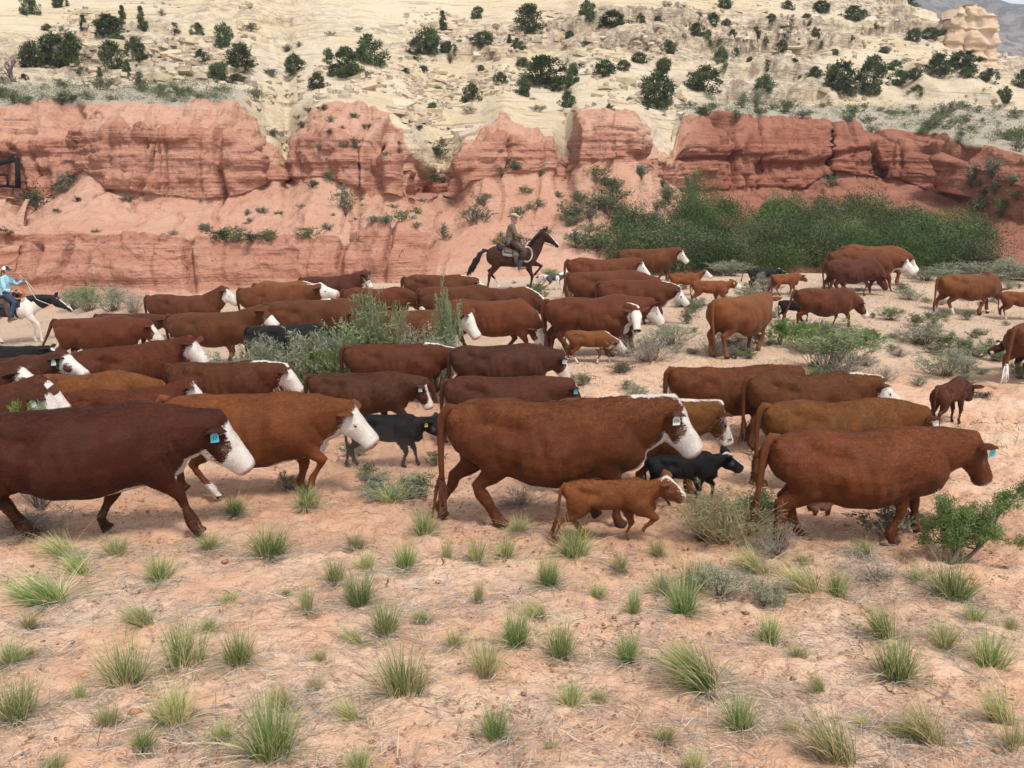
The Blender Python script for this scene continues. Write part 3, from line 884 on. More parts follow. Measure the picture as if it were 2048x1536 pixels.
TRUNK = np.array([  # x, top, bottom, half width
    (-.865, 1.06, .97, .05), (-.845, 1.13, .88, .12), (-.79, 1.195, .76, .19), (-.68, 1.24, .68, .245), (-.52, 1.265, .61, .285),
    (-.33, 1.262, .52, .325), (-.14, 1.252, .455, .36), (.06, 1.25, .435, .37), (.24, 1.258, .45, .345), (.40, 1.278, .485, .305),
    (.54, 1.285, .50, .275), (.66, 1.25, .515, .235), (.75, 1.19, .545, .185), (.82, 1.09, .62, .12), (.845, .99, .74, .06)])
HORSE_TRUNK = np.array([
    (-.80, 1.24, 1.14, .05), (-.78, 1.32, 1.02, .13), (-.70, 1.42, .93, .21), (-.55, 1.485, .87, .265), (-.38, 1.475, .86, .275),
    (-.18, 1.43, .85, .275), (.04, 1.405, .83, .28), (.24, 1.42, .82, .27), (.40, 1.475, .82, .245), (.52, 1.485, .83, .23),
    (.62, 1.43, .85, .21), (.70, 1.33, .90, .165), (.745, 1.22, .98, .10), (.76, 1.13, 1.05, .05)])
HEAD = np.array([  # u along the head, centre, half depth, half width
    (-.075, -.035, .048, .06), (-.04, -.052, .095, .10), (.015, -.072, .136, .126), (.08, -.094, .156, .134), (.15, -.096, .152, .128), (.225, -.086, .132, .108),
    (.30, -.078, .118, .094), (.36, -.076, .110, .092), (.415, -.078, .106, .097), (.452, -.081, .086, .083), (.468, -.083, .048, .046)])
HORSE_HEAD = np.array([
    (-.06, -.04, .04, .05), (-.02, -.06, .09, .085), (.06, -.085, .125, .098), (.16, -.095, .142, .098), (.26, -.078, .118, .083), (.36, -.06, .088, .066),
    (.46, -.05, .07, .056), (.54, -.05, .066, .060), (.59, -.055, .058, .056), (.615, -.06, .03, .03)])

def head_frame(P, calf, horse, xs):
    npi, nyw, hpi, hyw = [R(v) for v in P.get('head', (8, 0, 48, 0))]
    NL = (.74 if horse else .52) * (1 - .12 * calf)
    B = np.array([.56 * xs, 0, 1.20 if horse else 1.00])
    nd = np.array([math.cos(npi) * math.cos(nyw), math.cos(npi) * math.sin(nyw), math.sin(npi)])
    nd0 = _nrm(np.array([math.cos(npi * .8), math.sin(nyw) * .35, math.sin(npi * .8)]))
    mid = B + nd0 * NL * .5
    J = mid + nd * NL * .55
    a = np.array([math.cos(hpi) * math.cos(hyw), math.cos(hpi) * math.sin(hyw), -math.sin(hpi)])
    s = np.array([-math.sin(hyw), math.cos(hyw), 0.0])
    nn = np.cross(a, s)
    hs = P.get('head_size', 1.04) * (1 + .17 * calf)
    return B, mid, J, J + nn * .065 * hs, a, s, nn, hs, NL, nd, nd0
def build_quadruped(P):
    """One continuous posed skin for a cow, calf or horse. Returns verts, faces, pattern colours and the head frame."""
    calf, horse = P.get('calf', 0.0), P.get('horse', False)
    fat = P.get('fat', 1.0)
    TR = (HORSE_TRUNK if horse else TRUNK).copy()
    if not horse:
        TR[:, 0] *= 1.10 * (1 - .13 * calf)
    if calf:
        TR[:, 2] = TR[:, 2] + (TR[:, 1] - TR[:, 2]) * .27 * calf
        TR[:, 3] *= 1 - .33 * calf
    if fat != 1.0:
        m = np.exp(-((TR[:, 0] - .02) / .42) ** 2)
        TR[:, 3] *= 1 + (fat - 1) * m
        TR[:, 2] -= (fat - 1) * .32 * m
    if not horse:                                     # every animal has its own topline and girth
        r_ = np.random.default_rng(P.get('seed', 1) + 700)
        TR[:, 1] += .020 * r_.normal() * np.exp(-((TR[:, 0] - .52) / .22) ** 2) + .018 * r_.normal() * np.exp(-((TR[:, 0] + .55) / .22) ** 2) - .014 * abs(r_.normal()) * np.exp(-((TR[:, 0] + .02) / .35) ** 2)
        TR[:, 2] += .025 * r_.normal() * np.exp(-((TR[:, 0] - .1) / .4) ** 2)
        TR[:, 3] *= 1 + .05 * r_.normal()
    xs = 1.0 if horse else 1.10 * (1 - .13 * calf)
    ws = 1 - .30 * calf
    pieces = MB()
    # trunk: pear-shaped sections
    n = 22
    th = np.linspace(0, 2 * math.pi, n, endpoint=False)
    V, F = [], []
    bendy = P.get('bend', 0.0)
    for x, zt, zb, w in TR:
        cz, hz = (zt + zb) / 2, (zt - zb) / 2
        s = np.sin(th); c = np.cos(th)
        yy = w * np.sign(c) * np.abs(c) ** .86 * (1 - .17 * s - .06 * s * s)
        zz = cz + hz * np.sign(s) * np.abs(s) ** .92
        V.append(np.stack([np.full(n, x), yy + bendy * x * abs(x), zz], -1))
    m = len(TR)
    V = np.concatenate(V + [np.array([[TR[0, 0] - .01, 0, (TR[0, 1] + TR[0, 2]) / 2], [TR[-1, 0] + .01, 0, (TR[-1, 1] + TR[-1, 2]) / 2]])])
    for i in range(m - 1):
        for k in range(n):
            F.append((i * n + k, (i + 1) * n + k, (i + 1) * n + (k + 1) % n, i * n + (k + 1) % n))
    for k in range(n):
        F.append((m * n, k, (k + 1) % n)); F.append((m * n + 1, (m - 1) * n + (k + 1) % n, (m - 1) * n + k))
    pieces.add(V, F)
    # neck and head frame
    B, mid, J, P0, a, s, nn, hs, NL, nd, nd0 = head_frame(P, calf, horse, xs)
    us = 1 - .16 * calf
    ap = a * us
    ns = 1 - .33 * calf
    if horse:
        nr = [(.13, .20), (.125, .27), (.10, .21), (.085, .155), (.08, .12), (.07, .09)]
        tpts = [B - nd0 * .22 + (0, 0, -.05), B + (0, 0, -.02), mid - nd0 * .05, mid + nd * NL * .28, J, J + a * .09 - nn * .02]
    else:
        nr = [(.21 * ws, .25), (.215 * ns, .30 * (1 - .2 * calf)), (.185 * ns, .285 * ns), (.158 * ns, .24 * ns), (.138 * ns, .20 * ns), (.115 * ns, .14 * ns)]
        tpts = [B - nd0 * .2, B + (0, 0, -.02), mid + (0, 0, -.03), mid + nd * NL * .28 + (0, 0, -.01), J, J + a * .09 - nn * .02]
    pieces.tube(tpts, nr, 16)
    if not horse:
        pieces.ellipsoid((.72 * xs, 0, .70 + .06 * calf), (.14, .105 * ws, .19))
        pieces.tube([(.66 * xs, 0, .62), (.80 * xs, 0, .70), mid + (0, 0, -.23 * ns), J - nn * .12 + (0, 0, -.06)], [(.05, .05), (.042, .09), (.03, .06 * ns), (.025, .03)], 10)
    HD = HORSE_HEAD if horse else HEAD
    for_v = []
    hn = 16
    th = np.linspace(0, 2 * math.pi, hn, endpoint=False)
    for u, cc, hd, hw in HD:
        c_, s_ = np.cos(th), np.sin(th)
        top = np.where(s_ > 0, .92, 1.0)
        lat = np.sign(c_) * np.abs(c_) ** .8 * hw * (1 - .16 * np.maximum(-s_, 0))
        dor = cc + hd * np.sign(s_) * np.abs(s_) ** .85 * top
        for_v.append(P0 + ap * u * hs + np.outer(lat * hs, s) + np.outer(dor * hs, nn))
    hm = len(HD)
    V = np.concatenate(for_v + [(P0 + ap * HD[0, 0] * hs + nn * HD[0, 1] * hs)[None], (P0 + ap * (HD[-1, 0] + .006) * hs + nn * HD[-1, 1] * hs)[None]])
    F = []
    for i in range(hm - 1):
        for k in range(hn):
            F.append((i * hn + k, i * hn + (k + 1) % hn, (i + 1) * hn + (k + 1) % hn, (i + 1) * hn + k)[::-1])
    for k in range(hn):
        F.append((hm * hn, k, (k + 1) % hn)); F.append((hm * hn + 1, (hm - 1) * hn + (k + 1) % hn, (hm - 1) * hn + k))
    pieces.add(V, F)
    if not horse:
        pieces.ellipsoid(P0 + (-a * .02 + nn * .012) * hs, (.06 * hs, .075 * hs, .045 * hs), 10, 8, None, (a, s, nn))
    # brow ridges
    for sd in (-1, 1):
        pieces.ellipsoid(P0 + (ap * .135 + s * sd * .088 - nn * .035) * hs, (.05 * hs, .035 * hs, .035 * hs), 8, 6)
    # legs
    legs = dict(FL=(0, 0), FR=(0, 0), HL=(0, 0), HR=(0, 0))
    legs.update(P.get('legs', {}))
    lk = 1 - .14 * calf
    soles = {}
    for key, sd in (('FL', 1), ('FR', -1)):
        dx, lift = legs[key]
        yt, yb = sd * (.175 if not horse else .15) * ws, sd * (.14 if not horse else .13) * ws
        if horse:
            S = (.44 + .25 * dx, 1.02); Fp = (.47 + dx, .16 + lift); L1, L2 = .50, .37
        else:
            S = (.46 * xs + .3 * dx, .82); Fp = (.50 * xs + dx, .125 + lift); L1, L2 = .455, .26
        K = two_bone(S, Fp, L1, L2, 1)
        E = np.array(S) + (K - np.array(S)) * (.42) + (-.05 if not horse else -.03, 0)
        fl = R(8 + 190 * lift)                               # pastern folds back when the foot is lifted
        pd = np.array([math.sin(R(28) - fl), -math.cos(R(28) - fl)])
        hp = np.array(Fp) + pd * (.075 if not horse else .10)
        hb = np.array(Fp) + pd * (.125 if not horse else .165)
        hb2 = hb + np.array([.02 * math.cos(fl), 0])
        def p3(q, t): return (q[0], yt + (yb - yt) * t, q[1])
        top = np.array(S) + (-.03, .17)
        pts = [p3(top, 0), p3(S, 0), p3(E, .25), p3(E * .5 + K * .5, .6), p3(K, .8), p3(K * .55 + np.array(Fp) * .45, .9), p3(Fp, 1), p3(hp, 1), p3(hb2, 1)]
        if horse:
            rad = [(.06, .14), (.085, .17), (.075, .115), (.055, .07), (.048, .055), (.034, .038), (.042, .047), (.038, .042), (.055, .062)]
        else:
            rad = [(.07 * ws, .18), (.11 * ws, .20), (.10 * ws, .155), (.07 * lk, .095 * lk), (.062 * lk, .068 * lk), (.039 * lk, .043 * lk), (.050 * lk, .052 * lk), (.047 * lk, .048 * lk), (.062 * lk, .066 * lk)]
        pieces.tube(pts, rad, 12, (0, 1, 0))
        soles[key] = min(hb2[1], hp[1])
    for key, sd in (('HL', 1), ('HR', -1)):
        dx, lift = legs[key]
        yt, yb = sd * (.185 if not horse else .155) * ws, sd * (.135 if not horse else .12) * ws
        if horse:
            S = (-.40 + .35 * dx, .96); Fp = (-.60 + dx, .16 + lift); L1, L2 = .46, .42; hip = np.array((-.50, 1.22))
        else:
            S = (-.44 * xs + .35 * dx, .70); Fp = (-.62 * xs + dx, .125 + lift); L1, L2 = .37, .335; hip = np.array((-.54 * xs, 1.0))
        K = two_bone(S, Fp, L1, L2, -1)
        fl = R(0 + 150 * lift)
        pd = np.array([math.sin(R(28) - fl), -math.cos(R(28) - fl)])
        hp = np.array(Fp) + pd * (.075 if not horse else .10)
        hb = np.array(Fp) + pd * (.125 if not horse else .165)
        hb2 = hb + np.array([.02 * math.cos(fl), 0])
        Sa = np.array(S)
        pts = [p3(hip + (-.01, .07), 0), p3(hip, 0), p3(hip * .45 + Sa * .55 + (-.03, 0), .1), p3(Sa * .8 + K * .2 + (-.01, 0), .35), p3(Sa * .42 + K * .58, .7), p3(K + (-.012, .03), .85), p3(K * .78 + np.array(Fp) * .22, .9),
               p3(K * .45 + np.array(Fp) * .55, .95), p3(Fp, 1), p3(hp, 1), p3(hb2, 1)]
        if horse:
            rad = [(.07, .16), (.10, .21), (.115, .20), (.095, .135), (.06, .08), (.044, .066), (.038, .05), (.034, .038), (.042, .047), (.038, .042), (.055, .062)]
        else:
            rad = [(.08 * ws, .18), (.12 * ws, .27), (.135 * ws, .27 * (1 - .16 * calf)), (.108 * ws, .19 * (1 - .16 * calf)), (.070 * lk, .105 * lk), (.05 * lk, .072 * lk), (.045 * lk, .06 * lk), (.040 * lk, .045 * lk), (.050 * lk, .052 * lk), (.047 * lk, .048 * lk), (.062 * lk, .066 * lk)]
        pieces.tube(pts, rad, 12, (0, 1, 0))
        soles[key] = min(hb2[1], hp[1])
    udder = P.get('udder', 0.0)
    if udder:
        pieces.ellipsoid((-.40, 0, .53), (.17, .15, .13 * udder))
        for tx, ty in ((-.33, .07), (-.33, -.07), (-.46, .07), (-.46, -.07)):
            pieces.tube([(tx, ty, .47), (tx, ty, .40 - .04 * udder), (tx, ty, .36 - .04 * udder)], [.028, .02, .012], 6)
    v, f, _ = pieces.arrays()
    co, fq, no = remesh(v, f, P.get('voxel', .02), 4, .5)
    # anatomy: hooks, pins, flank hollow, shoulder blade, thigh and elbow creases
    ax = np.abs(co[:, 1])
    def bump(c, sg, h):
        e = ((co[:, 0] - c[0] * xs) / sg[0]) ** 2 + ((ax - c[1] * ws) / sg[1]) ** 2 + ((co[:, 2] - c[2]) / sg[2]) ** 2
        return h * np.exp(-e)
    if not horse:
        d = bump((-.47, .25, 1.17), (.07, .08, .06), .044) + bump((-.80, .13, 1.10), (.05, .06, .06), .02) + bump((-.30, .30, 1.05), (.12, .12, .11), -.044)
        d = d + bump((.42, .29, .92), (.15, .12, .2), .022) + bump((.24, .33, .80), (.06, .15, .22), -.022) + bump((-.30, .30, .66), (.06, .12, .14), -.03)
        d = d + bump((.60, .24, .80), (.10, .12, .12), .024) + bump((.36, .22, .60), (.05, .12, .06), -.02) + bump((-.62, .29, .88), (.14, .1, .16), .016)
        d = d + .006 * vnoise(co[:, 0] * 6, co[:, 1] * 6, co[:, 2] * 6, P.get('seed', 1)) + .010 * vnoise(co[:, 0] * 2.3, co[:, 1] * 2.3, co[:, 2] * 2.3, P.get('seed', 1) + 5)
    else:
        d = bump((-.45, .24, 1.34), (.08, .1, .08), .02) + bump((.42, .22, 1.15), (.14, .12, .2), .02) + bump((-.22, .26, 1.1), (.08, .12, .14), -.02) + bump((.58, .16, 1.05), (.1, .1, .12), .02)
    if not horse:
        # ribs, neck folds, tendons
        fl = np.exp(-((co[:, 2] - .82) / .22) ** 2) * sstep(.15, .28, ax)
        d = d + .0035 * fl * np.sin(co[:, 0] * 46 + co[:, 2] * 9) * np.exp(-((co[:, 0] - .02) / .28) ** 2)
        dnk = np.exp(-((co[:, 0] - (B[0] + .20)) / .20) ** 2) * (co[:, 2] > .6) * (1 - sstep(1.15, 1.3, co[:, 2]))
        dnk = dnk * sstep(-.2, .5, vnoise(co[:, 0] * 5, co[:, 1] * 5, co[:, 2] * 3, 9)) * (1 - sstep(.95, 1.1, co[:, 2]))
        d = d + .0022 * dnk * np.sin((co[:, 0] - .35 * co[:, 2]) * 46 + 7 * vnoise(co[:, 0] * 4, co[:, 1] * 4, co[:, 2] * 4, 8))
        d = d + bump((-.62, .22, 1.20), (.10, .07, .05), -.014) + bump((-.05, .10, 1.24), (.30, .05, .05), -.006)
    co = co + no * (d * (1.9 if not horse else 1.3))[:, None]
    # ---- coat pattern
    W = np.zeros(len(co)); G = np.zeros(len(co)); K_ = np.zeros(len(co)); S_ = np.zeros(len(co))
    q = co - P0
    hu, hw, hv = q @ a / (hs * us), q @ s / hs, q @ nn / hs
    uc = np.clip(hu, 0, .5)
    dh = np.linalg.norm(q - np.outer(uc * hs, ap) + np.outer(np.full(len(co), .06 * hs), nn), axis=1) / (.135 * hs)
    sb = mid + (J - mid) * np.clip(((co - mid) @ (J - mid)) / np.dot(J - mid, J - mid), -1.2, 1)[:, None]
    dn = np.linalg.norm(co - sb, axis=1) / (.2 * ns)
    ish = (dh < 1.5) & (hu > -.1)
    hdn = np.where(ish, np.clip((hu + .02) / .10 + .5 * (dn - dh), -1, 1), -1)       # >0 on the head
    face = P.get('face', 'full')
    sd = np.full(len(co), -1.0)
    if face in ('full', 'patch', 'mottled'):
        sd = np.where(ish, np.minimum((hu - .015 - .10 * np.clip(-hv - .05, 0, 1) * 4 + .25 * np.clip(.05 - np.abs(hw), 0, .05)) / .09, 1), -1)
        if face == 'patch':
            e = np.sqrt(((hu - .17) / .085) ** 2 + ((np.abs(hw) - .105) / .06) ** 2 + ((hv + .07) / .075) ** 2)
            sd = np.minimum(sd, (e - 1) * 1.0)
        if face == 'mottled':
            e = vnoise(hu * 16, hw * 16, hv * 16, 5)
            sd = np.minimum(sd, .5 - 1.1 * np.clip(e - .1, 0, 1)); e = np.sqrt(((hu - .12) / .13) ** 2 + ((hv + .14) / .11) ** 2)
            sd = np.minimum(sd, (e - 1))
    elif face == 'blaze':
        sd = np.where(ish & (hu > .0), (.062 - np.abs(hw) + .05 * sstep(.25, .42, hu) - .3 * np.clip(-hv - .10 - .25 * np.clip(hu - .2, 0, 1), 0, 1)) / .05, -1)
        sd = np.where(ish, np.maximum(sd, np.minimum((hu - .34) / .06, 1)), -1)
    elif face == 'wide':
        sd = np.where(ish, np.minimum((hu - .02) / .06, (.115 - np.abs(hw) - .55 * np.clip(-hv - .08, 0, 1) + .4 * np.clip(hu - .2, 0, .15)) / .04), -1)
        e = np.sqrt(((hu - .16) / .05) ** 2 + ((np.abs(hw) - .11) / .05) ** 2 + ((hv + .055) / .045) ** 2)
        sd = np.minimum(sd, (e - 1))
    elif face == 'star':
        sd = np.where(ish, (.06 - np.hypot(hu - .10, hw) + np.clip(hv - .02, -.2, 0)) / .05, -1)
        sd = np.maximum(sd, np.where(ish, (.07 - np.hypot(hu - .40, hv + .11)) / .05, -1))
    elif face == 'snip':
        sd = np.where(ish, (.045 - np.abs(hw) + np.clip(hv + .03, -.2, 0)) / .04, -1)
    elif face == 'half':
        sd = np.where(ish, np.minimum((hu - .20) / .06, 1), -1)
    W = np.maximum(W, .5 + .5 * np.clip(sd, -1, 1))
    x, y, z = co.T
    zlow = np.interp(x, TR[:, 0], TR[:, 2])
    trunk_skin = (z > zlow - .07) | (np.abs(y) < .06)
    if P.get('crest'):                                # white line along the crest of the neck
        cy = np.interp(x, [B[0], mid[0], J[0]], [B[1], mid[1], J[1]])
        nz_line = np.interp(x, [B[0] - .25, B[0], mid[0], J[0]], [1.28, 1.265, mid[2] + .24 * ns, J[2] + .155])
        x0c = B[0] + .16 - .14 * max(0, P['crest'] - .8) / .2
        wob = .025 * vnoise(x * 9, y * 9, z * 9, 21) + .022 * vnoise(x * 22, y * 22, z * 22, 22)
        m = np.minimum((z - (nz_line - .055) + wob) / .05, np.minimum((x - x0c + wob * 1.6) / .08, (.042 - np.abs(y - cy) + wob) / .04))
        W = np.maximum(W, .5 + .5 * np.clip(np.where(x > .2, m, -1), -1, 1))
    if P.get('throat'):
        lo = np.interp(x, [.5, .7, mid[0], J[0] - .05, J[0] + .1], [.56, .58, mid[2] - .24, J[2] - .16, J[2] - .12])
        m = np.clip((lo + .03 * P['throat'] - z) / .05, -1, 1)
        m = np.minimum(m, np.clip((.105 - np.abs(y - np.interp(x, [B[0], mid[0], J[0]], [B[1], mid[1], J[1]]))) / .05 + 20 * np.clip(x - J[0] + .1, 0, 1), -1, 1))
        m = np.where(ish & (hu > .03), np.minimum(m, (-.185 - hv) / .03), m)
        W = np.maximum(W, .5 + .5 * np.where((x > .60 * xs) & (z > .50 + .1 * calf), m, -1))
    if P.get('belly'):
        m = np.clip((.50 + .04 * P['belly'] + .14 * calf - z) / .06, -1, 1)
        m = np.where((np.abs(y) < .20) & (x > -.40) & (x < .58) & (z > zlow - .04), m, -1)
        W = np.maximum(W, .5 + .5 * m)
    sk = P.get('socks', {})
    for key, hgt in sk.items():
        fx = x > 0 if key[0] == 'F' else x < 0
        sy = y > 0 if key[1] == 'L' else y < 0
        m = np.clip((hgt + (legs[key][1]) - z) / .04, -1, 1)
        W = np.maximum(W, .5 + .5 * np.where(fx & sy & (z < .55), m, -1))
    leg_low = z < .5
    for key in soles:
        fx = x > 0 if key[0] == 'F' else x < 0
        sy = y > 0 if key[1] == 'L' else y < 0
        if legs[key][1] < .05:
            G = np.maximum(G, np.where(fx & sy, np.clip((.055 - z) / .02 * .5 + .5, 0, 1), 0))
    # muzzle, eye rims, nostril
    if not horse:
        mz = np.where(ish, np.clip((hu - .432) / .016 * .5 + .5, 0, 1), 0)
        if P.get('dark_nose'):
            G = np.maximum(G, mz)
        else:
            K_ = np.maximum(K_, mz)
        for sg in (-1, 1):
            G = np.maximum(G, np.where(ish, np.clip(1.3 - np.linalg.norm(np.stack([hu - .448, hw - sg * .050, hv + .050], -1), axis=1) / .020, 0, 1), 0))
            rim = np.linalg.norm(np.stack([(hu - .155) * .62 + (hv + .045) * .3, hw - sg * .112, (hv + .045) * 1.25], -1), axis=1)
            G = np.maximum(G, np.where(ish, np.clip(1.25 - rim / .026, 0, 1), 0))
    if not horse:                                     # bare pinkish skin round the eyes and up the muzzle, stained cheeks
        for sg in (-1, 1):
            e = np.linalg.norm(np.stack([(hu - .165) * .8, (hw - sg * .11), (hv + .06)], -1), axis=1)
            K_ = np.maximum(K_, np.where(ish, .34 * np.clip(1.5 - e / .045, 0, 1), 0))
        K_ = np.maximum(K_, np.where(ish, .30 * sstep(.30, .44, hu) * (.5 + .8 * vnoise(hu * 18, hw * 18, hv * 18, 77)), 0))
    if udder:
        ud = np.sqrt(((x + .40) / .17) ** 2 + (y / .15) ** 2 + ((z - .50) / .14) ** 2)
        K_ = np.maximum(K_, np.where((z < .50), np.clip((1.15 - ud) * 4, 0, 1), 0))
    S_ = np.clip(P.get('bleach', .25) * sstep(.95, 1.24, z + .05 * vnoise(x * 4, y * 4, z * 4, 3)) * (1 - np.clip(hdn, 0, 1)), 0, 1)
    if horse:
        if P.get('points'):                           # bay: black below the knee
            G = np.maximum(G, np.where(z < .62, np.clip((.56 - z) / .12, 0, 1), 0))
            for key, hgt in sk.items():
                fx = x > 0 if key[0] == 'F' else x < 0
                sy = y > 0 if key[1] == 'L' else y < 0
                G = np.where(fx & sy & (z < hgt + legs[key][1]), 0, G)
        if P.get('paint'):                            # pinto: white shoulders, breast and legs
            m = np.clip(np.minimum((x - .16 + .12 * vnoise(z * 3, y * 3, 1, 9)) / .08, (1.50 - z - .75 * np.clip(x - .55, 0, 1) + .1 * vnoise(x * 5, z * 5, 2, 9)) / .06), -1, 1)
            W = np.maximum(W, .5 + .5 * m)
            W = np.maximum(W, .5 + .5 * np.clip((.85 - z) / .1, -1, 1))
            W = np.maximum(W, .5 + .5 * np.clip(.22 - np.hypot(x + .62, z - 1.3), -.1, .1) * 10)
    pat = np.stack([W, G, K_, S_], -1)
    VV, FF, CC = [co], [fq], [pat]
    nv = len(co)
    # ears: cupped leaves
    ear_info = {}
    for sd_ in (-1, 1):
        if horse:
            Eb = P0 + (a * .0 + s * sd_ * .055 + nn * .03) * hs
            dr = _nrm(nn * 1.0 - a * .25 + s * sd_ * .18); Ln, Wd = .17, .042
            wv = _nrm(s * 1.0 - dr * np.dot(s, dr))
        else:
            Eb = P0 + (ap * .0 + s * sd_ * .098 - nn * .012) * hs
            er = P.get('ears', (0.0, 0.0))
            dr = _nrm(s * sd_ * 1.0 - a * (.42 + er[1]) + nn * (.10 + er[0]) - np.array((0, 0, .06 if sd_ > 0 else .22))); Ln, Wd = .25 * (1 + .1 * calf), .088
            wv = nn * .75 + a * .45; wv = _nrm(wv - dr * np.dot(wv, dr))
        nv2 = np.cross(dr, wv)
        if np.dot(nv2, a) < 0:
            nv2 = -nv2
        prof = np.array([(0, .55), (.15, .8), (.35, 1.0), (.55, .95), (.75, .68), (.9, .38), (1.0, .08)])
        g1, g2 = [], []
        kx = np.linspace(-1, 1, 7)
        for t, w in prof:
            for k in kx:
                cup = (k * k - .5) * .045 * w
                base = Eb + dr * (t - .12) * Ln * hs + wv * k * w * Wd * hs + nv2 * cup * hs
                g1.append(base + nv2 * .004); g2.append(base - nv2 * .010 * (1 - k * k * .8))
        ne = len(g1)
        Vv = np.array(g1 + g2)
        Fv = []
        for i in range(len(prof) - 1):
            for k in range(6):
                A_, B_, C_, D_ = i * 7 + k, i * 7 + k + 1, (i + 1) * 7 + k + 1, (i + 1) * 7 + k
                Fv += [(A_, B_, C_, D_), (ne + D_, ne + C_, ne + B_, ne + A_)]
            Fv += [(i * 7, (i + 1) * 7, ne + (i + 1) * 7, ne + i * 7), (i * 7 + 6, ne + i * 7 + 6, ne + (i + 1) * 7 + 6, (i + 1) * 7 + 6)]
        l = (len(prof) - 1) * 7
        for k in range(6):
            Fv.append((l + k, ne + l + k, ne + l + k + 1, l + k + 1))
        cp = np.zeros((2 * ne, 4)); cp[:ne, 1] = .45 * (1 - np.abs(np.tile(kx, len(prof)))) * (np.repeat(prof[:, 0], 7) < .8)
        if P.get('white_ears'): cp[:, 0] = 1
        if horse and P.get('paint'): cp[:, 1] = 0
        VV.append(Vv); FF.append(np.array(Fv) + nv); CC.append(cp); nv += len(Vv)
        ear_info[sd_] = (Eb + dr * Ln * .50 * hs, dr, nv2)
    # tail
    if not horse:
        tsw = P.get('tail', (0.0, 0.0))              # sideways, backwards swing
        tk = 1 - .25 * calf
        x0 = TR[0, 0]
        tp = [(x0 + .10, 0, 1.165), (x0 + .03, 0, 1.185), (x0 - .025, tsw[0] * .1, 1.11), (x0 - .035 - tsw[1] * .2, tsw[0] * .3, .92), (x0 - .02 - tsw[1] * .5, tsw[0] * .6, .72), (x0 - .0 - tsw[1] * .8, tsw[0] * .85, .56), (x0 + .01 - tsw[1], tsw[0], .50 if not calf else .55)]
        if tsw[1] > .5:
            tp = [(x0 + .09, 0, 1.175), (x0 + .0, 0, 1.20), (x0 - .10, 0, 1.25), (x0 - .22, 0, 1.22), (x0 - .30, 0, 1.10), (x0 - .33, 0, .95), (x0 - .36, 0, .85)]
        tv, tf = tube_geo(tp, [.055 * tk, .055 * tk, .046 * tk, .036 * tk, .028 * tk, .026 * tk, .028 * tk], 8)
        e = np.array(tp[-1]); dd = _nrm(np.array(tp[-1]) - np.array(tp[-2])); dd = _nrm(dd * .5 + np.array((0, 0, -1.0)))
        rs_ = np.random.default_rng(P.get('seed', 1) + 50)
        svs, sfs, n0 = [], [], 0
        for q_ in range(9):
            o2 = np.append(rs_.normal(0, .018, 2), 0) * tk; o3 = np.append(rs_.normal(0, .03, 2), 0) * tk
            ll = rs_.uniform(.75, 1.1)
            v_, f_ = tube_geo([e - dd * .04 + o2 * .3, e + dd * .08 * ll + o2, e + dd * .20 * ll + o2 + o3 * .4, e + dd * .36 * ll + o2 + o3], [.012 * tk, .018 * tk, .015 * tk, .003], 5)
            svs.append(v_); sfs += [tuple(i_ + n0 for i_ in q2) for q2 in f_]; n0 += len(v_)
        sv, sf = np.concatenate(svs), sfs
        tc = np.zeros((len(tv), 4)); tc[:, 1] = .2
        sc = np.zeros((len(sv), 4)); sc[:, 0] = 1.0 if P.get('white_tail') else 0.0; sc[:, 1] = 0 if P.get('white_tail') else .45
        VV += [tv, sv]; CC += [tc, sc]
        ff = [tuple(i + nv for i in q_) for q_ in tf] + [tuple(i + nv + len(tv) for i in q_) for q_ in sf]
    else:
        ff = []
    quads = np.concatenate(FF)
    faces = [tuple(r_) for r_ in quads.tolist()] + ff
    eyes = {sg: P0 + (ap * .155 + s * sg * .104 - nn * .046) * hs if not horse else P0 + (a * .165 + s * sg * .088 - nn * .02) * hs for sg in (-1, 1)}
    return np.concatenate(VV), faces, np.concatenate(CC), dict(P0=P0, a=a, s=s, n=nn, ears=ear_info, eyes=eyes, J=J, mid=mid, B=B, hs=hs)

# ---- leg gaits (dx ahead of the rest position, lift); R is the side toward the camera for animals heading right
GAIT = {
 'stand': dict(FL=(.03, 0), FR=(-.04, 0), HL=(-.05, 0), HR=(.06, 0)),
 'walkA': dict(FL=(-.22, 0), FR=(.24, 0), HL=(.20, 0), HR=(-.20, 0)),
 'walkB': dict(FL=(.22, 0), FR=(-.20, 0), HL=(-.24, 0), HR=(.22, 0)),
 'walkC': dict(FL=(.10, .10), FR=(-.10, 0), HL=(-.20, 0), HR=(.16, .05)),
 'step':  dict(FL=(-.42, .02), FR=(.40, 0), HL=(.18, 0), HR=(-.24, 0)),
 'run':   dict(FL=(-.16, 0), FR=(.16, .24), HL=(.12, .08), HR=(-.42, .05)),
}
COATS = {'red': (0.0805, 0.0226, 0.0072), 'dark': (0.0463, 0.0111, 0.0050), 'orange': (0.1288, 0.0414, 0.0107), 'mid': (0.0945, 0.0265, 0.0081), 'tan': (0.1157, 0.0347, 0.0107), 'maroon': (0.0624, 0.0193, 0.0089),
         'black': (0.0073, 0.0069, 0.0073), 'calf': (0.1428, 0.0462, 0.0150), 'calfdark': (0.0855, 0.0216, 0.0094)}
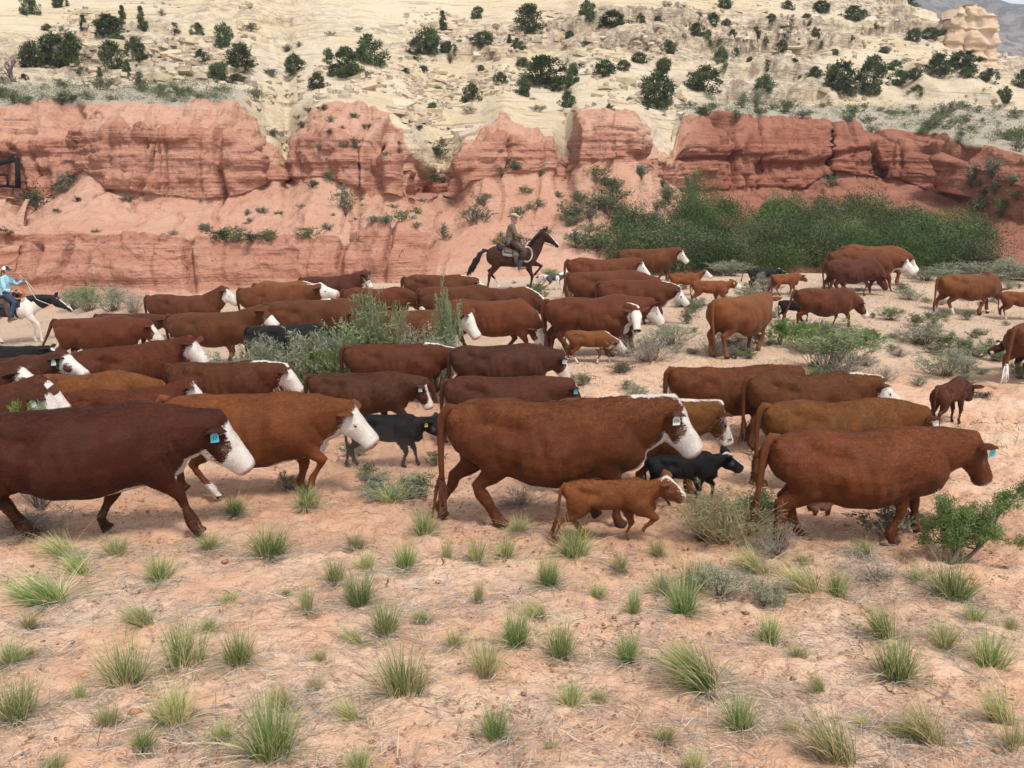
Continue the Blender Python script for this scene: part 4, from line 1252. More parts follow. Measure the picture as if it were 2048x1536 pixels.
def make_tag(parent, hinfo, col, text, side, s):
    pos, dr, nv = hinfo['ears'][side]
    fw = _nrm(np.array((0.0, float(side), 0.0)) * .9 + np.array((.25, 0, 0)))
    wx = _nrm(np.cross((0, 0, 1.0), fw)); up = np.array((0, 0, 1.0))
    c = pos + np.array((0, 0, -.045)) + fw * .028
    hw, hh = .036, .052
    out = [(-hw, -hh), (hw, -hh), (hw * .95, hh * .25), (hw * .55, hh * .75), (hw * .28, hh), (-hw * .28, hh), (-hw * .55, hh * .75), (-hw * .95, hh * .25)]
    V = [c + wx * x + up * y + fw * .003 for x, y in out] + [c + wx * x + up * y - fw * .003 for x, y in out]
    k = len(out)
    F = [tuple(range(k)), tuple(range(2 * k - 1, k - 1, -1))] + [(i, i + k, (i + 1) % k + k, (i + 1) % k) for i in range(k)]
    o = mesh_obj('ear_tag', V, F, tag_material(col, TAG_COL[col]), parent, False)
    if text:
        cu = bpy.data.curves.new('tag_number', 'FONT')
        cu.body = text
        cu.size = .05
        cu.align_x = 'CENTER'; cu.align_y = 'CENTER'
        cu.extrude = .0006
        t0 = bpy.data.objects.new('tmp_text', cu)
        COL.objects.link(t0)
        me = bpy.data.meshes.new_from_object(t0.evaluated_get(bpy.context.evaluated_depsgraph_get()))
        bpy.data.objects.remove(t0, do_unlink=True)
        me.materials.clear()
        me.materials.append(INK)
        t = bpy.data.objects.new('tag_number', me)
        COL.objects.link(t)
        t.parent = o
        m = Matrix((tuple(wx) , tuple(up), tuple(fw))).transposed().to_4x4()
        if side < 0:
            pass
        m.translation = Vector(c - up * .012 + fw * .0042)
        t.matrix_local = m
        t.scale = (.82, 1, 1)
    return o
HAIR = NT('hair_strands')
HAIR.color(HAIR.attr('tint'))
HAIR.b.inputs['Roughness'].default_value = .6
HAIR.b.inputs['Specular IOR Level'].default_value = .14
HAIR = HAIR.m
def coat_hair(V, F, C, coat, n, ln, wd, seed, root):
    """The hair of the coat itself: short strands lying back along the body, ragged at the white markings."""
    r = np.random.default_rng(seed)
    Q = np.array([q for q in F if len(q) == 4])
    A, B, Cc, D = V[Q[:, 0]], V[Q[:, 1]], V[Q[:, 2]], V[Q[:, 3]]
    nr = np.cross(Cc - A, D - B)
    ar = np.linalg.norm(nr, axis=1)
    nr = nr / (ar[:, None] + 1e-12)
    k = r.choice(len(Q), n, p=ar / ar.sum())
    u, v = r.random((n, 1)), r.random((n, 1))
    P = (A[k] * (1 - u) + B[k] * u) * (1 - v) + (D[k] * (1 - u) + Cc[k] * u) * v
    N = nr[k]
    c4 = C[Q[k, 0]]
    ok = c4[:, 1] < .5
    P, N, c4 = P[ok], N[ok], c4[ok]
    n = len(P)
    wv = np.stack([fbm(P[:, 0] * 7, P[:, 1] * 7, P[:, 2] * 7, 2, 5 + q) for q in range(3)], -1)
    flow = np.array((-1.0, 0, -.42)) + wv * (.9 + 1.6 * c4[:, 3:4]) + r.normal(0, .22 + .35 * c4[:, 3:4], (n, 3))
    flow -= N * np.sum(flow * N, 1, keepdims=True)
    flow /= np.linalg.norm(flow, axis=1, keepdims=True) + 1e-9
    lift = r.uniform(.06, .30, (n, 1)) + .25 * c4[:, 3:4] * r.random((n, 1))
    d = flow + N * lift
    d /= np.linalg.norm(d, axis=1, keepdims=True)
    side = np.cross(d, N); side /= np.linalg.norm(side, axis=1, keepdims=True) + 1e-9
    L = (ln * r.uniform(.6, 1.35, n) * (1 + .5 * c4[:, 3]))[:, None]; w = (wd * r.uniform(.7, 1.3, n))[:, None] * .5
    p0 = P + N * .001; p1 = P + d * L * .55; p2 = P + (d - N * .25 * lift) * L
    VV = np.stack([p0 - side * w, p0 + side * w, p1 - side * w * .8, p1 + side * w * .8, p2], 1)
    f1 = np.arange(n)[:, None] * 5
    FF = [tuple(q) for q in np.concatenate([f1 + np.array([[0, 1, 3, 2]])]).tolist()] + [tuple(q) for q in (f1 + np.array([[2, 3, 4]])).tolist()]
    white = (c4[:, :1] + r.normal(0, .10, (n, 1))) > .5
    patch = 1 + .35 * fbm(P[:, 0] * 2.4, P[:, 1] * 2.4, P[:, 2] * 2.4, 3, seed)[:, None] + .25 * fbm(P[:, 0] * 9, P[:, 1] * 9, P[:, 2] * 9, 2, seed + 3)[:, None]
    base = np.asarray(coat) * patch * np.exp(r.normal(0, .19, (n, 1)))
    bl = c4[:, 3:4] * np.clip(.5 + .9 * fbm(P[:, 0] * 26, P[:, 1] * 26, P[:, 2] * 26, 2, seed + 9)[:, None], 0, 1.2)
    base = base * (1 + bl * np.array((1.1, 1.5, 1.3)))
    wc = np.array((.72, .66, .60)) * np.exp(r.normal(0, .10, (n, 1)))
    col = np.where(white, wc, base)
    pk = np.clip(c4[:, 2:3] * 1.3, 0, 1)
    col = col * (1 - pk) + np.array((.48, .31, .26)) * pk * np.where(white, 1, .55)
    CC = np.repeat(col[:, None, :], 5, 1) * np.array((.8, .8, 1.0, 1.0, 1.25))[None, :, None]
    CC = np.concatenate([CC.reshape(-1, 3), np.ones((n * 5, 1))], 1)
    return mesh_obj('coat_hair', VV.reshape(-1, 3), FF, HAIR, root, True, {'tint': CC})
def make_bovine(label, P, x, y, z, hd, s, coat, name='cow', tagc=None, detail=True, group=None):
    root = empty(name, (x, y, z), hd, s)
    root.scale = (s, s, s * ZK)
    root.rotation_euler = (0, R(float(np.clip(np.random.default_rng(P.get('seed', 1) + 31).normal(0, 1.0), -1.6, 1.6))), hd)
    tag(root, label, 'calf' if P.get('calf') else 'cow', group)
    V, F, C, H = build_quadruped(P)
    b = mesh_obj('body', V, F, COAT, root, True, {'pattern': C})
    b.color = tuple(coat) + (1,)
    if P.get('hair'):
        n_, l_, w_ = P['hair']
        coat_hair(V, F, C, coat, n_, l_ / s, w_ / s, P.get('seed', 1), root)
    if detail:
        for sg in (-1, 1):
            ev, ef = ellipsoid_geo(H['eyes'][sg], (.022, .020, .022), 10, 8)
            mesh_obj('eye', ev, ef, EYE, root)
    if tagc:
        make_tag(root, H, tagc[0], tagc[1], tagc[2], s)
    return root

ZK = .965
def place(e, P):
    """Depth, size and turn of an animal from the photo: columns of rump and poll (or trunk), row of its back."""
    cx, yt, L, hd = e['at']
    calf = e.get('calf', 0.0)
    xs = 1.10 * (1 - .13 * calf)
    d, s = e.get('d'), e.get('s')
    top = 1.262 * ZK
    Lw = 1.71 * xs
    ch = math.cos(R(hd)); sh = math.sin(R(hd))
    lo, hi = ((.46, .80) if calf > .45 else (.84, 1.14))
    ss, dd = s or (.6 if calf > .45 else 1.0), d or 12.0
    hd_ = list(P['head'])
    xroot = None
    for it in range(80):
        if 'rump' in e:
            P0 = head_frame(dict(P, head=tuple(hd_)), calf, False, xs)[3]
            span = (P0[0] * ch - P0[1] * sh) + .865 * xs * ch
            L_px = (e['poll'][0] - e['rump']) / max(span, .3)           # pixels per unit of the animal
            cxx = e['rump'] + L_px * .865 * xs * ch
        else:
            L_px = L / (Lw * (abs(ch) + .25 * abs(sh))); cxx = cx
        dx, dy, dz = ray(cxx, yt)
        if d is None and s is None:
            dd = .5 * dd + .5 * F_PX * ss / L_px
        zb = CAM_H + dz / dy * dd
        g = float(ground_z(dx / dy * dd, dd))
        if s is None:
            ss = .7 * ss + .3 * (zb - g) / top
            ss = min(max(ss, lo), hi)
        if d is None and (s is not None or ss in (lo, hi)):
            dd = dd + .5 * ((CAM_H - g - top * ss) / (-dz / dy) - dd)
        xroot = dx / dy * dd
        if e.get('poll') and it > 10:
            # neck raised or lowered until the poll stands on its row
            P0 = head_frame(dict(P, head=tuple(hd_)), calf, False, xs)[3]
            w = np.array([xroot + (P0[0] * ch - P0[1] * sh) * ss, dd + (P0[0] * sh + P0[1] * ch) * ss, g + (P0[2] + .03) * ss * ZK])
            py = project(w)[1]
            hd_[0] = float(np.clip(hd_[0] + (py - e['poll'][1]) * .12, -52, 38))
    P['head'] = tuple(hd_)
    return xroot, dd, g, ss
# ---- the herd, animal by animal: centre column, row of the back, trunk length in the photo, heading (+ away, - towards the camera)
RED = 'red'
HERD = [
 # front rank
 dict(k='F1', rump=-85, poll=(425, 845), at=(140, 835, 430, 14), d=8.35, s=1.13, coat='dark', legs='step', head=(-4, 4, 54, 2), head_size=1.10, face='wide', belly=1, throat=.6, tag=('blue', '17', -1), fat=1.12, tail=(0, .1),
      L='dark red cow with white face and blue ear tag, striding past in front'),
 dict(k='F2', rump=310, poll=(705, 812), at=(478, 785, 330, 0), coat='orange', legs=dict(FL=(.02, 0), FR=(.22, .16), HL=(-.15, 0), HR=(.32, 0)), head=(2, -4, 47, -6), face='full', throat=1, belly=.5, socks=dict(HR=.20), fat=1.08, bleach=.35,
      L='orange red cow with white face walking behind the dark red front cow, one foreleg lifted'),
 dict(k='F3', rump=690, poll=(868, 835), at=(770, 826, 165, 4), calf=1.0, coat='black', legs=dict(FL=(.20, 0), FR=(-.1, 0), HL=(-.1, 0), HR=(-.25, 0)), head=(0, -14, 40, -20), face='none', dark_nose=1, tag=('yellow', '75', -1), bleach=.08,
      L='black calf with yellow ear tag walking through dust before a dark brown cow'),
 dict(k='F6', rump=885, poll=(1362, 812), at=(1108, 797, 440, 2), coat='mid', legs=dict(FL=(-.1, 0), FR=(.1, 0), HL=(-.36, 0), HR=(.20, 0)), head=(-2, 0, 55, -6), face='wide', crest=.6, throat=1.6, belly=.5, fat=1.14, bleach=.75, tag=('white', '706', -1), tail=(-.12, .05),
      L='big red cow with curly golden back, white face and white ear tag 706'),
 dict(k='F7', rump=1130, poll=(1335, 957), at=(1208, 957, 170, 0), d=8.15, calf=1.0, coat='calf', legs='run', head=(8, -6, 40, -12), face='snip', tail=(0, .12),
      L='small light brown calf trotting close to the big cow tagged 706, nearest calf of all'),
 dict(k='F8', rump=1290, poll=(1466, 907), at=(1372, 906, 170, 6), d=9.7, calf=1.0, coat='black', legs='walkB', head=(0, -4, 40, -6), face='snip', dark_nose=1, bleach=.04, ears=(.2, .1),
      L='black calf with white nose blaze walking under the chin of the cow tagged 706'),
 dict(k='F9', rump=1095, poll=(1446, 815), at=(1222, 795, 330, 2), d=10.3, coat='orange', legs='walkA', head=(-4, 10, 62, 14), face='mottled', crest=1, fat=1.0, bleach=.7,
      L='golden red cow with speckled grey white muzzle and white topknot behind the cow tagged 706'),
 dict(k='F10', rump=1330, poll=(1608, 742), at=(1452, 729, 250, 3), coat='mid', legs='walkB', head=(-6, 10, 55, 15), face='full', white_tail=0, bleach=.3,
      L='red cow with dark tail, her head hidden behind the white crested cow'),
 dict(k='F11', rump=1490, poll=(1770, 762), at=(1612, 744, 255, 3), coat='mid', legs='walkA', head=(-4, 0, 38, -4), head_size=1.18, face='full', crest=.9, bleach=.35, tag=('pale', '', -1), tail=(-.08, .05),
      L='red cow with white crested neck and wholly white face above the sandy ground'),
 dict(k='F12', rump=1522, poll=(1868, 828), at=(1662, 795, 290, 2), coat='orange', legs='walkB', head=(-6, 6, 56, 14), face='wide', bleach=.5, tag=('white', '', -1), tail=(-.08, .08),
      L='orange red cow with whitish ear tag, directly behind the nearest cow by the shrub'),
 dict(k='F13', rump=1535, poll=(1978, 882), at=(1712, 853, 355, 2), coat='tan', legs=dict(FL=(.14, 0), FR=(-.24, 0), HL=(.1, 0), HR=(-.18, 0)), head=(-3, 8, 60, 16), face='snip', udder=1.0, fat=1.1, bleach=.3, tag=('blue', '', -1), tail=(-.08, .14), seed=9,
      L='tan red cow with udder and blank blue ear tag, nearest cow by the green shrub'),
 # middle ranks
 dict(k='M4', rump=612, poll=(850, 765), at=(722, 743, 225, 0), coat='maroon', legs='walkA', head=(-10, -4, 68, -8), face='blaze', tag=('pale', '', -1), bleach=.15, tail=(-.05, .05),
      L='dark maroon cow with head low and brown cheeks, right behind the black calf tagged yellow'),
 dict(k='M5', rump=885, poll=(1148, 767), at=(1000, 752, 255, 2), coat='maroon', legs='walkB', head=(-4, 6, 60, 14), face='blaze', tag=('blue', '', -1), bleach=.18, tail=(-.05, .05),
      L='smooth maroon cow with bright blue ear tag just behind the curly backed cow'),
 dict(k='M34', rump=683, poll=(908, 702), at=(785, 686, 205, 6), coat='red', legs='walkA', head=(-22, 10, 60, 16), face='full', crest=1, bleach=.25,
      L='red cow with arched back and white crest in front of the large grey green bush'),
 dict(k='M35', rump=900, poll=(1126, 712), at=(1000, 690, 205, 2), coat='maroon', legs='walkB', head=(-10, 4, 66, 12), face='wide', bleach=.2, tag=('pale', '', -1), tail=(-.06, .0),
      L='maroon cow beside the white legged calf, her head in front of the sand'),
 dict(k='M33', rump=330, poll=(578, 738), at=(425, 722, 205, -2), coat='red', legs='walkA', head=(-8, 0, 52, 0), face='full', crest=1, white_tail=1, bleach=.3,
      L='red cow with white crest and pale tail left of the grey green bush'),
 dict(k='M32', rump=122, poll=(385, 768), at=(222, 776, 220, 2), coat='red', legs='walkB', head=(-4, 6, 50, 12), face='full', bleach=.2, white_tail=0,
      L='red cow whose white poll shows over the back of the orange red walker'),
 dict(k='MC', rump=35, poll=(322, 772), at=(165, 744, 230, 2), d=12.9, coat='orange', legs='walkA', head=(-14, 6, 60, 10), face='wide', bleach=.3,
      L='orange brown cow with raised shoulder hump, head low behind the pale tailed cow'),
 dict(k='MA', rump=-110, poll=(125, 708), at=(28, 714, 190, 0), d=14.0, coat='maroon', legs='walkB', head=(-4, -12, 32, -14), face='patch', tag=('pale', '', -1), bleach=.12,
      L='maroon cow with white face and brown eye patch, below the black starred calf'),
 dict(k='MB', rump=-190, poll=(5, 738), at=(-125, 742, 200, 0), d=12.9, coat='maroon', legs='walkA', head=(0, -8, 22, -10), face='patch', bleach=.12,
      L='level white cow head with brown eye spot entering at the picture edge'),
 dict(k='MD', rump=-195, poll=(72, 765), at=(-75, 772, 215, 0), d=11.4, coat='red', legs='walkB', head=(2, -4, 46, -8), face='full', bleach=.2,
      L='large white cow head with dark ear above the little green bush at the edge'),
 dict(k='ME', rump=-215, poll=(42, 788), at=(-62, 790, 230, 0), d=10.3, coat='maroon', legs='walkA', head=(-14, 0, 55, 0), face='full', tag=('pale', '', -1), bleach=.15, throat=1,
      L='maroon cow at the picture edge with lowered white face behind the little green bush'),
 dict(k='M15', at=(252, 690, 150, 42), s=1.02, coat='red', legs='walkB', head=(22, -44, 52, -58), face='full', bleach=.25,
      L='red cow turned away in quarter view, white face looking back over her shoulder'),
 dict(k='M14', rump=105, poll=(298, 650), at=(200, 632, 185, 0), coat='red', legs='walkA', head=(-6, 6, 52, 12), face='wide', tail=(-.1, .35), bleach=.2,
      L='red cow with her tail swung out, nearest to the pinto horse'),
 dict(k='M14b', at=(252, 641, 110, 0), d=22.5, coat='maroon', legs='walkA', head=(4, -10, 30, -10), face='blaze', bleach=.1,
      L='brown cow almost hidden, a reddish ear and streak of white showing behind two red cows'),
 dict(k='M16', rump=333, poll=(530, 618), at=(418, 622, 180, 0), coat='red', legs='walkB', head=(2, -4, 44, -6), face='half', bleach=.2,
      L='red cow with half white muzzle held level, standing over a black calf beside the bush'),
 dict(k='M17', rump=290, poll=(450, 570), at=(365, 587, 152, 0), coat='red', legs='walkA', head=(24, 4, 40, 6), face='full', bleach=.25,
      L='red cow with head held high, alone beneath the sandy bank'),
 dict(k='M18', rump=477, poll=(645, 573), at=(548, 571, 145, 0), coat='mid', legs='walkB', head=(-4, -8, 14, -14), face='full', crest=.8, bleach=.35,
      L='red cow stretching a white face out level over the back of another cow'),
 dict(k='M19', at=(568, 562, 90, 0), d=26.2, coat='orange', legs='walkB', head=(-16, 6, 50, 6), face='full', crest=1, bleach=1,
      L='golden backed cow, only her bright back showing behind the level faced cow'),
 dict(k='M20', rump=560, poll=(700, 640), at=(628, 592, 140, 6), d=20.5, coat='red', legs='walkA', head=(-40, 10, 60, 10), face='full', bleach=.2,
      L='red cow with head down behind the bush, a black calf at her breast'),
 dict(k='M21', rump=600, poll=(732, 548), at=(664, 551, 115, 4), coat='maroon', legs='walkA', head=(10, -10, 58, -20), face='half', bleach=.1, ears=(.3, 0),
      L='maroon cow with raised dark ears and white nose, farthest back below the red cliff'),
 dict(k='M22', rump=685, poll=(838, 598), at=(762, 574, 140, 0), coat='red', legs='walkB', head=(-14, -2, 60, -6), face='half', bleach=.35, ears=(.8, 0),
      L='red cow behind the bush top with one ear pricked and white muzzle'),
 dict(k='M23', rump=735, poll=(884, 622), at=(815, 613, 140, 0), d=17.8, coat='mid', legs='walkA', head=(-16, -10, 58, -18), face='full', bleach=.2,
      L='red cow half sunk behind the bush, green shadowed white face between twigs'),
 dict(k='M36', rump=806, poll=(955, 562), at=(870, 549, 128, 0), coat='red', legs='walkB', head=(-8, 4, 40, 4), face='full', crest=.6, white_tail=0, bleach=.2,
      L='red cow with dark hanging tail, closest to the running bay horse'),
 dict(k='M37b', at=(915, 572, 140, 0), d=22.3, coat='red', legs='walkA', head=(-30, 0, 50, 0), face='full', bleach=.2,
      L='red cow with long straight back, between the bush top and the arched grazing cow'),
 dict(k='M37', rump=940, poll=(1088, 606), at=(1010, 573, 140, -6), coat='red', legs='walkB', head=(-48, -8, 68, -14), face='half', crest=1, bleach=.2,
      L='red cow grazing with arched back and muzzle near the ground, behind the bush'),
 dict(k='M38', rump=902, poll=(1066, 655), at=(985, 598, 165, -6), s=1.04, coat='mid', legs='walkA', head=(-52, -14, 62, -34), face='wide', bleach=.2,
      L='red cow grazing with white face down, over the back of a young cow'),
 dict(k='M39', rump=922, poll=(1040, 674), at=(985, 647, 112, -4), calf=.35, s=.80, d=15.6, coat='red', legs='stand', head=(-45, -10, 60, -14), face='full', bleach=.12, dark_nose=1,
      L='young red cow, head lowered, standing below the grazing white faced cow'),
 dict(k='M40', rump=1132, poll=(1280, 522), at=(1200, 516, 140, 2), coat='mid', legs='walkA', head=(4, -8, 48, -10), face='full', bleach=.25, tail=(-.1, .05),
      L='red cow with white face and hanging tail, ahead of the bay horse'),
 dict(k='M41', at=(1215, 541, 140, 2), d=23.2, coat='mid', legs='walkB', head=(-10, 0, 50, 0), face='full', bleach=.2, tail=(-.05, 0),
      L='red cow with only her rump and back showing between two similar cows'),
 dict(k='M42', rump=1195, poll=(1358, 578), at=(1275, 559, 152, 0), coat='red', legs='walkA', head=(-14, -8, 50, -14), face='full', crest=.8, bleach=.2, throat=1,
      L='red cow walking with lowered white face and white neck line above the pale ground'),
 dict(k='M43', rump=1102, poll=(1293, 608), at=(1195, 591, 150, 2), d=18.9, coat='red', legs='walkB', head=(-14, 0, 55, 4), face='full', bleach=.2, ears=(.6, 0),
      L='red cow behind the staring one, pricked ear and grazing muzzle at her shoulder'),
 dict(k='M44', rump=1097, poll=(1268, 620), at=(1190, 606, 175, -8), coat='mid', legs='walkA', head=(2, -52, 60, -78), face='full', crest=1, throat=1.4, fat=1.1, bleach=.2, dark_nose=1, tail=(-.05, .05), white_tail=1,
      L='red cow staring straight at the viewer with full white face and white shoulder streak'),
 dict(k='M45', rump=1132, poll=(1238, 680), at=(1185, 660, 112, -6), calf=.9, coat='calf', legs='walkB', head=(-12, -4, 42, -8), face='full', crest=1, throat=2, belly=1, socks=dict(FL=.22, FR=.22, HL=.26, HR=.26),
      L='bright red calf with white face and four white socks on the sand'),
 dict(k='M46', rump=1237, poll=(1362, 501), at=(1302, 497, 122, -2), coat='mid', legs='walkB', head=(12, -8, 52, -12), face='full', bleach=.35,
      L='red cow with raised white face, first in front of the dark green brush'),
 dict(k='M47', rump=1345, poll=(1405, 529), at=(1372, 531, 62, 0), calf=.8, d=27.5, s=.6, coat='calf', legs='run', head=(6, -8, 34, -12), face='full', throat=1, socks=dict(FR=.2, HR=.2, FL=.2, HL=.2),
      L='running calf with white face in front of the raised white faced cow'),
 dict(k='M48', rump=1383, poll=(1467, 560), at=(1428, 560, 78, 0), calf=.9, coat='calf', legs='walkA', head=(14, 4, 34, 0), face='half', tag=('yellow', '', -1),
      L='brown calf with yellow ear tag walking alone towards the grey shrub'),
 dict(k='M49', rump=1497, poll=(1560, 538), at=(1527, 538, 64, 4), calf=.9, coat='black', legs='stand', head=(20, 0, 20, 10), face='snip', dark_nose=1, tail=(0, .9), bleach=0,
      L='small black calf with raised tail beside the brush'),
 dict(k='M50', rump=1541, poll=(1608, 548), at=(1573, 546, 62, 16), calf=.9, coat='calf', legs='walkB', head=(10, 6, 34, 4), face='snip', tag=('yellow', '', -1),
      L='brown calf with pale nose between the tail raising black calf and a bulky cow'),
 dict(k='M51', at=(1588, 601, 84, 4), calf=.9, s=.47, d=22.6, coat='black', legs='walkA', head=(-10, 6, 40, 0), face='none', dark_nose=1, bleach=0,
      L='black calf mostly hidden behind a walking red cow'),
 dict(k='M52', rump=1585, poll=(1728, 602), at=(1650, 576, 128, 10), coat='red', legs='walkA', head=(-12, -4, 54, -10), face='blaze', bleach=.2, tail=(-.1, .3),
      L='red cow with white blaze walking past a half hidden black calf'),
 dict(k='M53', at=(1482, 590, 112, 42), s=1.05, coat='orange', legs='stand', head=(8, 22, 40, 45), face='wide', udder=1.1, bleach=.5, fat=1.12, belly=.7, tail=(-.05, 0),
      L='bulky orange cow seen from behind with full white udder, standing beside the sand'),
 dict(k='M54', rump=1650, poll=(1770, 562), at=(1712, 517, 122, 4), coat='maroon', legs='walkB', head=(-36, -14, 66, -20), face='none', dark_nose=1, bleach=.08, fat=1.1,
      L='plain brown cow with no white face grazing on the rim above the brush'),
 dict(k='M55', rump=1668, poll=(1800, 522), at=(1722, 499, 128, -4), d=28.4, coat='mid', legs='walkA', head=(-12, -6, 40, -10), face='full', throat=1, bleach=.4,
      L='red cow with white face stretched forward, just past the plain brown cow'),
 dict(k='M56', at=(1745, 490, 100, 0), d=30.2, coat='orange', legs='walkA', head=(-20, 6, 50, 6), face='full', bleach=.3,
      L='orange cow, only her back visible, rearmost of three on the rim'),
 dict(k='M57', at=(1940, 546, 132, 8), coat='orange', legs='walkB', head=(-40, 22, 60, 30), face='wide', socks=dict(HL=.26, HR=.26, FL=.1), bleach=.4, belly=1, tail=(-.05, .1),
      L='orange cow with white hind feet grazing apart from the herd'),
 dict(k='M58', at=(2045, 582, 84, -10), calf=.8, coat='calf', legs='stand', head=(-30, 0, 50, 0), face='full', socks=dict(HL=.2, HR=.2),
      L='brown calf cut off by the picture edge behind the grazing orange cow'),
 dict(k='M59', at=(1907, 726, 88, 42), calf=.9, s=.60, d=13.4, coat='calfdark', legs=dict(FL=(.06, 0), FR=(.02, 0), HL=(-.12, 0), HR=(-.18, 0)), head=(-10, -8, 50, 10), face='none', tail=(0, .02), bleach=.1,
      L='dark red calf walking away over the bare sand, seen from behind'),
 dict(k='M60', at=(2092, 640, 140, 28), s=1.0, coat='mid', legs='walkB', head=(-20, 0, 50, 0), face='full', belly=1, bleach=.3, tail=(-.12, .3), white_tail=1, socks=dict(HL=.1),
      L='red cow rump and hind legs at the picture edge with pale tail tip'),
 dict(k='M61', at=(2078, 676, 80, 178), calf=.8, s=.66, d=17.6, coat='dark', legs='stand', head=(-4, 0, 30, 0), face='star', throat=1.2, belly=1, dark_nose=1,
      L='dark calf with white throat peering out from behind the cow at the picture edge'),
 dict(k='M24', at=(575, 640, 150, 6), calf=.45, s=.95, d=18.1, coat='black', legs='walkA', head=(-14, -6, 40, -10), face='none', dark_nose=1, tag=('pale', '', -1), bleach=.03,
      L='black young cow sloping down behind the grey green bush'),
 dict(k='M25', at=(702, 634, 80, 20), calf=.8, s=.75, d=18.6, coat='black', legs='stand', head=(0, 10, 40, 10), face='none', dark_nose=1, bleach=.03,
      L='black calf deep in the bush at the breast of a red cow'),
 dict(k='M26', at=(20, 688, 110, 0), calf=.8, s=.72, coat='black', legs='walkA', head=(16, -4, 36, -4), face='star', dark_nose=1, bleach=.03, throat=.5,
      L='black calf with white star and muzzle trotting below the pinto horse'),
 dict(k='M36b', at=(850, 596, 90, 12), calf=.8, s=.66, d=21.0, coat='black', legs='stand', head=(12, -30, 40, -50), face='none', dark_nose=1, bleach=.03,
      L='black calf hidden among cows with pale ear studs, under the dark tailed cow'),
]
LOG = []
def build_herd():
    for i, e in enumerate(HERD):
        hd, calf = e['at'][3], e.get('calf', 0.0)
        P = {k: v for k, v in e.items() if k in ('head', 'face', 'crest', 'throat', 'belly', 'socks', 'fat', 'bleach', 'udder', 'tail', 'white_tail', 'white_ears', 'dark_nose', 'ears', 'calf', 'head_size')}
        x, d, g, s = place(e, P)
        P['legs'] = GAIT[e['legs']] if isinstance(e['legs'], str) else e['legs']
        P['seed'] = e.get('seed', i)
        P['voxel'] = .017 / s if d < 10.5 else (.022 if d < 16 else .028) / max(s, .7)
        if d < 11.2: P['hair'] = (int(62000 * s * s * (.6 if calf > .45 else 1)), .024, .0042)
        elif d < 16.2: P['hair'] = (int(24000 * s * s), .030, .007)
        rr = np.random.default_rng(100 + i)
        if e['legs'] in ('walkA', 'walkB') :
            P['legs'] = {k: (v[0] * rr.uniform(.7, 1.25) + rr.uniform(-.04, .04), v[1] + (rr.uniform(.02, .08) if rr.random() < .2 else 0)) for k, v in P['legs'].items()}
        c = np.array(COATS[e['coat']]) * rr.uniform(.92, 1.08, 3)
        g2 = float(ground_z(x, d))
        make_bovine(e['L'], P, x, d, g2 - .01, R(hd), s, c, 'calf' if calf > .45 else 'cow', e.get('tag'), d < 24)
        LOG.append('%-5s d=%.1f s=%.2f x=%.1f g=%.2f neck=%.0f' % (e['k'], d, s, x, g2, P['head'][0]))
build_herd()
# ================================================================ RIDERS, HORSES, DOG
SKIN = plain('skin', (.42, .23, .16), .55, .3, .12, 30)
LEATHER = plain('saddle_leather', (.060, .030, .018), .5, .4, .35, 14, .004)
DARKLEA = plain('dark_leather', (.022, .017, .015), .55, .35, .3, 14, .004)
DENIM = plain('denim', (.035, .052, .095), .85, .15, .25, 30, .003)
ROPE_W = plain('pale_rope', (.50, .45, .38), .8, .2, .25, 90, .003)
ROPE_O = plain('orange_rope', (.55, .13, .045), .8, .2, .25, 90, .003)
HAIRB = plain('black_horsehair', (.008, .007, .008), .5, .3, .3, 30, .004)
HAIRP = plain('brown_hair', (.10, .055, .03), .6, .3, .3, 40, .004)
STEEL = plain('worn_steel', (.35, .34, .33), .35, .5, .1, 20)
def hand_geo(mb, wrist, fwd, up, side, s=1.0, curl=.9):
    """Palm, four bent fingers of different length and a thumb, closed round a rope or rein."""
    w = np.asarray(wrist, float); f = _nrm(fwd); u = _nrm(np.asarray(up, float) - f * np.dot(up, f)); l = np.cross(u, f) * side
    mb.tube([w - f * .02, w + f * .03, w + f * .075, w + f * .092], [(.024, .017), (.034, .016), (.040, .015), (.034, .011)], 8, l)
    for k, (ln, off) in enumerate(((.066, .030), (.076, .010), (.070, -.010), (.054, -.029))):
        p = w + f * .088 + l * off
        pts = [p - f * .02, p]
        d = f.copy()
        for q in range(3):
            ang = curl * (.7 + .25 * q)
            d = _nrm(d * math.cos(ang) - u * math.sin(ang))
            u2 = u
            pts.append(pts[-1] + d * ln * (.42, .33, .25)[q])
        mb.tube(pts, [.0095, .0098, .009, .0082, .0068], 6)
    p = w + f * .03 + l * .032
    mb.tube([p - l * .012, p + (l * .8 + f * .6) * .028, p + (l * .75 + f * 1.2) * .042 - u * .02, p + (l * .3 + f * 1.5) * .045 - u * .04], [.013, .0125, .011, .008], 6)

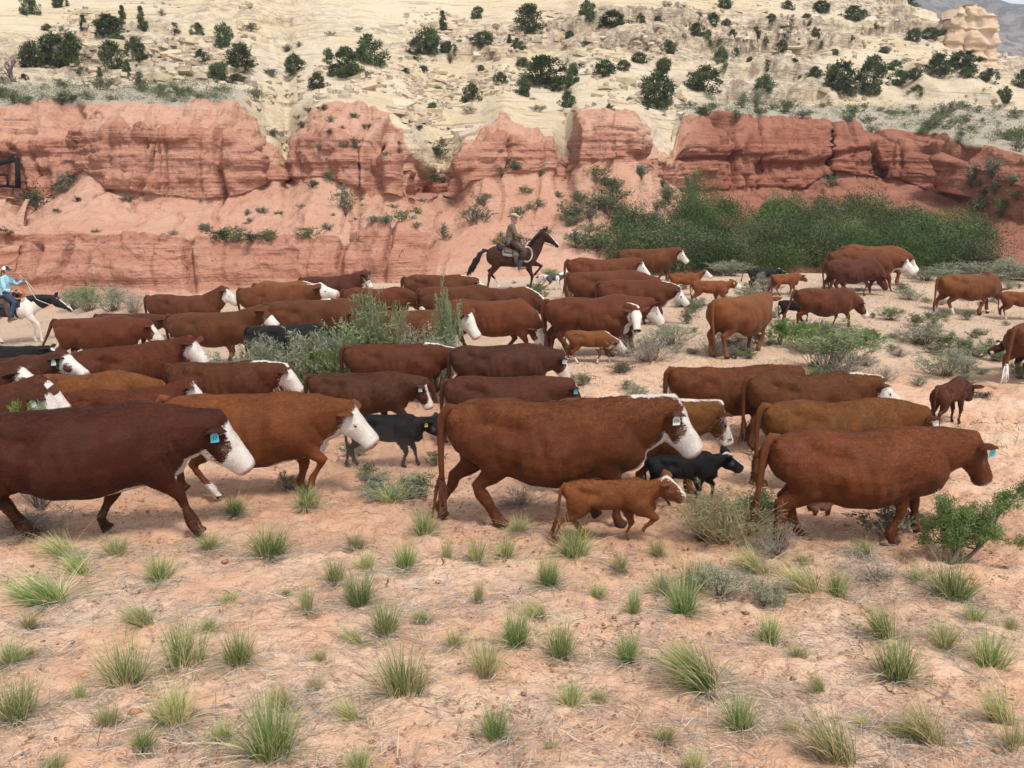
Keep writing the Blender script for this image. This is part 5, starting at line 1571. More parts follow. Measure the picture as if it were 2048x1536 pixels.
def make_horse(name, label, P, loc, rz, s, coat, mane_mat, tail_pts, extra=None):
    root = empty(name, loc, rz, s)
    tag(root, label, 'horse')
    P = dict(P, horse=True, voxel=.022)
    V, F, C, H = build_quadruped(P)
    b = mesh_obj('body', V, F, COAT, root, True, {'pattern': C})
    b.color = tuple(coat) + (1,)
    for sg in (-1, 1):
        ev, ef = ellipsoid_geo(H['eyes'][sg], (.024, .018, .024), 10, 8)
        mesh_obj('eye', ev, ef, EYE, root)
    r = np.random.default_rng(P.get('seed', 3))
    mb = MB()                                           # mane: overlapping locks falling from the crest
    J, mid, B, nn, a, P0 = H['J'], H['mid'], H['B'], H['n'], H['a'], H['P0']
    for k in range(46):
        t = k / 45
        base = (1 - t) ** 2 * (B + (.0, 0, .26)) + 2 * t * (1 - t) * (mid + (-.07, 0, .245)) + t * t * (P0 + nn * .02 - a * .03)
        sd = -1 if r.random() < .8 else 1
        l = r.uniform(.16, .26) * (1 - .25 * t)
        up = P.get('mane_up', .03)
        mb.tube([base + (0, 0, -.03), base + (-.015, sd * .03, up), base + (-.05 - up, sd * .085, -l * .45), base + (-.07 - up * 2, sd * (.10 + .02 * r.random()), -l)], [(.030, .018), (.034, .018), (.028, .014), (.006, .004)], 6)
    for k in range(7):
        base = P0 + nn * .035 + a * .0
        mb.tube([base, base + a * .05 + nn * .03 + H['s'] * r.normal(0, .02), base + a * .14 + H['s'] * r.normal(0, .03) + nn * .0], [.016, .016, .004], 5)
    mb.build('mane', mane_mat, root)
    mb = MB()
    tp = np.array(tail_pts)
    for k in range(30):
        o = r.normal(0, 1, (len(tp), 3)) * np.linspace(.012, .05, len(tp))[:, None]
        ll = r.uniform(.82, 1.05)
        q = tp[0] + (tp - tp[0]) * ll + o
        mb.tube(q, list(np.concatenate([np.linspace(.022, .030, len(tp) - 2), [.018, .004]])), 6)
    mb.build('tail', mane_mat, root)
    # bridle
    s_, hs = H['s'], H['hs']
    mb = MB()
    def band(u, w, dep, rr=.007):
        c = P0 + a * u * hs + nn * (-.055) * hs
        th = np.linspace(0, 2 * math.pi, 13)
        mb.tube([c + s_ * math.cos(t) * w * hs + nn * math.sin(t) * dep * hs for t in th], rr, 5)
    band(.40, .072, .092); band(.10, .106, .145)
    for sd in (-1, 1):
        mb.tube([P0 + (a * .05 + s_ * sd * .108 - nn * .03) * hs, P0 + (a * .28 + s_ * sd * .092 - nn * .06) * hs, P0 + (a * .47 + s_ * sd * .066 - nn * .085) * hs], .008, 5)
    mb.build('bridle', DARKLEA, root)
    mb = MB()
    for sd in (-1, 1):
        mb.tube([P0 + (a * .47 + s_ * sd * .068 - nn * .10) * hs, P0 + (a * .49 + s_ * sd * .07 - nn * .15) * hs], .012, 6)
    mb.tube([P0 + (a * .475 - s_ * .068 - nn * .11) * hs, P0 + (a * .475 + s_ * .068 - nn * .11) * hs], .008, 6)
    mb.build('bit', STEEL, root)
    return root, H

def make_saddle(loc, rz, s, label, blanket_col):
    """Western saddle: blanket, skirts, fork and horn, cantle, fenders with stirrups, girth."""
    root = empty('saddle', loc, rz, s)
    tag(root, label, 'saddle')
    def drape(x0, x1, drop, off, thick, nx=14, na=22, rows=None):
        V = []
        for layer in (off, off - thick):
            for i in range(nx):
                x = x0 + (x1 - x0) * i / (nx - 1)
                zt = np.interp(x, HORSE_TRUNK[:, 0], HORSE_TRUNK[:, 1]); zb = np.interp(x, HORSE_TRUNK[:, 0], HORSE_TRUNK[:, 2]); w = np.interp(x, HORSE_TRUNK[:, 0], HORSE_TRUNK[:, 3])
                cz, hz = (zt + zb) / 2, (zt - zb) / 2
                a0 = math.radians(drop)
                for k in range(na):
                    th = math.pi / 2 + a0 * (2 * k / (na - 1) - 1)
                    sn, c = math.sin(th), math.cos(th)
                    V.append((x, (w + layer) * np.sign(c) * abs(c) ** .86 * (1 - .17 * sn - .06 * sn * sn), cz + (hz + layer) * np.sign(sn) * abs(sn) ** .92))
        F = []
        n1 = nx * na
        for i in range(nx - 1):
            for k in range(na - 1):
                q = (i * na + k, i * na + k + 1, (i + 1) * na + k + 1, (i + 1) * na + k)
                F += [q[::-1], tuple(n1 + j for j in q)]
        for i in range(nx - 1):
            for k in (0, na - 1):
                F.append((i * na + k, (i + 1) * na + k, n1 + (i + 1) * na + k, n1 + i * na + k))
        for k in range(na - 1):
            for i in (0, nx - 1):
                F.append((i * na + k, n1 + i * na + k, n1 + i * na + k + 1, i * na + k + 1))
        return np.array(V), F
    v, f = drape(-.34, .42, 84, .032, .028)
    mesh_obj('saddle_blanket', v, f, plain('wool_blanket', blanket_col, .95, .1, .35, 26, .004), root)
    v, f = drape(-.30, .36, 66, .055, .02)
    mesh_obj('skirt', v, f, LEATHER, root)
    mb = MB()
    mb.tube([(-.20, 0, 1.52), (-.08, 0, 1.50), (.06, 0, 1.50), (.18, 0, 1.53)], [(.16, .05), (.15, .05), (.12, .055), (.11, .06)], 12, (0, 1, 0))
    mb.build('seat', LEATHER, root)
    mb = MB()
    th = np.linspace(-1.25, 1.25, 11)
    mb.tube([(-.24 - .05 * math.cos(t), .19 * math.sin(t), 1.52 + .10 * math.cos(t)) for t in th], [(.02, .035)] * 11, 8)
    mb.build('cantle', LEATHER, root)
    mb = MB()
    mb.tube([(.22, -.14, 1.47), (.22, -.09, 1.55), (.22, 0, 1.59), (.22, .09, 1.55), (.22, .14, 1.47)], [.045, .05, .055, .05, .045], 8)
    mb.tube([(.22, 0, 1.58), (.235, 0, 1.64), (.245, 0, 1.68)], [.028, .022, .02], 8)
    mb.ellipsoid((.25, 0, 1.69), (.045, .045, .014), 12, 6)
    mb.build('horn', LEATHER, root)
    for sd in (-1, 1):
        mb = MB()
        mb.tube([(.06, sd * .27, 1.38), (.07, sd * .34, 1.20), (.09, sd * .37, 1.00), (.12, sd * .37, .86)], [(.10, .012), (.10, .012), (.07, .012), (.03, .010)], 10, (1, 0, 0))
        fo = mb.build('fender', LEATHER, root)
        mb = MB()
        mb.tube([(.12 + .065 * math.cos(t), sd * .375, .80 + .075 * math.sin(t)) for t in np.linspace(0, 2 * math.pi, 13)], [(.028, .009)] * 13, 6, (0, 1, 0))
        mb.build('stirrup', STEEL, fo)
    mb = MB()
    zz = np.linspace(-1, 1, 15)
    mb.tube([(.26, .29 * math.cos(t), 1.08 - .27 * math.sin(t)) for t in np.linspace(-.3, math.pi + .3, 17)], [(.04, .012)] * 17, 6, (1, 0, 0))
    mb.build('girth', DARKLEA, root)
    return root

def make_person(label, loc, rz, s, pose):
    """Seated rider: one continuous body, clothing as children. Local x forward, origin on the ground below the seat."""
    root = empty('person', loc, rz, s)
    tag(root, label, 'rider')
    seat = 1.56
    lean = pose.get('lean', .05)
    hip = np.array((-.06, 0, seat + .06)); chest = np.array((-.06 + lean, 0, seat + .42)); neck = np.array((-.04 + lean * 1.3, 0, seat + .56))
    head = neck + (.035, 0, .155)
    hy = pose.get('head_yaw', 0.0)
    fx = np.array((math.cos(hy), math.sin(hy), 0.0)); fs = np.array((-math.sin(hy), math.cos(hy), 0.0)); fz = np.array((0, 0, 1.0))
    b = MB()
    b.tube([hip + (0, 0, -.08), hip, hip * .5 + chest * .5 + (-.01, 0, -.02), chest, chest + (0, 0, .10), neck + (0, 0, -.02), neck + (.01, 0, .05), head + (-.01, 0, -.04)],
           [(.12, .10), (.165, .12), (.145, .105), (.185, .115), (.17, .085), (.062, .06), (.056, .06), (.06, .07)], 14, (0, 1, 0))
    # head: skull, jaw, nose, ears, brow
    b.ellipsoid(head + fz * .035 - fx * .012, (.098, .076, .105), 14, 10, None, (fx, fs, fz))
    b.ellipsoid(head + fx * .035 - fz * .055, (.062, .054, .062), 12, 8, None, (fx, fs, fz))
    b.tube([head + fx * .085 + fz * .03, head + fx * .108 - fz * .008, head + fx * .085 - fz * .02], [.012, .018, .012], 6)
    b.ellipsoid(head + fx * .088 - fz * .052, (.014, .026, .009), 8, 6, None, (fx, fs, fz))
    for sd in (-1, 1):
        b.ellipsoid(head + fs * sd * .078 - fx * .01, (.022, .010, .034), 8, 6, None, (fx, fs, fz))
    legs, arms = {}, {}
    for sd, key in ((1, 'L'), (-1, 'R')):
        hp = hip + (.02, sd * .10, -.03)
        kn = np.array((.34, sd * .36, seat - .22)); an = np.array((.16, sd * .42, seat - .66)); toe = an + np.array((.17, sd * .02, -.055))
        kn = kn + np.array(pose.get('knee', (0, 0, 0))); an = an + np.array(pose.get('ankle', (0, 0, 0))); toe = toe + np.array(pose.get('ankle', (0, 0, 0)))
        b.tube([hp, hp * .5 + kn * .5 + (0, sd * .03, .03), kn, kn * .6 + an * .4 + (-.02, sd * .01, 0), an, an + (.02, 0, -.06)], [.095, .085, .062, .058, .042, .045], 12)
        b.tube([an + (-.045, 0, -.065), an + (.05, 0, -.075), toe, toe + (.04, 0, 0)], [(.034, .032), (.04, .036), (.045, .026), (.02, .012)], 10)
        legs[key] = (hp, kn, an, toe)
        sh = chest + (.0, sd * .185, .085)
        el, wr = [np.array(q) + (0, 0, seat) for q in pose['arm' + key]]
        b.tube([sh + (0, -sd * .05, .0), sh, sh * .5 + el * .5, el, el * .5 + wr * .5, wr], [.06, .062, .048, .043, .038, .026], 10)
        arms[key] = (sh, el, wr)
        hand_geo(b, wr, wr - el, pose.get('up' + key, (0, 0, 1)), sd)
    v, f, _ = b.arrays()
    co, fq, no = remesh(v, f, .0105, 2, .5)
    mesh_obj('body', co, fq, SKIN, root)
    for sd in (-1, 1):
        ev, ef = ellipsoid_geo(head + fx * .078 + fs * sd * .032 + fz * .018, (.012, .012, .010), 8, 6)
        mesh_obj('eye', ev, ef, EYE, root)
    # jacket
    j = MB()
    j.tube([hip + (0, 0, -.07), hip + (0, 0, .03), hip * .5 + chest * .5 + (-.015, 0, -.02), chest, chest + (0, 0, .095), neck + (0, 0, -.012)], [(.20, .155), (.19, .148), (.185, .14), (.212, .142), (.198, .112), (.078, .075)], 16, (0, 1, 0))
    j.tube([neck + (-.01, 0, -.05), neck + (0, 0, .01), neck + (.0, 0, .035)], [(.09, .085), (.078, .078), (.07, .07)], 12, (0, 1, 0))
    for key, sd in (('L', 1), ('R', -1)):
        sh, el, wr = arms[key]
        j.tube([sh + (0, -sd * .07, -.01), sh + (0, sd * .0, .0), sh * .5 + el * .5, el, el * .45 + wr * .55, wr * .93 + el * .07], [.078, .085, .072, .064, .056, .046], 12)
    v, f, _ = j.arrays()
    co, fq, no = remesh(v, f, .014, 4, .5)
    fold = .010 * vnoise(co[:, 0] * 11, co[:, 1] * 11, co[:, 2] * 16, 7) + .006 * vnoise(co[:, 0] * 24, co[:, 1] * 24, co[:, 2] * 30, 8)
    mesh_obj('jacket', co + no * fold[:, None], fq, pose['jacket'], root)
    # trousers
    t = MB()
    t.tube([hip + (0, 0, -.13), hip + (0, 0, -.03), hip + (0, 0, .06)], [(.15, .13), (.182, .142), (.172, .132)], 14, (0, 1, 0))
    for key, sd in (('L', 1), ('R', -1)):
        hp, kn, an, toe = legs[key]
        t.tube([hp + (0, -sd * .03, .02), hp * .5 + kn * .5 + (0, sd * .03, .03), kn, kn * .5 + an * .5 + (-.015, 0, 0), an + (0, 0, .02)], [.118, .105, .083, .078, .075], 12)
    v, f, _ = t.arrays()
    co, fq, no = remesh(v, f, .014, 4, .5)
    fold = .009 * vnoise(co[:, 0] * 12, co[:, 1] * 12, co[:, 2] * 18, 9)
    mesh_obj('trousers', co + no * fold[:, None], fq, pose['trousers'], root)
    for key, sd in (('L', 1), ('R', -1)):
        hp, kn, an, toe = legs[key]
        m = MB()
        m.tube([an * .65 + kn * .35, an + (0, 0, .05), an + (0, 0, -.03)], [.074, .064, .056], 10)
        m.tube([an + (-.055, 0, -.062), an + (.04, 0, -.062), toe + (0, 0, .004), toe + (.055, 0, .006)], [(.042, .04), (.048, .046), (.052, .034), (.016, .012)], 10)
        m.box(an + (-.035, 0, -.11), (.05, .06, .035))
        m.build('boot', pose['boots'], root)
        if pose.get('chaps'):
            m = MB()
            m.tube([hp + (.04, sd * .03, .03), hp * .5 + kn * .5 + (0, sd * .035, .03), kn, kn * .5 + an * .5 + (-.02, sd * .005, .0)], [(.132, .132), .12, .098, .112], 14)
            m.build('chaps', LEATHER, root)
    # headwear
    hc = head + fz * .085 - fx * .01
    if pose['hat'] == 'brim':
        m = MB()
        n = 28
        th = np.linspace(0, 2 * math.pi, n, endpoint=False)
        rows = []
        for rr, zz in ((.092, .0), (.12, -.002), (.16, .002), (.19, .012), (.192, .018), (.16, .010), (.12, .008), (.096, .012)):
            curlz = zz + .055 * np.abs(np.sin(th)) ** 3 * (rr - .09) / .1 - .02 * np.cos(th) ** 2 * (rr - .09) / .1
            rows.append(hc + np.outer(np.cos(th) * rr * 1.1, fx) + np.outer(np.sin(th) * rr * (.92), fs) + np.outer(curlz, fz))
        V = np.concatenate(rows)
        F = [(i * n + k, i * n + (k + 1) % n, ((i + 1) % 8) * n + (k + 1) % n, ((i + 1) % 8) * n + k) for i in range(8) for k in range(n)]
        m.add(V, F)
        m.build('hat_brim', pose['hat_mat'], root)
        m = MB()
        rows = []
        for rr, zz in ((.098, .0), (.098, .04), (.094, .08), (.084, .108), (.060, .118), (.03, .108), (.004, .100)):
            dent = np.where(rr < .09, -.022 * np.exp(-(np.sin(th) * rr / .03) ** 2) * (zz > .09), 0)
            rows.append(hc + np.outer(np.cos(th) * rr * (1.12 - .1 * (zz > .09)), fx) + np.outer(np.sin(th) * rr * (.88 if zz < .1 else .76), fs) + np.outer(zz + dent, fz))
        V = np.concatenate(rows)
        F = [(i * n + k, i * n + (k + 1) % n, (i + 1) * n + (k + 1) % n, (i + 1) * n + k) for i in range(6) for k in range(n)]
        m.add(V, F)
        cr = m.build('hat_crown', pose['hat_mat'], root)
        m = MB()
        m.tube([hc + fx * math.cos(t) * .112 + fs * math.sin(t) * .090 + fz * .014 for t in np.linspace(0, 2 * math.pi, 25)], [(.004, .012)] * 25, 6)
        m.build('hat_band', DARKLEA, cr)
    else:
        for nm, mat, sgn in (('cap_front', pose['hat_mat'], 1), ('cap_back', pose['hat_mat2'], -1)):
            m = MB()
            V, F = [], []
            n, k2 = 13, 8
            for i in range(k2):
                ph = (math.pi / 2) * i / (k2 - 1)
                for k in range(n):
                    th = math.pi * k / (n - 1) - math.pi / 2
                    if sgn < 0: th += math.pi
                    V.append(hc - fz * .045 + fx * math.cos(th) * math.cos(ph) * .108 + fs * math.sin(th) * math.cos(ph) * .092 + fz * math.sin(ph) * .118)
            for i in range(k2 - 1):
                for k in range(n - 1):
                    F.append((i * n + k, i * n + k + 1, (i + 1) * n + k + 1, (i + 1) * n + k))
            m.add(V, F)
            m.build(nm, mat, root)
        m = MB()
        m.tube([hc + fx * .075 - fz * .04, hc + fx * .14 - fz * .045, hc + fx * .185 - fz * .06], [(.075, .010), (.07, .009), (.035, .005)], 12, fs)
        m.build('cap_visor', pose['hat_mat'], root)
    if pose.get('hair') is not None:
        m = MB()
        r = np.random.default_rng(4)
        for k in range(16):
            o = fs * r.normal(0, .02)
            m.tube([head - fx * .08 + fz * .05 + o, head - fx * .125 - fz * .01 + o * 1.4, head - fx * .15 - fz * .12 + o * 1.8, head - fx * .14 - fz * .23 + o * 2], [.018, .02, .016, .004], 6)
        m.tube([head - fx * .03 + fz * .06, head - fx * .06 - fz * .0, head - fx * .055 - fz * .06], [(.07, .05), (.075, .05), (.05, .03)], 10, fs)
        m.build('hair', pose['hair'], root)
    if pose.get('beard') is not None:
        m = MB()
        m.ellipsoid(head + fx * .05 - fz * .085, (.05, .05, .04), 10, 8, None, (fx, fs, fz))
        m.build('beard', pose['beard'], root)
    return root, dict(arms=arms, head=head, seat=seat)
def coil(name, label, cat, c, ax1, ax2, R_, turns, rad, mat, seed=1, squash=1.0):
    r = np.random.default_rng(seed)
    mb = MB()
    c, ax1, ax2 = np.asarray(c, float), _nrm(ax1), _nrm(ax2)
    n3 = np.cross(ax1, ax2)
    pts = []
    N = turns * 22
    for k in range(N + 1):
        t = 2 * math.pi * k / 22
        w = k / N
        rr = R_ * (1 + .05 * math.sin(3.7 * w * turns) + .04 * math.sin(t * .5 + w * 9))
        pts.append(c + ax1 * math.cos(t) * rr * squash + ax2 * math.sin(t) * rr + n3 * ((w - .5) * .05 + .012 * math.sin(t * 1.3 + w * 5)))
    mb.tube(pts, rad, 6)
    o = mb.build(name, mat)
    tag(o, label, cat)
    return o
def world_pts(loc, rz, s, pts):
    c, sn = math.cos(rz), math.sin(rz)
    return [np.array((loc[0] + s * (p[0] * c - p[1] * sn), loc[1] + s * (p[0] * sn + p[1] * c), loc[2] + s * p[2])) for p in pts]

def build_riders():
    # ---- bay horse and cowboy, loping along the far rim
    x, y, z = at(1024, 567, 29.2)
    z = float(ground_z(x, 29.2))
    loc, rz, s = (float(x), 29.2, z + .0), R(10), 1.06
    PH = dict(head=(64, -4, 42, -6), legs=dict(FL=(.26, .40), FR=(.08, .02), HL=(.18, .20), HR=(-.20, .0)), face='snip', socks=dict(FL=.34, HL=.28), points=1, seed=3, mane_up=.06, bleach=0)
    root, H = make_horse('horse', 'dark bay horse with black tail flying and white blaze, loping along the rim', PH, loc, rz, s, (.040, .0135, .0075), HAIRB,
                         [(-.76, 0, 1.34), (-.88, 0, 1.37), (-1.02, 0, 1.22), (-1.16, 0, 1.0), (-1.30, 0, .78), (-1.42, 0, .58)])
    sd = make_saddle(loc, rz, s, 'dark worn saddle with grey blanket on the bay horse', (.20, .19, .18))
    pose = dict(lean=.05, armR=((.10, -.27, .24), (.34, -.13, .17)), armL=((.10, .28, .24), (.36, .11, .20)), jacket=plain('khaki_jacket', (.150, .118, .080), .9, .1, .3, 20), trousers=DENIM, boots=plain('tan_boot', (.16, .09, .05), .6, .3, .3, 20),
                hat='brim', hat_mat=plain('straw_hat', (.42, .36, .27), .85, .15, .25, 60, .002), chaps=True, head_yaw=-.5, beard=plain('grey_beard', (.30, .27, .24), .9, .1, .3, 60, .004), hair=None)
    pr, I = make_person('person in khaki jacket, chaps and straw hat riding the bay horse', loc, rz, s, pose)
    # bedroll behind the cantle
    mb = MB()
    mb.tube([(-.42, -.26, 1.50), (-.42, -.1, 1.56), (-.42, .1, 1.56), (-.42, .26, 1.50)], [.085, .09, .09, .085], 12)
    o = mb.build('bedroll', plain('dark_canvas', (.03, .032, .035), .85, .15, .3, 20, .004)); o.location = loc; o.rotation_euler = (0, 0, rz)
    tag(o, 'dark rolled coat tied behind the saddle of the bay horse', 'bedroll')
    c = world_pts(loc, rz, s, [(.40, -.34, 1.24)])[0]
    coil('rope_coil', 'pale coiled rope hanging at the shoulder of the bay horse', 'rope', c, (.62 * math.cos(rz), .62 * math.sin(rz), -.35), (.30, .1, .95), .23, 5, .013, ROPE_W, 2, .8)
    # reins
    P0, a, nn, s_ = H['P0'], H['a'], H['n'], H['s']
    mb = MB()
    for sg in (-1, 1):
        q = world_pts(loc, rz, s, [P0 + a * .49 + s_ * sg * .07 - nn * .15, (.80, sg * .16, 1.62), (.55, sg * .12, 1.66), (.42, -.06 * (sg < 0) + .05 * (sg > 0), 1.73)])
        mb.tube(q, .008, 5)
    o = mb.build('reins', DARKLEA)
    tag(o, 'thin dark reins from the bay horse bit to the cowboy hands', 'reins')
    # ---- pinto horse and rider in the pale blue jacket
    Y = 26.2
    x, y, z = at(26, 660, Y)
    z = float(ground_z(x, Y))
    loc, rz, s = (float(x), Y, z), R(4), .96
    PH = dict(head=(16, 4, 38, 4), legs=dict(FL=(.10, .02), FR=(.42, .10), HL=(.1, .0), HR=(-.2, 0)), face='snip', paint=1, seed=8, bleach=0)
    root, H = make_horse('horse', 'black and white pinto horse with dark head, cut off by the picture edge', PH, loc, rz, s, (.022, .013, .011), HAIRB,
                         [(-.76, 0, 1.34), (-.84, 0, 1.34), (-.90, 0, 1.15), (-.92, 0, .9), (-.92, 0, .65), (-.92, 0, .5)])
    make_saddle(loc, rz, s, 'brown saddle with dark blanket on the pinto horse', (.05, .045, .05))
    pose = dict(lean=.02, armR=((.04, -.26, .16), (.26, -.18, .10)), armL=((.14, .30, .26), (.36, .26, .40)), jacket=plain('pale_blue_jacket', (.30, .53, .60), .8, .15, .12, 16), trousers=DENIM, boots=plain('brown_boot', (.12, .07, .045), .6, .3, .3, 20),
                hat='cap', hat_mat=plain('navy_cap', (.03, .035, .055), .85, .15, .2, 20), hat_mat2=plain('white_cap', (.62, .62, .62), .85, .15, .1, 30), head_yaw=.45, hair=HAIRP)
    make_person('person in pale blue jacket, jeans and two tone cap riding the pinto horse', loc, rz, s, pose)
    c = world_pts(loc, rz, s, [(.36, -.22, 1.62)])[0]
    coil('rope_coil', 'orange coiled rope at the saddle horn of the pinto horse', 'rope', c, (.95, .1, -.2), (.15, .05, .95), .17, 7, .012, ROPE_O, 5, 1.1)
    P0, a, nn, s_ = H['P0'], H['a'], H['n'], H['s']
    mb = MB()
    for sg in (-1, 1):
        q = world_pts(loc, rz, s, [P0 + a * .49 + s_ * sg * .07 - nn * .15, (.92, sg * .20 - .03, 1.42), (.66, sg * .10 + .10, 1.70), (.44, .25, 1.97)])
        mb.tube(q, .011, 5)
    q = world_pts(loc, rz, s, [(.44, .25, 1.97), (.36, .22, 2.08), (.30, .2, 2.12), (.31, .22, 2.02), (.40, .25, 1.95), (.48, .25, 1.88), (.43, .24, 1.98)])
    mb.tube(q, .011, 5)
    o = mb.build('reins', ROPE_W)
    tag(o, 'pale rope reins rising from the pinto head to the raised hand', 'reins')
def build_dog():
    Y = 29.6
    x, y, z = at(1105, 555, Y)
    z = float(ground_z(x, Y))
    root = empty('dog', (float(x), Y, z), R(15), 1.0)
    tag(root, 'blue grey and white cattle dog trotting ahead of the bay horse', 'dog')
    b = MB()
    b.tube([(-.30, 0, .42), (-.26, 0, .42), (-.10, 0, .43), (.08, 0, .42), (.22, 0, .42), (.32, 0, .47), (.40, 0, .54), (.44, 0, .58)], [(.05, .05), (.085, .10), (.085, .095), (.10, .125), (.105, .14), (.085, .11), (.07, .085), (.06, .06)], 12, (0, 1, 0))
    b.tube([(.38, 0, .58), (.45, 0, .60), (.52, 0, .58), (.58, 0, .555), (.63, 0, .55)], [(.06, .06), (.075, .075), (.065, .06), (.035, .036), (.022, .02)], 10, (0, 1, 0))
    for sd in (-1, 1):
        b.tube([(.43, sd * .05, .65), (.415, sd * .06, .71), (.41, sd * .062, .745)], [(.012, .03), (.012, .022), (.004, .006)], 6)
        f = .10 * sd
        b.tube([(.22, sd * .07, .40), (.20 + f * .4, sd * .075, .28), (.22 + f, sd * .07, .15), (.21 + f * 1.2, sd * .07, .04), (.25 + f * 1.2, sd * .07, .015)], [.065, .048, .028, .024, .026], 8)
        b.tube([(-.22, sd * .07, .42), (-.17 - f, sd * .08, .28), (-.28 - f, sd * .075, .17), (-.24 - f * 1.2, sd * .07, .04), (-.20 - f * 1.2, sd * .07, .015)], [.085, .062, .030, .024, .026], 8)
    b.tube([(-.28, 0, .48), (-.40, 0, .50), (-.52, 0, .44), (-.60, 0, .42)], [.035, .035, .04, .012], 8)
    v, f, _ = b.arrays()
    co, fq, no = remesh(v, f, .014, 3, .5)
    x_, y_, z_ = co.T
    W = np.clip(.5 + (vnoise(x_ * 7, y_ * 7, z_ * 7, 3)) * 1.2 + (z_ < .2) * .5 - .35 + (x_ < -.3) * .5, 0, 1)
    o = mesh_obj('body', co, fq, COAT, root, True, {'pattern': np.stack([W, W * 0, W * 0, W * 0], -1)})
    o.color = (.055, .060, .075, 1)
build_riders()
build_dog()
# ================================================================ PLANTS
def leaf_material(name, trans=.25, jitter=.25):
    M = NT(name)
    c = M.attr('tint')
    oi = M.n('ObjectInfo')
    hsv = M.n('HueSaturation')
    M.set(hsv.inputs['Color'], c)
    M.set(hsv.inputs['Value'], M.math('ADD', M.math('MULTIPLY', oi.outputs['Random'], jitter * 2), 1 - jitter))
    M.set(hsv.inputs['Hue'], M.math('ADD', M.math('MULTIPLY', oi.outputs['Random'], .03), .485))
    M.color(hsv.outputs[0])
    M.b.inputs['Roughness'].default_value = .75
    M.b.inputs['Specular IOR Level'].default_value = .15
    tr = M.n('BsdfTranslucent')
    M.set(tr.inputs[0], hsv.outputs[0])
    mx = M.n('MixShader')
    mx.inputs[0].default_value = trans
    M.t.links.new(M.b.outputs[0], mx.inputs[1])
    M.t.links.new(tr.outputs[0], mx.inputs[2])
    M.t.links.new(mx.outputs[0], M.out.inputs[0])
    return M.m
LEAF = leaf_material('leaf')
GRASS = leaf_material('grass_blade', .3, .18)
BARK = plain('grey_bark', (.13, .105, .085), .9, .1, .35, 30, .006)

def on_ground(px, py):
    dx, dy, dz = ray(px, py)
    Y = 8.0
    for _ in range(60):
        g = float(ground_z(dx / dy * Y, Y))
        Yn = (g - CAM_H) / (dz / dy)
        Y = Y + .6 * (Yn - Y)
        Y = min(max(Y, 2.0), 60)
    return float(dx / dy * Y), float(Y), float(ground_z(dx / dy * Y, Y))

def ribbons(base, tipdir, length, width, droop, rng_, seg=4, col0=None, col1=None, up=None):
    """Many curved tapering blades at once. base n,3; tipdir n,3 unit; droop n."""
    n = len(base)
    t = np.linspace(0, 1, seg + 1)
    side = np.cross(tipdir, rng_.normal(0, 1, (n, 3)))
    side /= np.linalg.norm(side, axis=1, keepdims=True) + 1e-9
    P = base[:, None, :] + tipdir[:, None, :] * (t[None, :, None] * length[:, None, None])
    h = tipdir[:, :2].copy()
    hn = np.linalg.norm(h, axis=1, keepdims=True) + 1e-6
    P[:, :, :2] += (h / hn)[:, None, :] * (t ** 2.2)[None, :, None] * (droop * length * .55)[:, None, None]
    P[:, :, 2] -= (t ** 2.4)[None, :] * (droop * length * .55)[:, None]
    w = (1 - t ** 1.6 * .92)[None, :, None] * width[:, None, None] * .5
    L = P - side[:, None, :] * w
    Rr = P + side[:, None, :] * w
    V = np.stack([L, Rr], 2).reshape(n, -1, 3)
    m = (seg + 1) * 2
    f1 = np.array([(2 * k, 2 * k + 1, 2 * k + 3, 2 * k + 2) for k in range(seg)])
    F = (np.arange(n)[:, None, None] * m + f1[None]).reshape(-1, 4)
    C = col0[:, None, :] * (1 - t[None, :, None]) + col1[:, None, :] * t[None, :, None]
    C = np.repeat(C, 2, axis=1).reshape(-1, 3)
    C = np.concatenate([C, np.ones((len(C), 1))], 1)
    return V.reshape(-1, 3), F, C

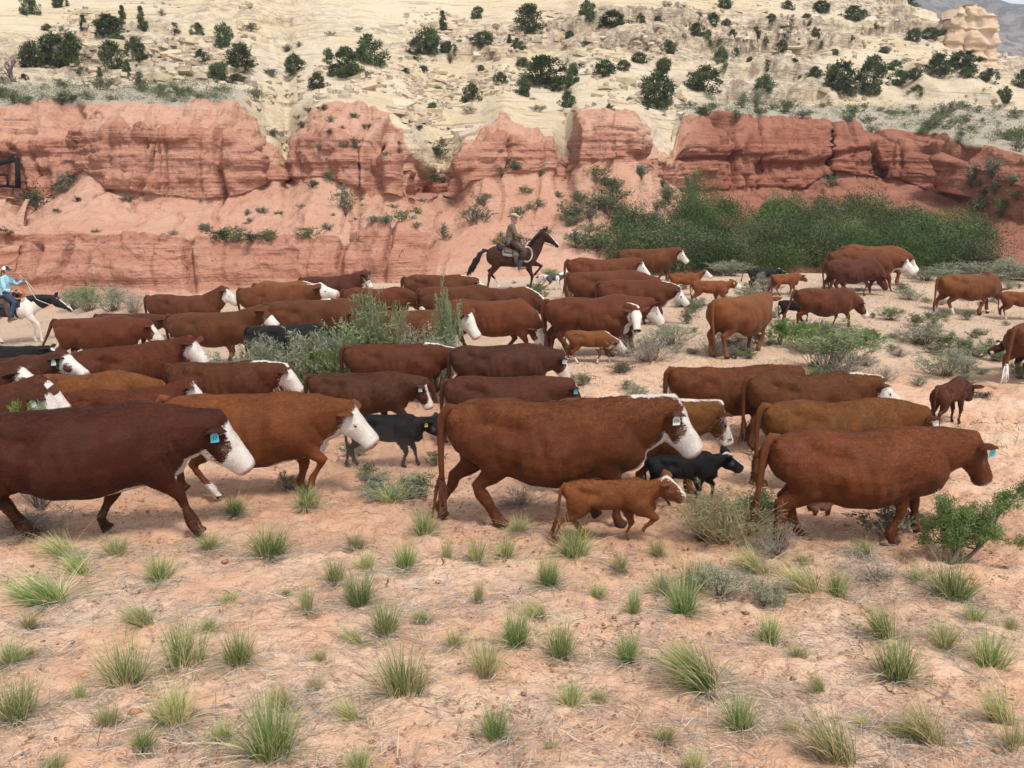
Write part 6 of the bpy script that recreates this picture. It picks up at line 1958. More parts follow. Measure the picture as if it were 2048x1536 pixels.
STRAW = np.array((.62, .53, .29)); GREEN = np.array((.150, .250, .070)); DGREEN = np.array((.070, .150, .042)); GREYD = np.array((.42, .365, .30))
def tuft_mesh(seed, green, lean=0.0, n=300):
    r = np.random.default_rng(seed)
    ang = r.uniform(0, 2 * math.pi, n)
    rad = np.sqrt(r.random(n)) * .17
    k = r.integers(0, 4, n)
    cx = r.normal(0, .10, 4)[k]; cy = r.normal(0, .10, 4)[k]
    base = np.stack([np.cos(ang) * rad + cx, np.sin(ang) * rad + cy, np.full(n, -.03)], -1)
    out = np.clip(np.abs(r.normal(.26, .22, n)), .02, 1.25)
    d = np.stack([np.cos(ang) * np.sin(out) + lean * .5, np.sin(ang) * np.sin(out), np.cos(out)], -1)
    d += r.normal(0, .06, d.shape)
    d /= np.linalg.norm(d, axis=1, keepdims=True)
    ln = r.uniform(.55, 1.08, n) * (1 - .12 * out)
    g = r.random(n) < (.10 + .76 * green)
    tint = r.random((n, 1))
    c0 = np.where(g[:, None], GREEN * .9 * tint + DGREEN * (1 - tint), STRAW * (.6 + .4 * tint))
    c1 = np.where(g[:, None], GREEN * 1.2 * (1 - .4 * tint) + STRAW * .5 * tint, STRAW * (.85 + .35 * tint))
    V, F, C = ribbons(base, d, ln, r.uniform(.010, .019, n), np.where(g, r.uniform(.0, .35, n), r.uniform(.1, .8, n)), r, 4, c0, c1)
    # last year's grey leaves splayed on the soil
    m = int(n * .65)
    a2 = r.uniform(0, 2 * math.pi, m)
    el = r.uniform(.02, .38, m)
    b2 = np.stack([np.cos(a2) * .12, np.sin(a2) * .12, np.full(m, .0)], -1)
    d2 = np.stack([np.cos(a2) * np.cos(el), np.sin(a2) * np.cos(el), np.sin(el)], -1)
    t2 = r.random((m, 1))
    V2, F2, C2 = ribbons(b2, d2, r.uniform(.35, 1.1, m), r.uniform(.010, .018, m), r.uniform(.2, .6, m), r, 3, GREYD * (.7 + .6 * t2), STRAW * (.5 + .5 * t2))
    # a few long pale seed stalks
    m3 = 16
    a3 = r.uniform(0, 2 * math.pi, m3); el3 = r.uniform(.5, 1.35, m3)
    d3 = np.stack([np.cos(a3) * np.cos(el3), np.sin(a3) * np.cos(el3), np.sin(el3)], -1)
    t3 = r.random((m3, 1))
    V3, F3, C3 = ribbons(np.stack([np.cos(a3) * .1, np.sin(a3) * .1, np.zeros(m3)], -1), d3, r.uniform(1.0, 1.7, m3), r.uniform(.008, .013, m3), r.uniform(.1, .7, m3), r, 5, STRAW * (.8 + .3 * t3), STRAW * (.95 + .3 * t3))
    V, F, C = np.concatenate([V, V3]), np.concatenate([F, np.concatenate([F3[:, :4]]) + len(V)]), np.concatenate([C, C3])
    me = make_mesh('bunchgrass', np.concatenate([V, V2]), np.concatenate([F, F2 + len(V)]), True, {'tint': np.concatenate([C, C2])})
    me.materials.append(GRASS)
    return me
TUFT_MESH = {}
def tuft_variant(green, lean, k):
    key = (round(green * 4), lean, k % 3)
    if key not in TUFT_MESH:
        TUFT_MESH[key] = tuft_mesh(100 + len(TUFT_MESH) * 7, key[0] / 4, lean)
    return TUFT_MESH[key]

# photo column and row of the base, width, height, greenness, lean
TUFTS = [
 (105,1203,150,78,.8,-1),(325,1158,85,62,.85,0),(535,1112,120,66,.9,0),(290,1248,100,62,.55,-1),(248,1368,125,118,.4,0),(365,1332,110,125,.65,0),(478,1328,95,95,.65,0),(18,1328,70,66,.85,0),
 (30,1432,105,112,.75,0),(356,1442,110,118,.35,0),(668,1165,64,64,.8,0),(712,1208,100,84,.9,0),(612,1222,44,74,.5,0),(768,1266,84,84,.85,0),(712,1284,62,44,.4,-1),(812,1135,62,66,.75,0),
 (850,1068,68,62,.85,0),(892,1118,28,52,.55,0),(952,1124,52,64,.6,0),(1012,1112,56,46,.6,0),(1102,1168,80,66,.95,0),(1148,1112,90,76,.85,0),(957,1204,28,62,.4,0),(1040,1288,92,92,.9,0),
 (1122,1312,86,94,.85,0),(975,1352,100,112,.25,0),(1260,1322,76,74,.9,0),(1268,1228,42,72,.75,0),(806,1384,145,116,.5,0),(985,1474,92,94,.95,0),(540,1510,175,160,.75,0),(718,1540,80,70,.5,0),
 (1366,1224,95,96,.95,0),(1388,1166,90,66,.55,0),(1540,1284,66,84,.75,0),(1415,1376,185,116,.65,-1),(1478,1456,100,96,.65,0),(1640,1386,46,64,.6,-1),(1672,1525,140,165,.5,-1),(1792,1356,120,110,.75,0),
 (1776,1278,84,100,.65,-1),(1856,1478,100,120,.3,-1),(1902,1196,125,86,.95,0),(1985,1336,115,96,.65,0),(2000,1448,90,120,.4,-1),(1672,1192,60,66,.65,0),(1625,1186,100,96,.15,-1),(612,1012,66,52,.7,0),
 (470,1026,62,44,.75,0),(785,1004,84,44,.5,0),(708,1092,52,36,.55,0),(455,1208,56,34,.45,0),(112,1540,66,50,.6,0),(220,1446,56,62,.55,0),(572,1412,66,66,.35,-1),(1322,1184,60,52,.55,0),(235,1108,70,44,.6,0),
 (420,1096,62,46,.5,0),(130,1110,90,56,.2,-1),(1515,1140,80,70,.35,-1),(1720,1110,70,44,.5,0),(1560,1210,40,40,.5,0),(2030,1500,80,70,.5,0),(1945,1245,60,50,.4,0),(1200,1400,40,34,.3,0),(640,1320,44,34,.25,0),
 (905,1290,50,40,.35,0),(1330,1480,60,50,.3,0),(1100,1500,34,28,.4,0),(60,1255,50,44,.5,0),(160,1400,40,50,.4,0),(440,1480,60,54,.4,0),(1240,1140,50,44,.3,0),(1040,1060,60,44,.2,0),
 (164,1151,69,70,0.75,-1),(574,1190,33,24,0.5,0),(419,1258,43,33,0.5,0),(630,1375,38,41,0.1,0),(286,1496,73,56,0.75,0),(848,1240,46,37,0.6,-1),(1078,1230,60,46,0.5,-1),(1193,1192,52,36,0.5,0),(1142,1413,69,69,0.5,0),(1359,1331,67,69,0.1,0),(1594,1317,51,37,0.75,0),(1591,1465,49,48,0.1,-1),(1730,1450,46,39,0.1,-1),(1884,1294,76,72,0.5,0),(2020,1259,39,40,0.6,0),(1794,1474,55,40,0.6,0),(1391,1537,62,64,0.35,0),(708,1438,65,67,0.35,-1),(733,1138,60,49,0.35,0),(1316,1111,47,46,0.5,0),(1602,1125,39,30,0.35,0),(1835,1158,40,36,0.5,0),(64,1314,40,37,0.25,0),
]
ORD = ['first', 'second', 'third', 'fourth', 'fifth', 'sixth', 'seventh', 'eighth', 'ninth', 'tenth', 'eleventh', 'twelfth', 'thirteenth', 'fourteenth', 'fifteenth', 'sixteenth', 'seventeenth', 'eighteenth', 'nineteenth', 'twentieth']
def look_word(g, w, h):
    size = 'large' if w > 105 else ('small' if w < 64 else 'mid sized')
    colr = 'bright green' if g > .8 else ('green' if g > .62 else ('yellow green' if g > .42 else 'straw coloured'))
    return size, colr
def build_tufts():
    rows = [(0, 1080, 'row by the front hooves'), (1080, 1180, 'row below the cattle'), (1180, 1270, 'second row below the cattle'), (1270, 1345, 'middle foreground row'), (1345, 1435, 'second lowest row'), (1435, 1700, 'lowest row')]
    pts = []
    for i, (px, py, w, h, g, ln) in enumerate(TUFTS):
        x, y, z = on_ground(px, py)
        pts.append((x, y))
        me = tuft_variant(g, ln, i)
        o = link('bunchgrass', me)
        o.location = (x, y, z - .01)
        sw = w * y / F_PX * .86; sh = h * y / F_PX * 1.22
        r = np.random.default_rng(i)
        o.scale = (sw * r.uniform(.95, 1.1), sw * r.uniform(.9, 1.15), sh)
        o.rotation_euler = (0, 0, 0 if ln else r.uniform(0, 6.28))
        row = next(q for q in rows if q[0] <= py < q[1])
        mates = sorted([t for t in TUFTS if row[0] <= t[1] < row[1]])
        k = mates.index(TUFTS[i])
        size, colr = look_word(g, w, h)
        tag(o, '%s %s bunchgrass, %s %s' % (size, colr, ORD[k] if k < 20 else ORD[min(len(mates) - 1 - k, 19)], ('from the left in the ' if k < 20 else 'from the right in the ') + row[2]), 'grass tuft', 'bunchgrass tufts of the foreground')
    return pts
TUFT_PTS = build_tufts()

def build_litter():
    """Grey fallen straw, dead leaves and stalks lying over the soil."""
    r = np.random.default_rng(5)
    B = []
    for x, y in TUFT_PTS:
        n = int(170 * min(1.5, max(.5, 7 / y)))
        B.append(np.stack([x + r.normal(0, .22, n), y + r.normal(0, .17, n)], -1))
    n = 30000
    yy = r.uniform(3.6, 9.2, n); xx = r.uniform(-.66, .66, n) * (yy + .5)
    den = fbm(xx * .9 + 3, yy * .9, seed=53, oct=4) + .35 * np.clip(xx / 4, 0, 1)
    keep = r.random(n) < sstep(.0, .45, den) * .9
    B.append(np.stack([xx[keep], yy[keep]], -1))
    n = 5000
    yy = r.uniform(9, 26, n); xx = r.uniform(-.62, .62, n) * yy
    keep = r.random(n) < sstep(.0, .5, fbm(xx * .5, yy * .5, seed=57, oct=3) + .15 * (yy > 15))
    B.append(np.stack([xx[keep], yy[keep]], -1))
    B = np.concatenate(B)
    z = ground_z(B[:, 0], B[:, 1])
    near = B[:, 1] < 10
    n = len(B)
    base = np.concatenate([B, (z + .012)[:, None]], 1)
    a = r.uniform(0, 2 * math.pi, n); el = np.clip(r.normal(.10, .14, n), -.02, .7)
    d = np.stack([np.cos(a) * np.cos(el), np.sin(a) * np.cos(el), np.sin(el)], -1)
    ln = r.uniform(.05, .22, n) * np.where(near, 1, 1.4)
    t = r.random((n, 1))
    pale = r.random((n, 1)) < .5
    c = np.where(pale, np.array((.70, .63, .52)) * (.7 + .5 * t), np.array((.36, .31, .28)) * (.55 + .8 * t))
    V, F, C = ribbons(base, d, ln, r.uniform(.0025, .005, n) * np.where(near, 1, 2.2), r.uniform(.1, .5, n), r, 2, c, c * 1.1)
    o = mesh_obj('dry_straw_litter', V, F, GRASS, None, True, {'tint': C})
    tag(o, 'grey and pale dead straw strewn over the sandy soil', 'litter', None, 'stuff')
    # crumbs and clods of soil
    n = 16000
    yy = np.concatenate([r.uniform(3.6, 9.5, n // 2), r.uniform(7, 14, n // 2)]); xx = r.uniform(-.64, .64, n) * yy
    den = fbm(xx * .7, yy * .7, seed=61, oct=3)
    keep = r.random(n) < sstep(-.25, .4, den)
    xx, yy = xx[keep], yy[keep]; n = len(xx)
    z = ground_z(xx, yy)
    sz = r.gamma(1.5, .0042, n) + .004
    ico = np.array([(0, 0, 1), (.9, 0, .2), (.28, .85, .25), (-.72, .53, .15), (-.72, -.53, .2), (.28, -.85, .1), (0, 0, -.5)])
    fi = np.array([(0, 1, 2), (0, 2, 3), (0, 3, 4), (0, 4, 5), (0, 5, 1), (6, 2, 1), (6, 3, 2), (6, 4, 3), (6, 5, 4), (6, 1, 5)])
    V = np.stack([xx, yy, z + sz * .2], -1)[:, None, :] + ico[None] * r.uniform(.6, 1.4, (n, 7, 1)) * sz[:, None, None] * np.array((1, 1, .5))
    F = (np.arange(n)[:, None, None] * 7 + fi[None]).reshape(-1, 3)
    t = r.random((n, 1, 1))
    C = np.broadcast_to(np.array((.44, .22, .125)) * (.5 + .65 * t), (n, 7, 3)).reshape(-1, 3)
    C = np.concatenate([C, np.ones((len(C), 1))], 1)
    M = NT('soil_crumb'); M.color(M.attr('tint'))
    o = mesh_obj('soil_crumbs', V.reshape(-1, 3), F, M.m, None, False, {'tint': C})
    tag(o, 'loose crumbs and clods of red soil on the trail', 'soil crumbs', None, 'stuff')
build_litter()

# ---------------------------------------------------------------- shrubs
def shrub_parts(seed, stems=26, leaves=1500, leaf=(.045, .014), cols=((.16, .20, .10), (.24, .27, .17)), upright=.6, spread=.55, bare=.35, stem_col=(.22, .18, .15), stem_r=.010, clump=.06):
    """Unit shrub (about 1 wide, 1 tall): branching stems and a cloud of small leaves around their upper parts."""
    r = np.random.default_rng(seed)
    mb = MB()
    tips = []
    for k in range(stems):
        a = r.uniform(0, 2 * math.pi)
        o = abs(r.normal(0, spread)) * (1.25 - upright * .5)
        h = r.uniform(.55, 1.0) * (1 - .35 * min(o, 1) ** 2)
        end = np.array((math.cos(a) * min(o, .62), math.sin(a) * min(o, .62), h))
        b = np.array((math.cos(a) * .05, math.sin(a) * .05, -.04)) * r.uniform(.3, 1.4)
        m1 = b * .6 + end * .4 + r.normal(0, .035, 3) + (0, 0, -.04)
        m2 = b * .25 + end * .75 + r.normal(0, .035, 3)
        c = np.array(stem_col) * r.uniform(.6, 1.3)
        mb.tube([b, m1, m2, end], [stem_r, stem_r * .75, stem_r * .5, stem_r * .2], 4, None, c)
        tips.append((m1, m2, end))
        for q in range(3):
            t = r.uniform(.35, .9)
            p = b * (1 - t) + end * t + r.normal(0, .02, 3)
            e = p + np.array((r.normal(0, .13), r.normal(0, .13), r.uniform(.06, .24)))
            mb.tube([p, p * .5 + e * .5 + r.normal(0, .015, 3), e], [stem_r * .45, stem_r * .3, stem_r * .12], 3, None, c * r.uniform(.8, 1.2))
            tips.append((p, p * .5 + e * .5, e))
    sv, sf, sc = mb.arrays()
    n = leaves
    k = r.integers(0, len(tips), n)
    T = np.array([np.stack(t) for t in tips])[k]
    t = r.beta(2.2, 1.2, n)[:, None]
    t = bare + (1 - bare) * t
    P = np.where(t < .5, T[:, 0] * (1 - 2 * t) + T[:, 1] * 2 * t, T[:, 1] * (2 - 2 * t) + T[:, 2] * (2 * t - 1)) + r.normal(0, clump * .5, (n, 3)) * np.array((1, 1, .7))
    d = r.normal(0, 1, (n, 3)) + np.array((0, 0, .9))
    d[:, :2] += P[:, :2] * 1.2
    d /= np.linalg.norm(d, axis=1, keepdims=True)
    tt = r.random((n, 1)); tone = r.random((len(tips), 1))[k] * .6 + .4 * tt
    c = np.array(cols[0]) * (1 - tone) + np.array(cols[1]) * tone
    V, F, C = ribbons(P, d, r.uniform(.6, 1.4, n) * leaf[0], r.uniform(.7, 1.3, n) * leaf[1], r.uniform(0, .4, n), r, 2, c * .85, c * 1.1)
    return (sv, sf, sc), (V, F, C)
SHRUB = {}
KINDS = {
 'grease': dict(stems=34, leaves=3400, leaf=(.060, .014), cols=((.16, .215, .095), (.29, .345, .175)), upright=.6, spread=.50, bare=.35, clump=.06),
 'greyleaf': dict(stems=34, leaves=2900, leaf=(.050, .015), cols=((.20, .225, .145), (.36, .385, .27)), upright=.5, spread=.60, bare=.25, clump=.07),
 'dry': dict(stems=70, leaves=900, leaf=(.05, .012), cols=((.25, .235, .16), (.34, .32, .23)), upright=.4, spread=.7, bare=.5, stem_col=(.34, .295, .26), stem_r=.007),
 'rabbit': dict(stems=110, leaves=1700, leaf=(.075, .010), cols=((.26, .27, .11), (.40, .39, .20)), upright=.5, spread=.65, bare=.55, stem_col=(.38, .33, .20), stem_r=.005),
 'green': dict(stems=30, leaves=4200, leaf=(.050, .016), cols=((.10, .185, .035), (.21, .315, .075)), upright=.6, spread=.5, bare=.3, clump=.055),
 'sage': dict(stems=14, leaves=420, leaf=(.11, .045), cols=((.115, .135, .075), (.235, .25, .16)), upright=.4, spread=.6, bare=.1, clump=.14, stem_r=.014),
 'sagegreen': dict(stems=14, leaves=420, leaf=(.11, .045), cols=((.075, .115, .040), (.155, .205, .085)), upright=.4, spread=.6, bare=.1, clump=.14, stem_r=.014),
 'dark': dict(stems=14, leaves=520, leaf=(.10, .045), cols=((.030, .055, .022), (.075, .110, .045)), upright=.4, spread=.6, bare=.05, clump=.15, stem_r=.014),
}
def shrub_mesh(kind, k):
    key = (kind, k)
    if key not in SHRUB:
        st, lf = shrub_parts(hash(kind) % 1 + 500 + len(SHRUB) * 11, **KINDS[kind])
        a = make_mesh('stems', st[0], st[1], True, {'tint': st[2]}); a.materials.append(STEMM)
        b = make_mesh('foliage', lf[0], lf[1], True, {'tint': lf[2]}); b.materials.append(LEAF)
        # joined version for shrubs too small to show parts
        c = make_mesh('shrub', np.concatenate([st[0], lf[0]]), [tuple(q) for q in st[1]] + [tuple(q + len(st[0])) for q in lf[1]], True, {'tint': np.concatenate([st[2], lf[2]])})
        c.materials.append(LEAF)
        SHRUB[key] = (a, b, c)
    return SHRUB[key]
_m = NT('twig'); _m.color(_m.attr('tint')); STEMM = _m.m
def shrub(name, label, kind, k, loc, w, h, rz, group=None, parts=True, cat='shrub', tilt=0.0):
    a, b, c = shrub_mesh(kind, k)
    if parts:
        o = empty(name, loc, rz)
        link('stems', a, None, o); link('foliage', b, None, o)
    else:
        o = link(name, c); o.location = loc; o.rotation_euler = (0, 0, rz)
    o.scale = (w, w, h)
    o.rotation_euler = (0, tilt, rz)
    tag(o, label, cat, group)
    return o
# shrubs of the flat: column and row of the base, width, height, kind, label
NEAR_SHRUBS = [
 (500,748,120,84,'greyleaf','grey green bush at the front of the big thicket, below the half white muzzle', 16.20),
 (575,752,130,96,'greyleaf','rounded grey green bush in the middle of the big thicket', 16.10),
 (655,756,150,112,'greyleaf','wide grey green bush in the big thicket, right before the arched back cow', 16.10),
 (642,752,80,60,'green','low bright green clump at the foot of the big thicket', 15.60),
 (742,742,120,166,'grease','tallest green bush of the big thicket, rising among the cows', 16.40),
 (700,740,110,110,'grease','green bush filling the thicket beside its tallest bush', 16.30),
 (808,746,130,112,'dry','bare grey twiggy bush in the thicket between two cow heads', 16.40),
 (868,752,110,110,'greyleaf','grey green bush at the far end of the thicket', 16.40),
 (893,730,56,158,'grease','slender upright green sprig standing above the end of the thicket', 16.60),
 (62,880,120,84,'green','little bright green bush poking up behind the dark red front cow', 9.45),
 (1655,738,170,100,'grease','broad green bush on the flat in front of the walking blaze faced cow'),
 (1610,700,90,60,'green','bright green clump behind the broad bush, beside the orange cow'),
 (1560,690,70,60,'green','yellow green clump just beyond the hind feet of the bulky orange cow'),
 (1690,748,110,62,'dry','grey twiggy bush leaning against the broad green bush'),
 (1300,722,130,66,'dry','dry grey bush behind the muzzle of the four socked calf'),
 (1345,690,90,46,'greyleaf','grey bush between the staring cow and the bulky orange cow'),
 (1250,700,60,60,'grease','green bush beneath the chin of the staring cow'),
 (1215,640,50,50,'grease','small green bush under the staring cow behind the socked calf'),
 (1890,752,110,64,'greyleaf','dome of grey sage behind the calf walking away'),
 (1850,690,100,46,'greyleaf','flat grey sage near the grazing orange cow'),
 (1935,708,44,36,'grease','small green bush above the calf walking away'),
 (1530,588,60,46,'greyleaf','pale green bush in front of the tail raising calf'),
 (1770,760,60,36,'dry','grey dry bush behind the white faced crested cow'),
 (1735,690,60,36,'green','low green clump past the broad bush'),
 (1430,712,60,50,'dry','thin dry bush under the bulky orange cow'),
 (1165,770,46,28,'grease','tiny green bush on bare sand before the maroon cow'),
 (1835,770,36,22,'greyleaf','tiny grey bush on the sand near the calf walking away'),
 (1960,795,44,18,'dark','dark dry dung patch plant on the sand beside the dark red calf'),
 (150,618,70,46,'greyleaf','grey green bush before the red bank by the pinto horse'),
 (178,622,60,56,'grease','green bush just ahead of the pinto horse muzzle'),
 (225,622,70,56,'greyleaf','second green bush ahead of the pinto horse, by the red bank'),
 (265,626,60,50,'dry','dry pale bush by the red bank behind the first red cows'),
 (664,556,44,26,'grease','green bush at the bank behind the raised dark ears'),
 (708,552,52,28,'grease','another green bush at the bank behind the raised dark ears'),
 (905,512,34,36,'sagegreen','grey bush on the bank behind the tail of the bay horse'),
 (1285,548,60,40,'greyleaf','sage clump below the raised white faced cow'),
 (1500,600,50,34,'greyleaf','sage clump beside the lone brown calf'),
 (1460,552,80,34,'greyleaf','wide sage on the rim behind the lone brown calf'),
 (1535,536,90,40,'greyleaf','tall grey sage on the rim above the black calf'),
 (1590,532,90,44,'greyleaf','pale sage on the rim behind the brown pale nosed calf'),
 (1640,528,60,36,'greyleaf','sage at the rim beside the rearmost cows'),
 (1100,560,40,26,'grease','small bush at the hooves of the bay horse'),
 (1960,560,150,40,'greyleaf','long grey sage bank behind the grazing orange cow'),
 (2030,560,120,46,'greyleaf','grey sage at the far edge of the flat beyond the brown calf'),
 (1850,560,90,30,'greyleaf','low sage on the rim past the white faced cow'),
 (1780,640,50,30,'grease','small green bush before the plain brown cow'),
 (1820,600,50,26,'greyleaf','small grey bush on the flat beside the plain brown cow'),
]
def build_near_shrubs():
    for i, e in enumerate(NEAR_SHRUBS):
        px, py, w, h, kind, lab = e[:6]
        if len(e) > 6:                                  # stands nearer than its visible foot: depth given, top surveyed
            y = e[6]
            x = float(at(px, py, y)[0]); z = float(ground_z(x, y))
            hm = float(at(px, py - h, y)[2]) - z
        else:
            x, y, z = on_ground(px, py)
            hm = h * y / F_PX
        shrub('shrub', lab, kind, i % 2, (x, y, z - .02), w * y / F_PX, hm, i * 1.7, 'shrubs among the herd', True)
    # rabbitbrush and sage in the foreground
    for (px, py, w, h, kind, lab, k, tl) in (
      (1455, 1085, 190, 128, 'rabbit', 'large straw green rabbitbrush at the tail of the nearest cow', 0, 0),
      (1545, 1110, 150, 60, 'dry', 'heap of dark grey dead sticks under the rabbitbrush', 1, .5),
      (1400, 1075, 110, 100, 'rabbit', 'tall dry seed stalks beside the black calf forelegs', 1, 0),
      (1440, 1190, 110, 78, 'greyleaf', 'low grey green sage below the rabbitbrush', 0, 0),
      (1530, 1205, 90, 70, 'greyleaf', 'small leafy sage below the heap of dead sticks', 1, 0),
      (1330, 1190, 60, 50, 'dry', 'thin dry twigs in front of the small trotting calf', 0, 0),
      (60, 1060, 200, 46, 'dry', 'grey dry brush under the belly of the dark red front cow', 0, 0),
      (800, 990, 150, 44, 'greyleaf', 'dusty grey green weeds behind the black calf tagged yellow', 1, 0),
      (1040, 1010, 120, 40, 'dry', 'dry grey brush under the belly of the cow tagged 706', 1, 0),
      (1760, 1160, 160, 46, 'dry', 'flat mat of grey twigs under the forefeet of the nearest cow', 0, .2)):
        x, y, z = on_ground(px, py)
        shrub('shrub', lab, kind, k, (x, y, z - .02), w * y / F_PX, h * y / F_PX, px * .01, 'brush at the front of the trail', True, 'shrub', tl)
def build_edge_bush():
    """Leaning greasewood with a bare twisted trunk at the right of the foreground."""
    r = np.random.default_rng(77)
    x, y, z = on_ground(1903, 1128)
    root = empty('greasewood_bush', (x, y, z), 0)
    tag(root, 'green leafy bush with twisted bare trunk leaning under the nearest cow head', 'bush', 'brush at the front of the trail')
    mb = MB(); tips = []
    def branch(p, d, ln, rad, depth):
        pts = [p]; dd = np.array(d, float)
        for k in range(5):
            dd = _nrm(dd + r.normal(0, .16, 3) + (0, 0, .05))
            pts.append(pts[-1] + dd * ln / 5)
        c = np.array((.12, .095, .08)) * r.uniform(.7, 1.2)
        mb.tube(pts, list(np.linspace(rad, rad * .45, 6)), 7, None, c)
        if depth == 0:
            tips.append(pts)
            return
        for q in range(3 if depth > 1 else 4):
            k = r.integers(2, 6)
            nd = _nrm(dd + r.normal(0, .62, 3) + (0, 0, .18))
            branch(pts[k], nd, ln * r.uniform(.5, .8), rad * .5, depth - 1)
        tips.append(pts[2:])
    branch(np.array((-.05, 0, -.03)), (.75, .1, .55), .50, .034, 3)
    branch(np.array((-.02, .03, -.03)), (.9, -.1, .22), .62, .028, 3)
    branch(np.array((.0, -.02, -.03)), (-.05, .1, .9), .34, .02, 2)
    branch(np.array((.02, .02, -.03)), (.25, .25, .85), .42, .022, 3)
    mb.build('trunk', STEMM, root)
    n = 24000
    allp = np.array([np.array(t)[-3:] if len(t) >= 3 else np.array(t + t + t)[:3] for t in tips])
    k = r.integers(0, len(allp), n)
    t = r.random((n, 1))
    P = np.where(t < .5, allp[k, 0] * (1 - 2 * t) + allp[k, 1] * 2 * t, allp[k, 1] * (2 - 2 * t) + allp[k, 2] * (2 * t - 1)) + r.normal(0, .036, (n, 3))
    d = r.normal(0, 1, (n, 3)) + (0, 0, 1.1)
    d /= np.linalg.norm(d, axis=1, keepdims=True)
    tone = (r.random((len(allp), 1))[k]) * .6 + .4 * r.random((n, 1))
    c = np.array((.085, .140, .040)) * (1 - tone) + np.array((.225, .285, .105)) * tone
    V, F, C = ribbons(P, d, r.uniform(.020, .045, n), r.uniform(.007, .012, n), r.uniform(0, .4, n), r, 2, c * .85, c * 1.1)
    f = mesh_obj('foliage', V, F, LEAF, root, True, {'tint': C})
    bv = mb.arrays()[0]
    # sized to the photo: crown 185 px wide, about 175 px tall
    allv = np.concatenate([V, bv]); wx = np.percentile(allv[:, 0], 98) - np.percentile(allv[:, 0], 2); wz = np.percentile(allv[:, 2], 99)
    root.scale = (205 * y / F_PX / wx, 190 * y / F_PX / wx, 175 * y / F_PX / wz)
build_near_shrubs()
build_edge_bush()

def build_flat_weeds():
    """Low weeds and small grass on the flat among and behind the cattle."""
    r = np.random.default_rng(12)
    n = 0
    boxes = [(1290, 2048, 575, 720, 120), (1130, 1330, 548, 640, 14), (1600, 2048, 700, 790, 14), (100, 330, 630, 720, 10), (1100, 1420, 740, 800, 5), (560, 900, 900, 1010, 8), (1500, 1900, 1010, 1090, 8), (1000, 1100, 560, 600, 8)]
    for x0, x1, y0, y1, k in boxes:
        for _ in range(k):
            px, py = r.uniform(x0, x1), r.uniform(y0, y1)
            x, y, z = on_ground(px, py)
            kind = r.choice(['greyleaf', 'sage', 'sagegreen', 'grease', 'dry'], p=[.25, .3, .25, .1, .1])
            w = r.uniform(.18, .5); h = w * r.uniform(.45, .8)
            side = 'beyond the herd' if py < 700 else 'by the trail'
            o = shrub('low_weed', 'small grey green weed on the pale flat ' + side, kind, int(r.integers(0, 2)), (x, y, z - .01), w, h, r.uniform(0, 6), 'weeds dotting the flat ' + side, False, 'weed')
build_flat_weeds()
def build_dry_grass():
    r = np.random.default_rng(90)
    n = 30000
    yy = 11 + 20.5 * r.random(n) ** .8; xx = r.uniform(-.60, .66, n) * yy
    pat = fbm(xx * .55, yy * .55, seed=71, oct=4) + .22 * sstep(0, 6, xx) - .25 * (1 - sstep(15, 18, yy)) + .12
    keep = r.random(n) < sstep(-.02, .42, pat)
    xx, yy = xx[keep], yy[keep]; n = len(xx)
    z = ground_z(xx, yy)
    a = r.uniform(0, 6.28, n); el = r.uniform(.5, 1.5, n)
    d = np.stack([np.cos(a) * np.cos(el), np.sin(a) * np.cos(el), np.sin(el)], -1)
    t = r.random((n, 1))
    gr = (vnoise(xx * .8, yy * .8, 0, 73) + .5 * r.normal(0, 1, n))[:, None] > .25
    c = np.where(gr, np.array((.20, .235, .115)) * (.7 + .6 * t), np.array((.52, .45, .31)) * (.6 + .6 * t))
    V, F, C = ribbons(np.stack([xx, yy, z - .01], -1), d, r.uniform(.05, .17, n), r.uniform(.006, .013, n), r.uniform(.1, .6, n), r, 2, c * .85, c * 1.1)
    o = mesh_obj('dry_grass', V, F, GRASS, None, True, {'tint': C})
    tag(o, 'short dry grass growing in patches over the flat', 'grass', None, 'stuff')
build_dry_grass()

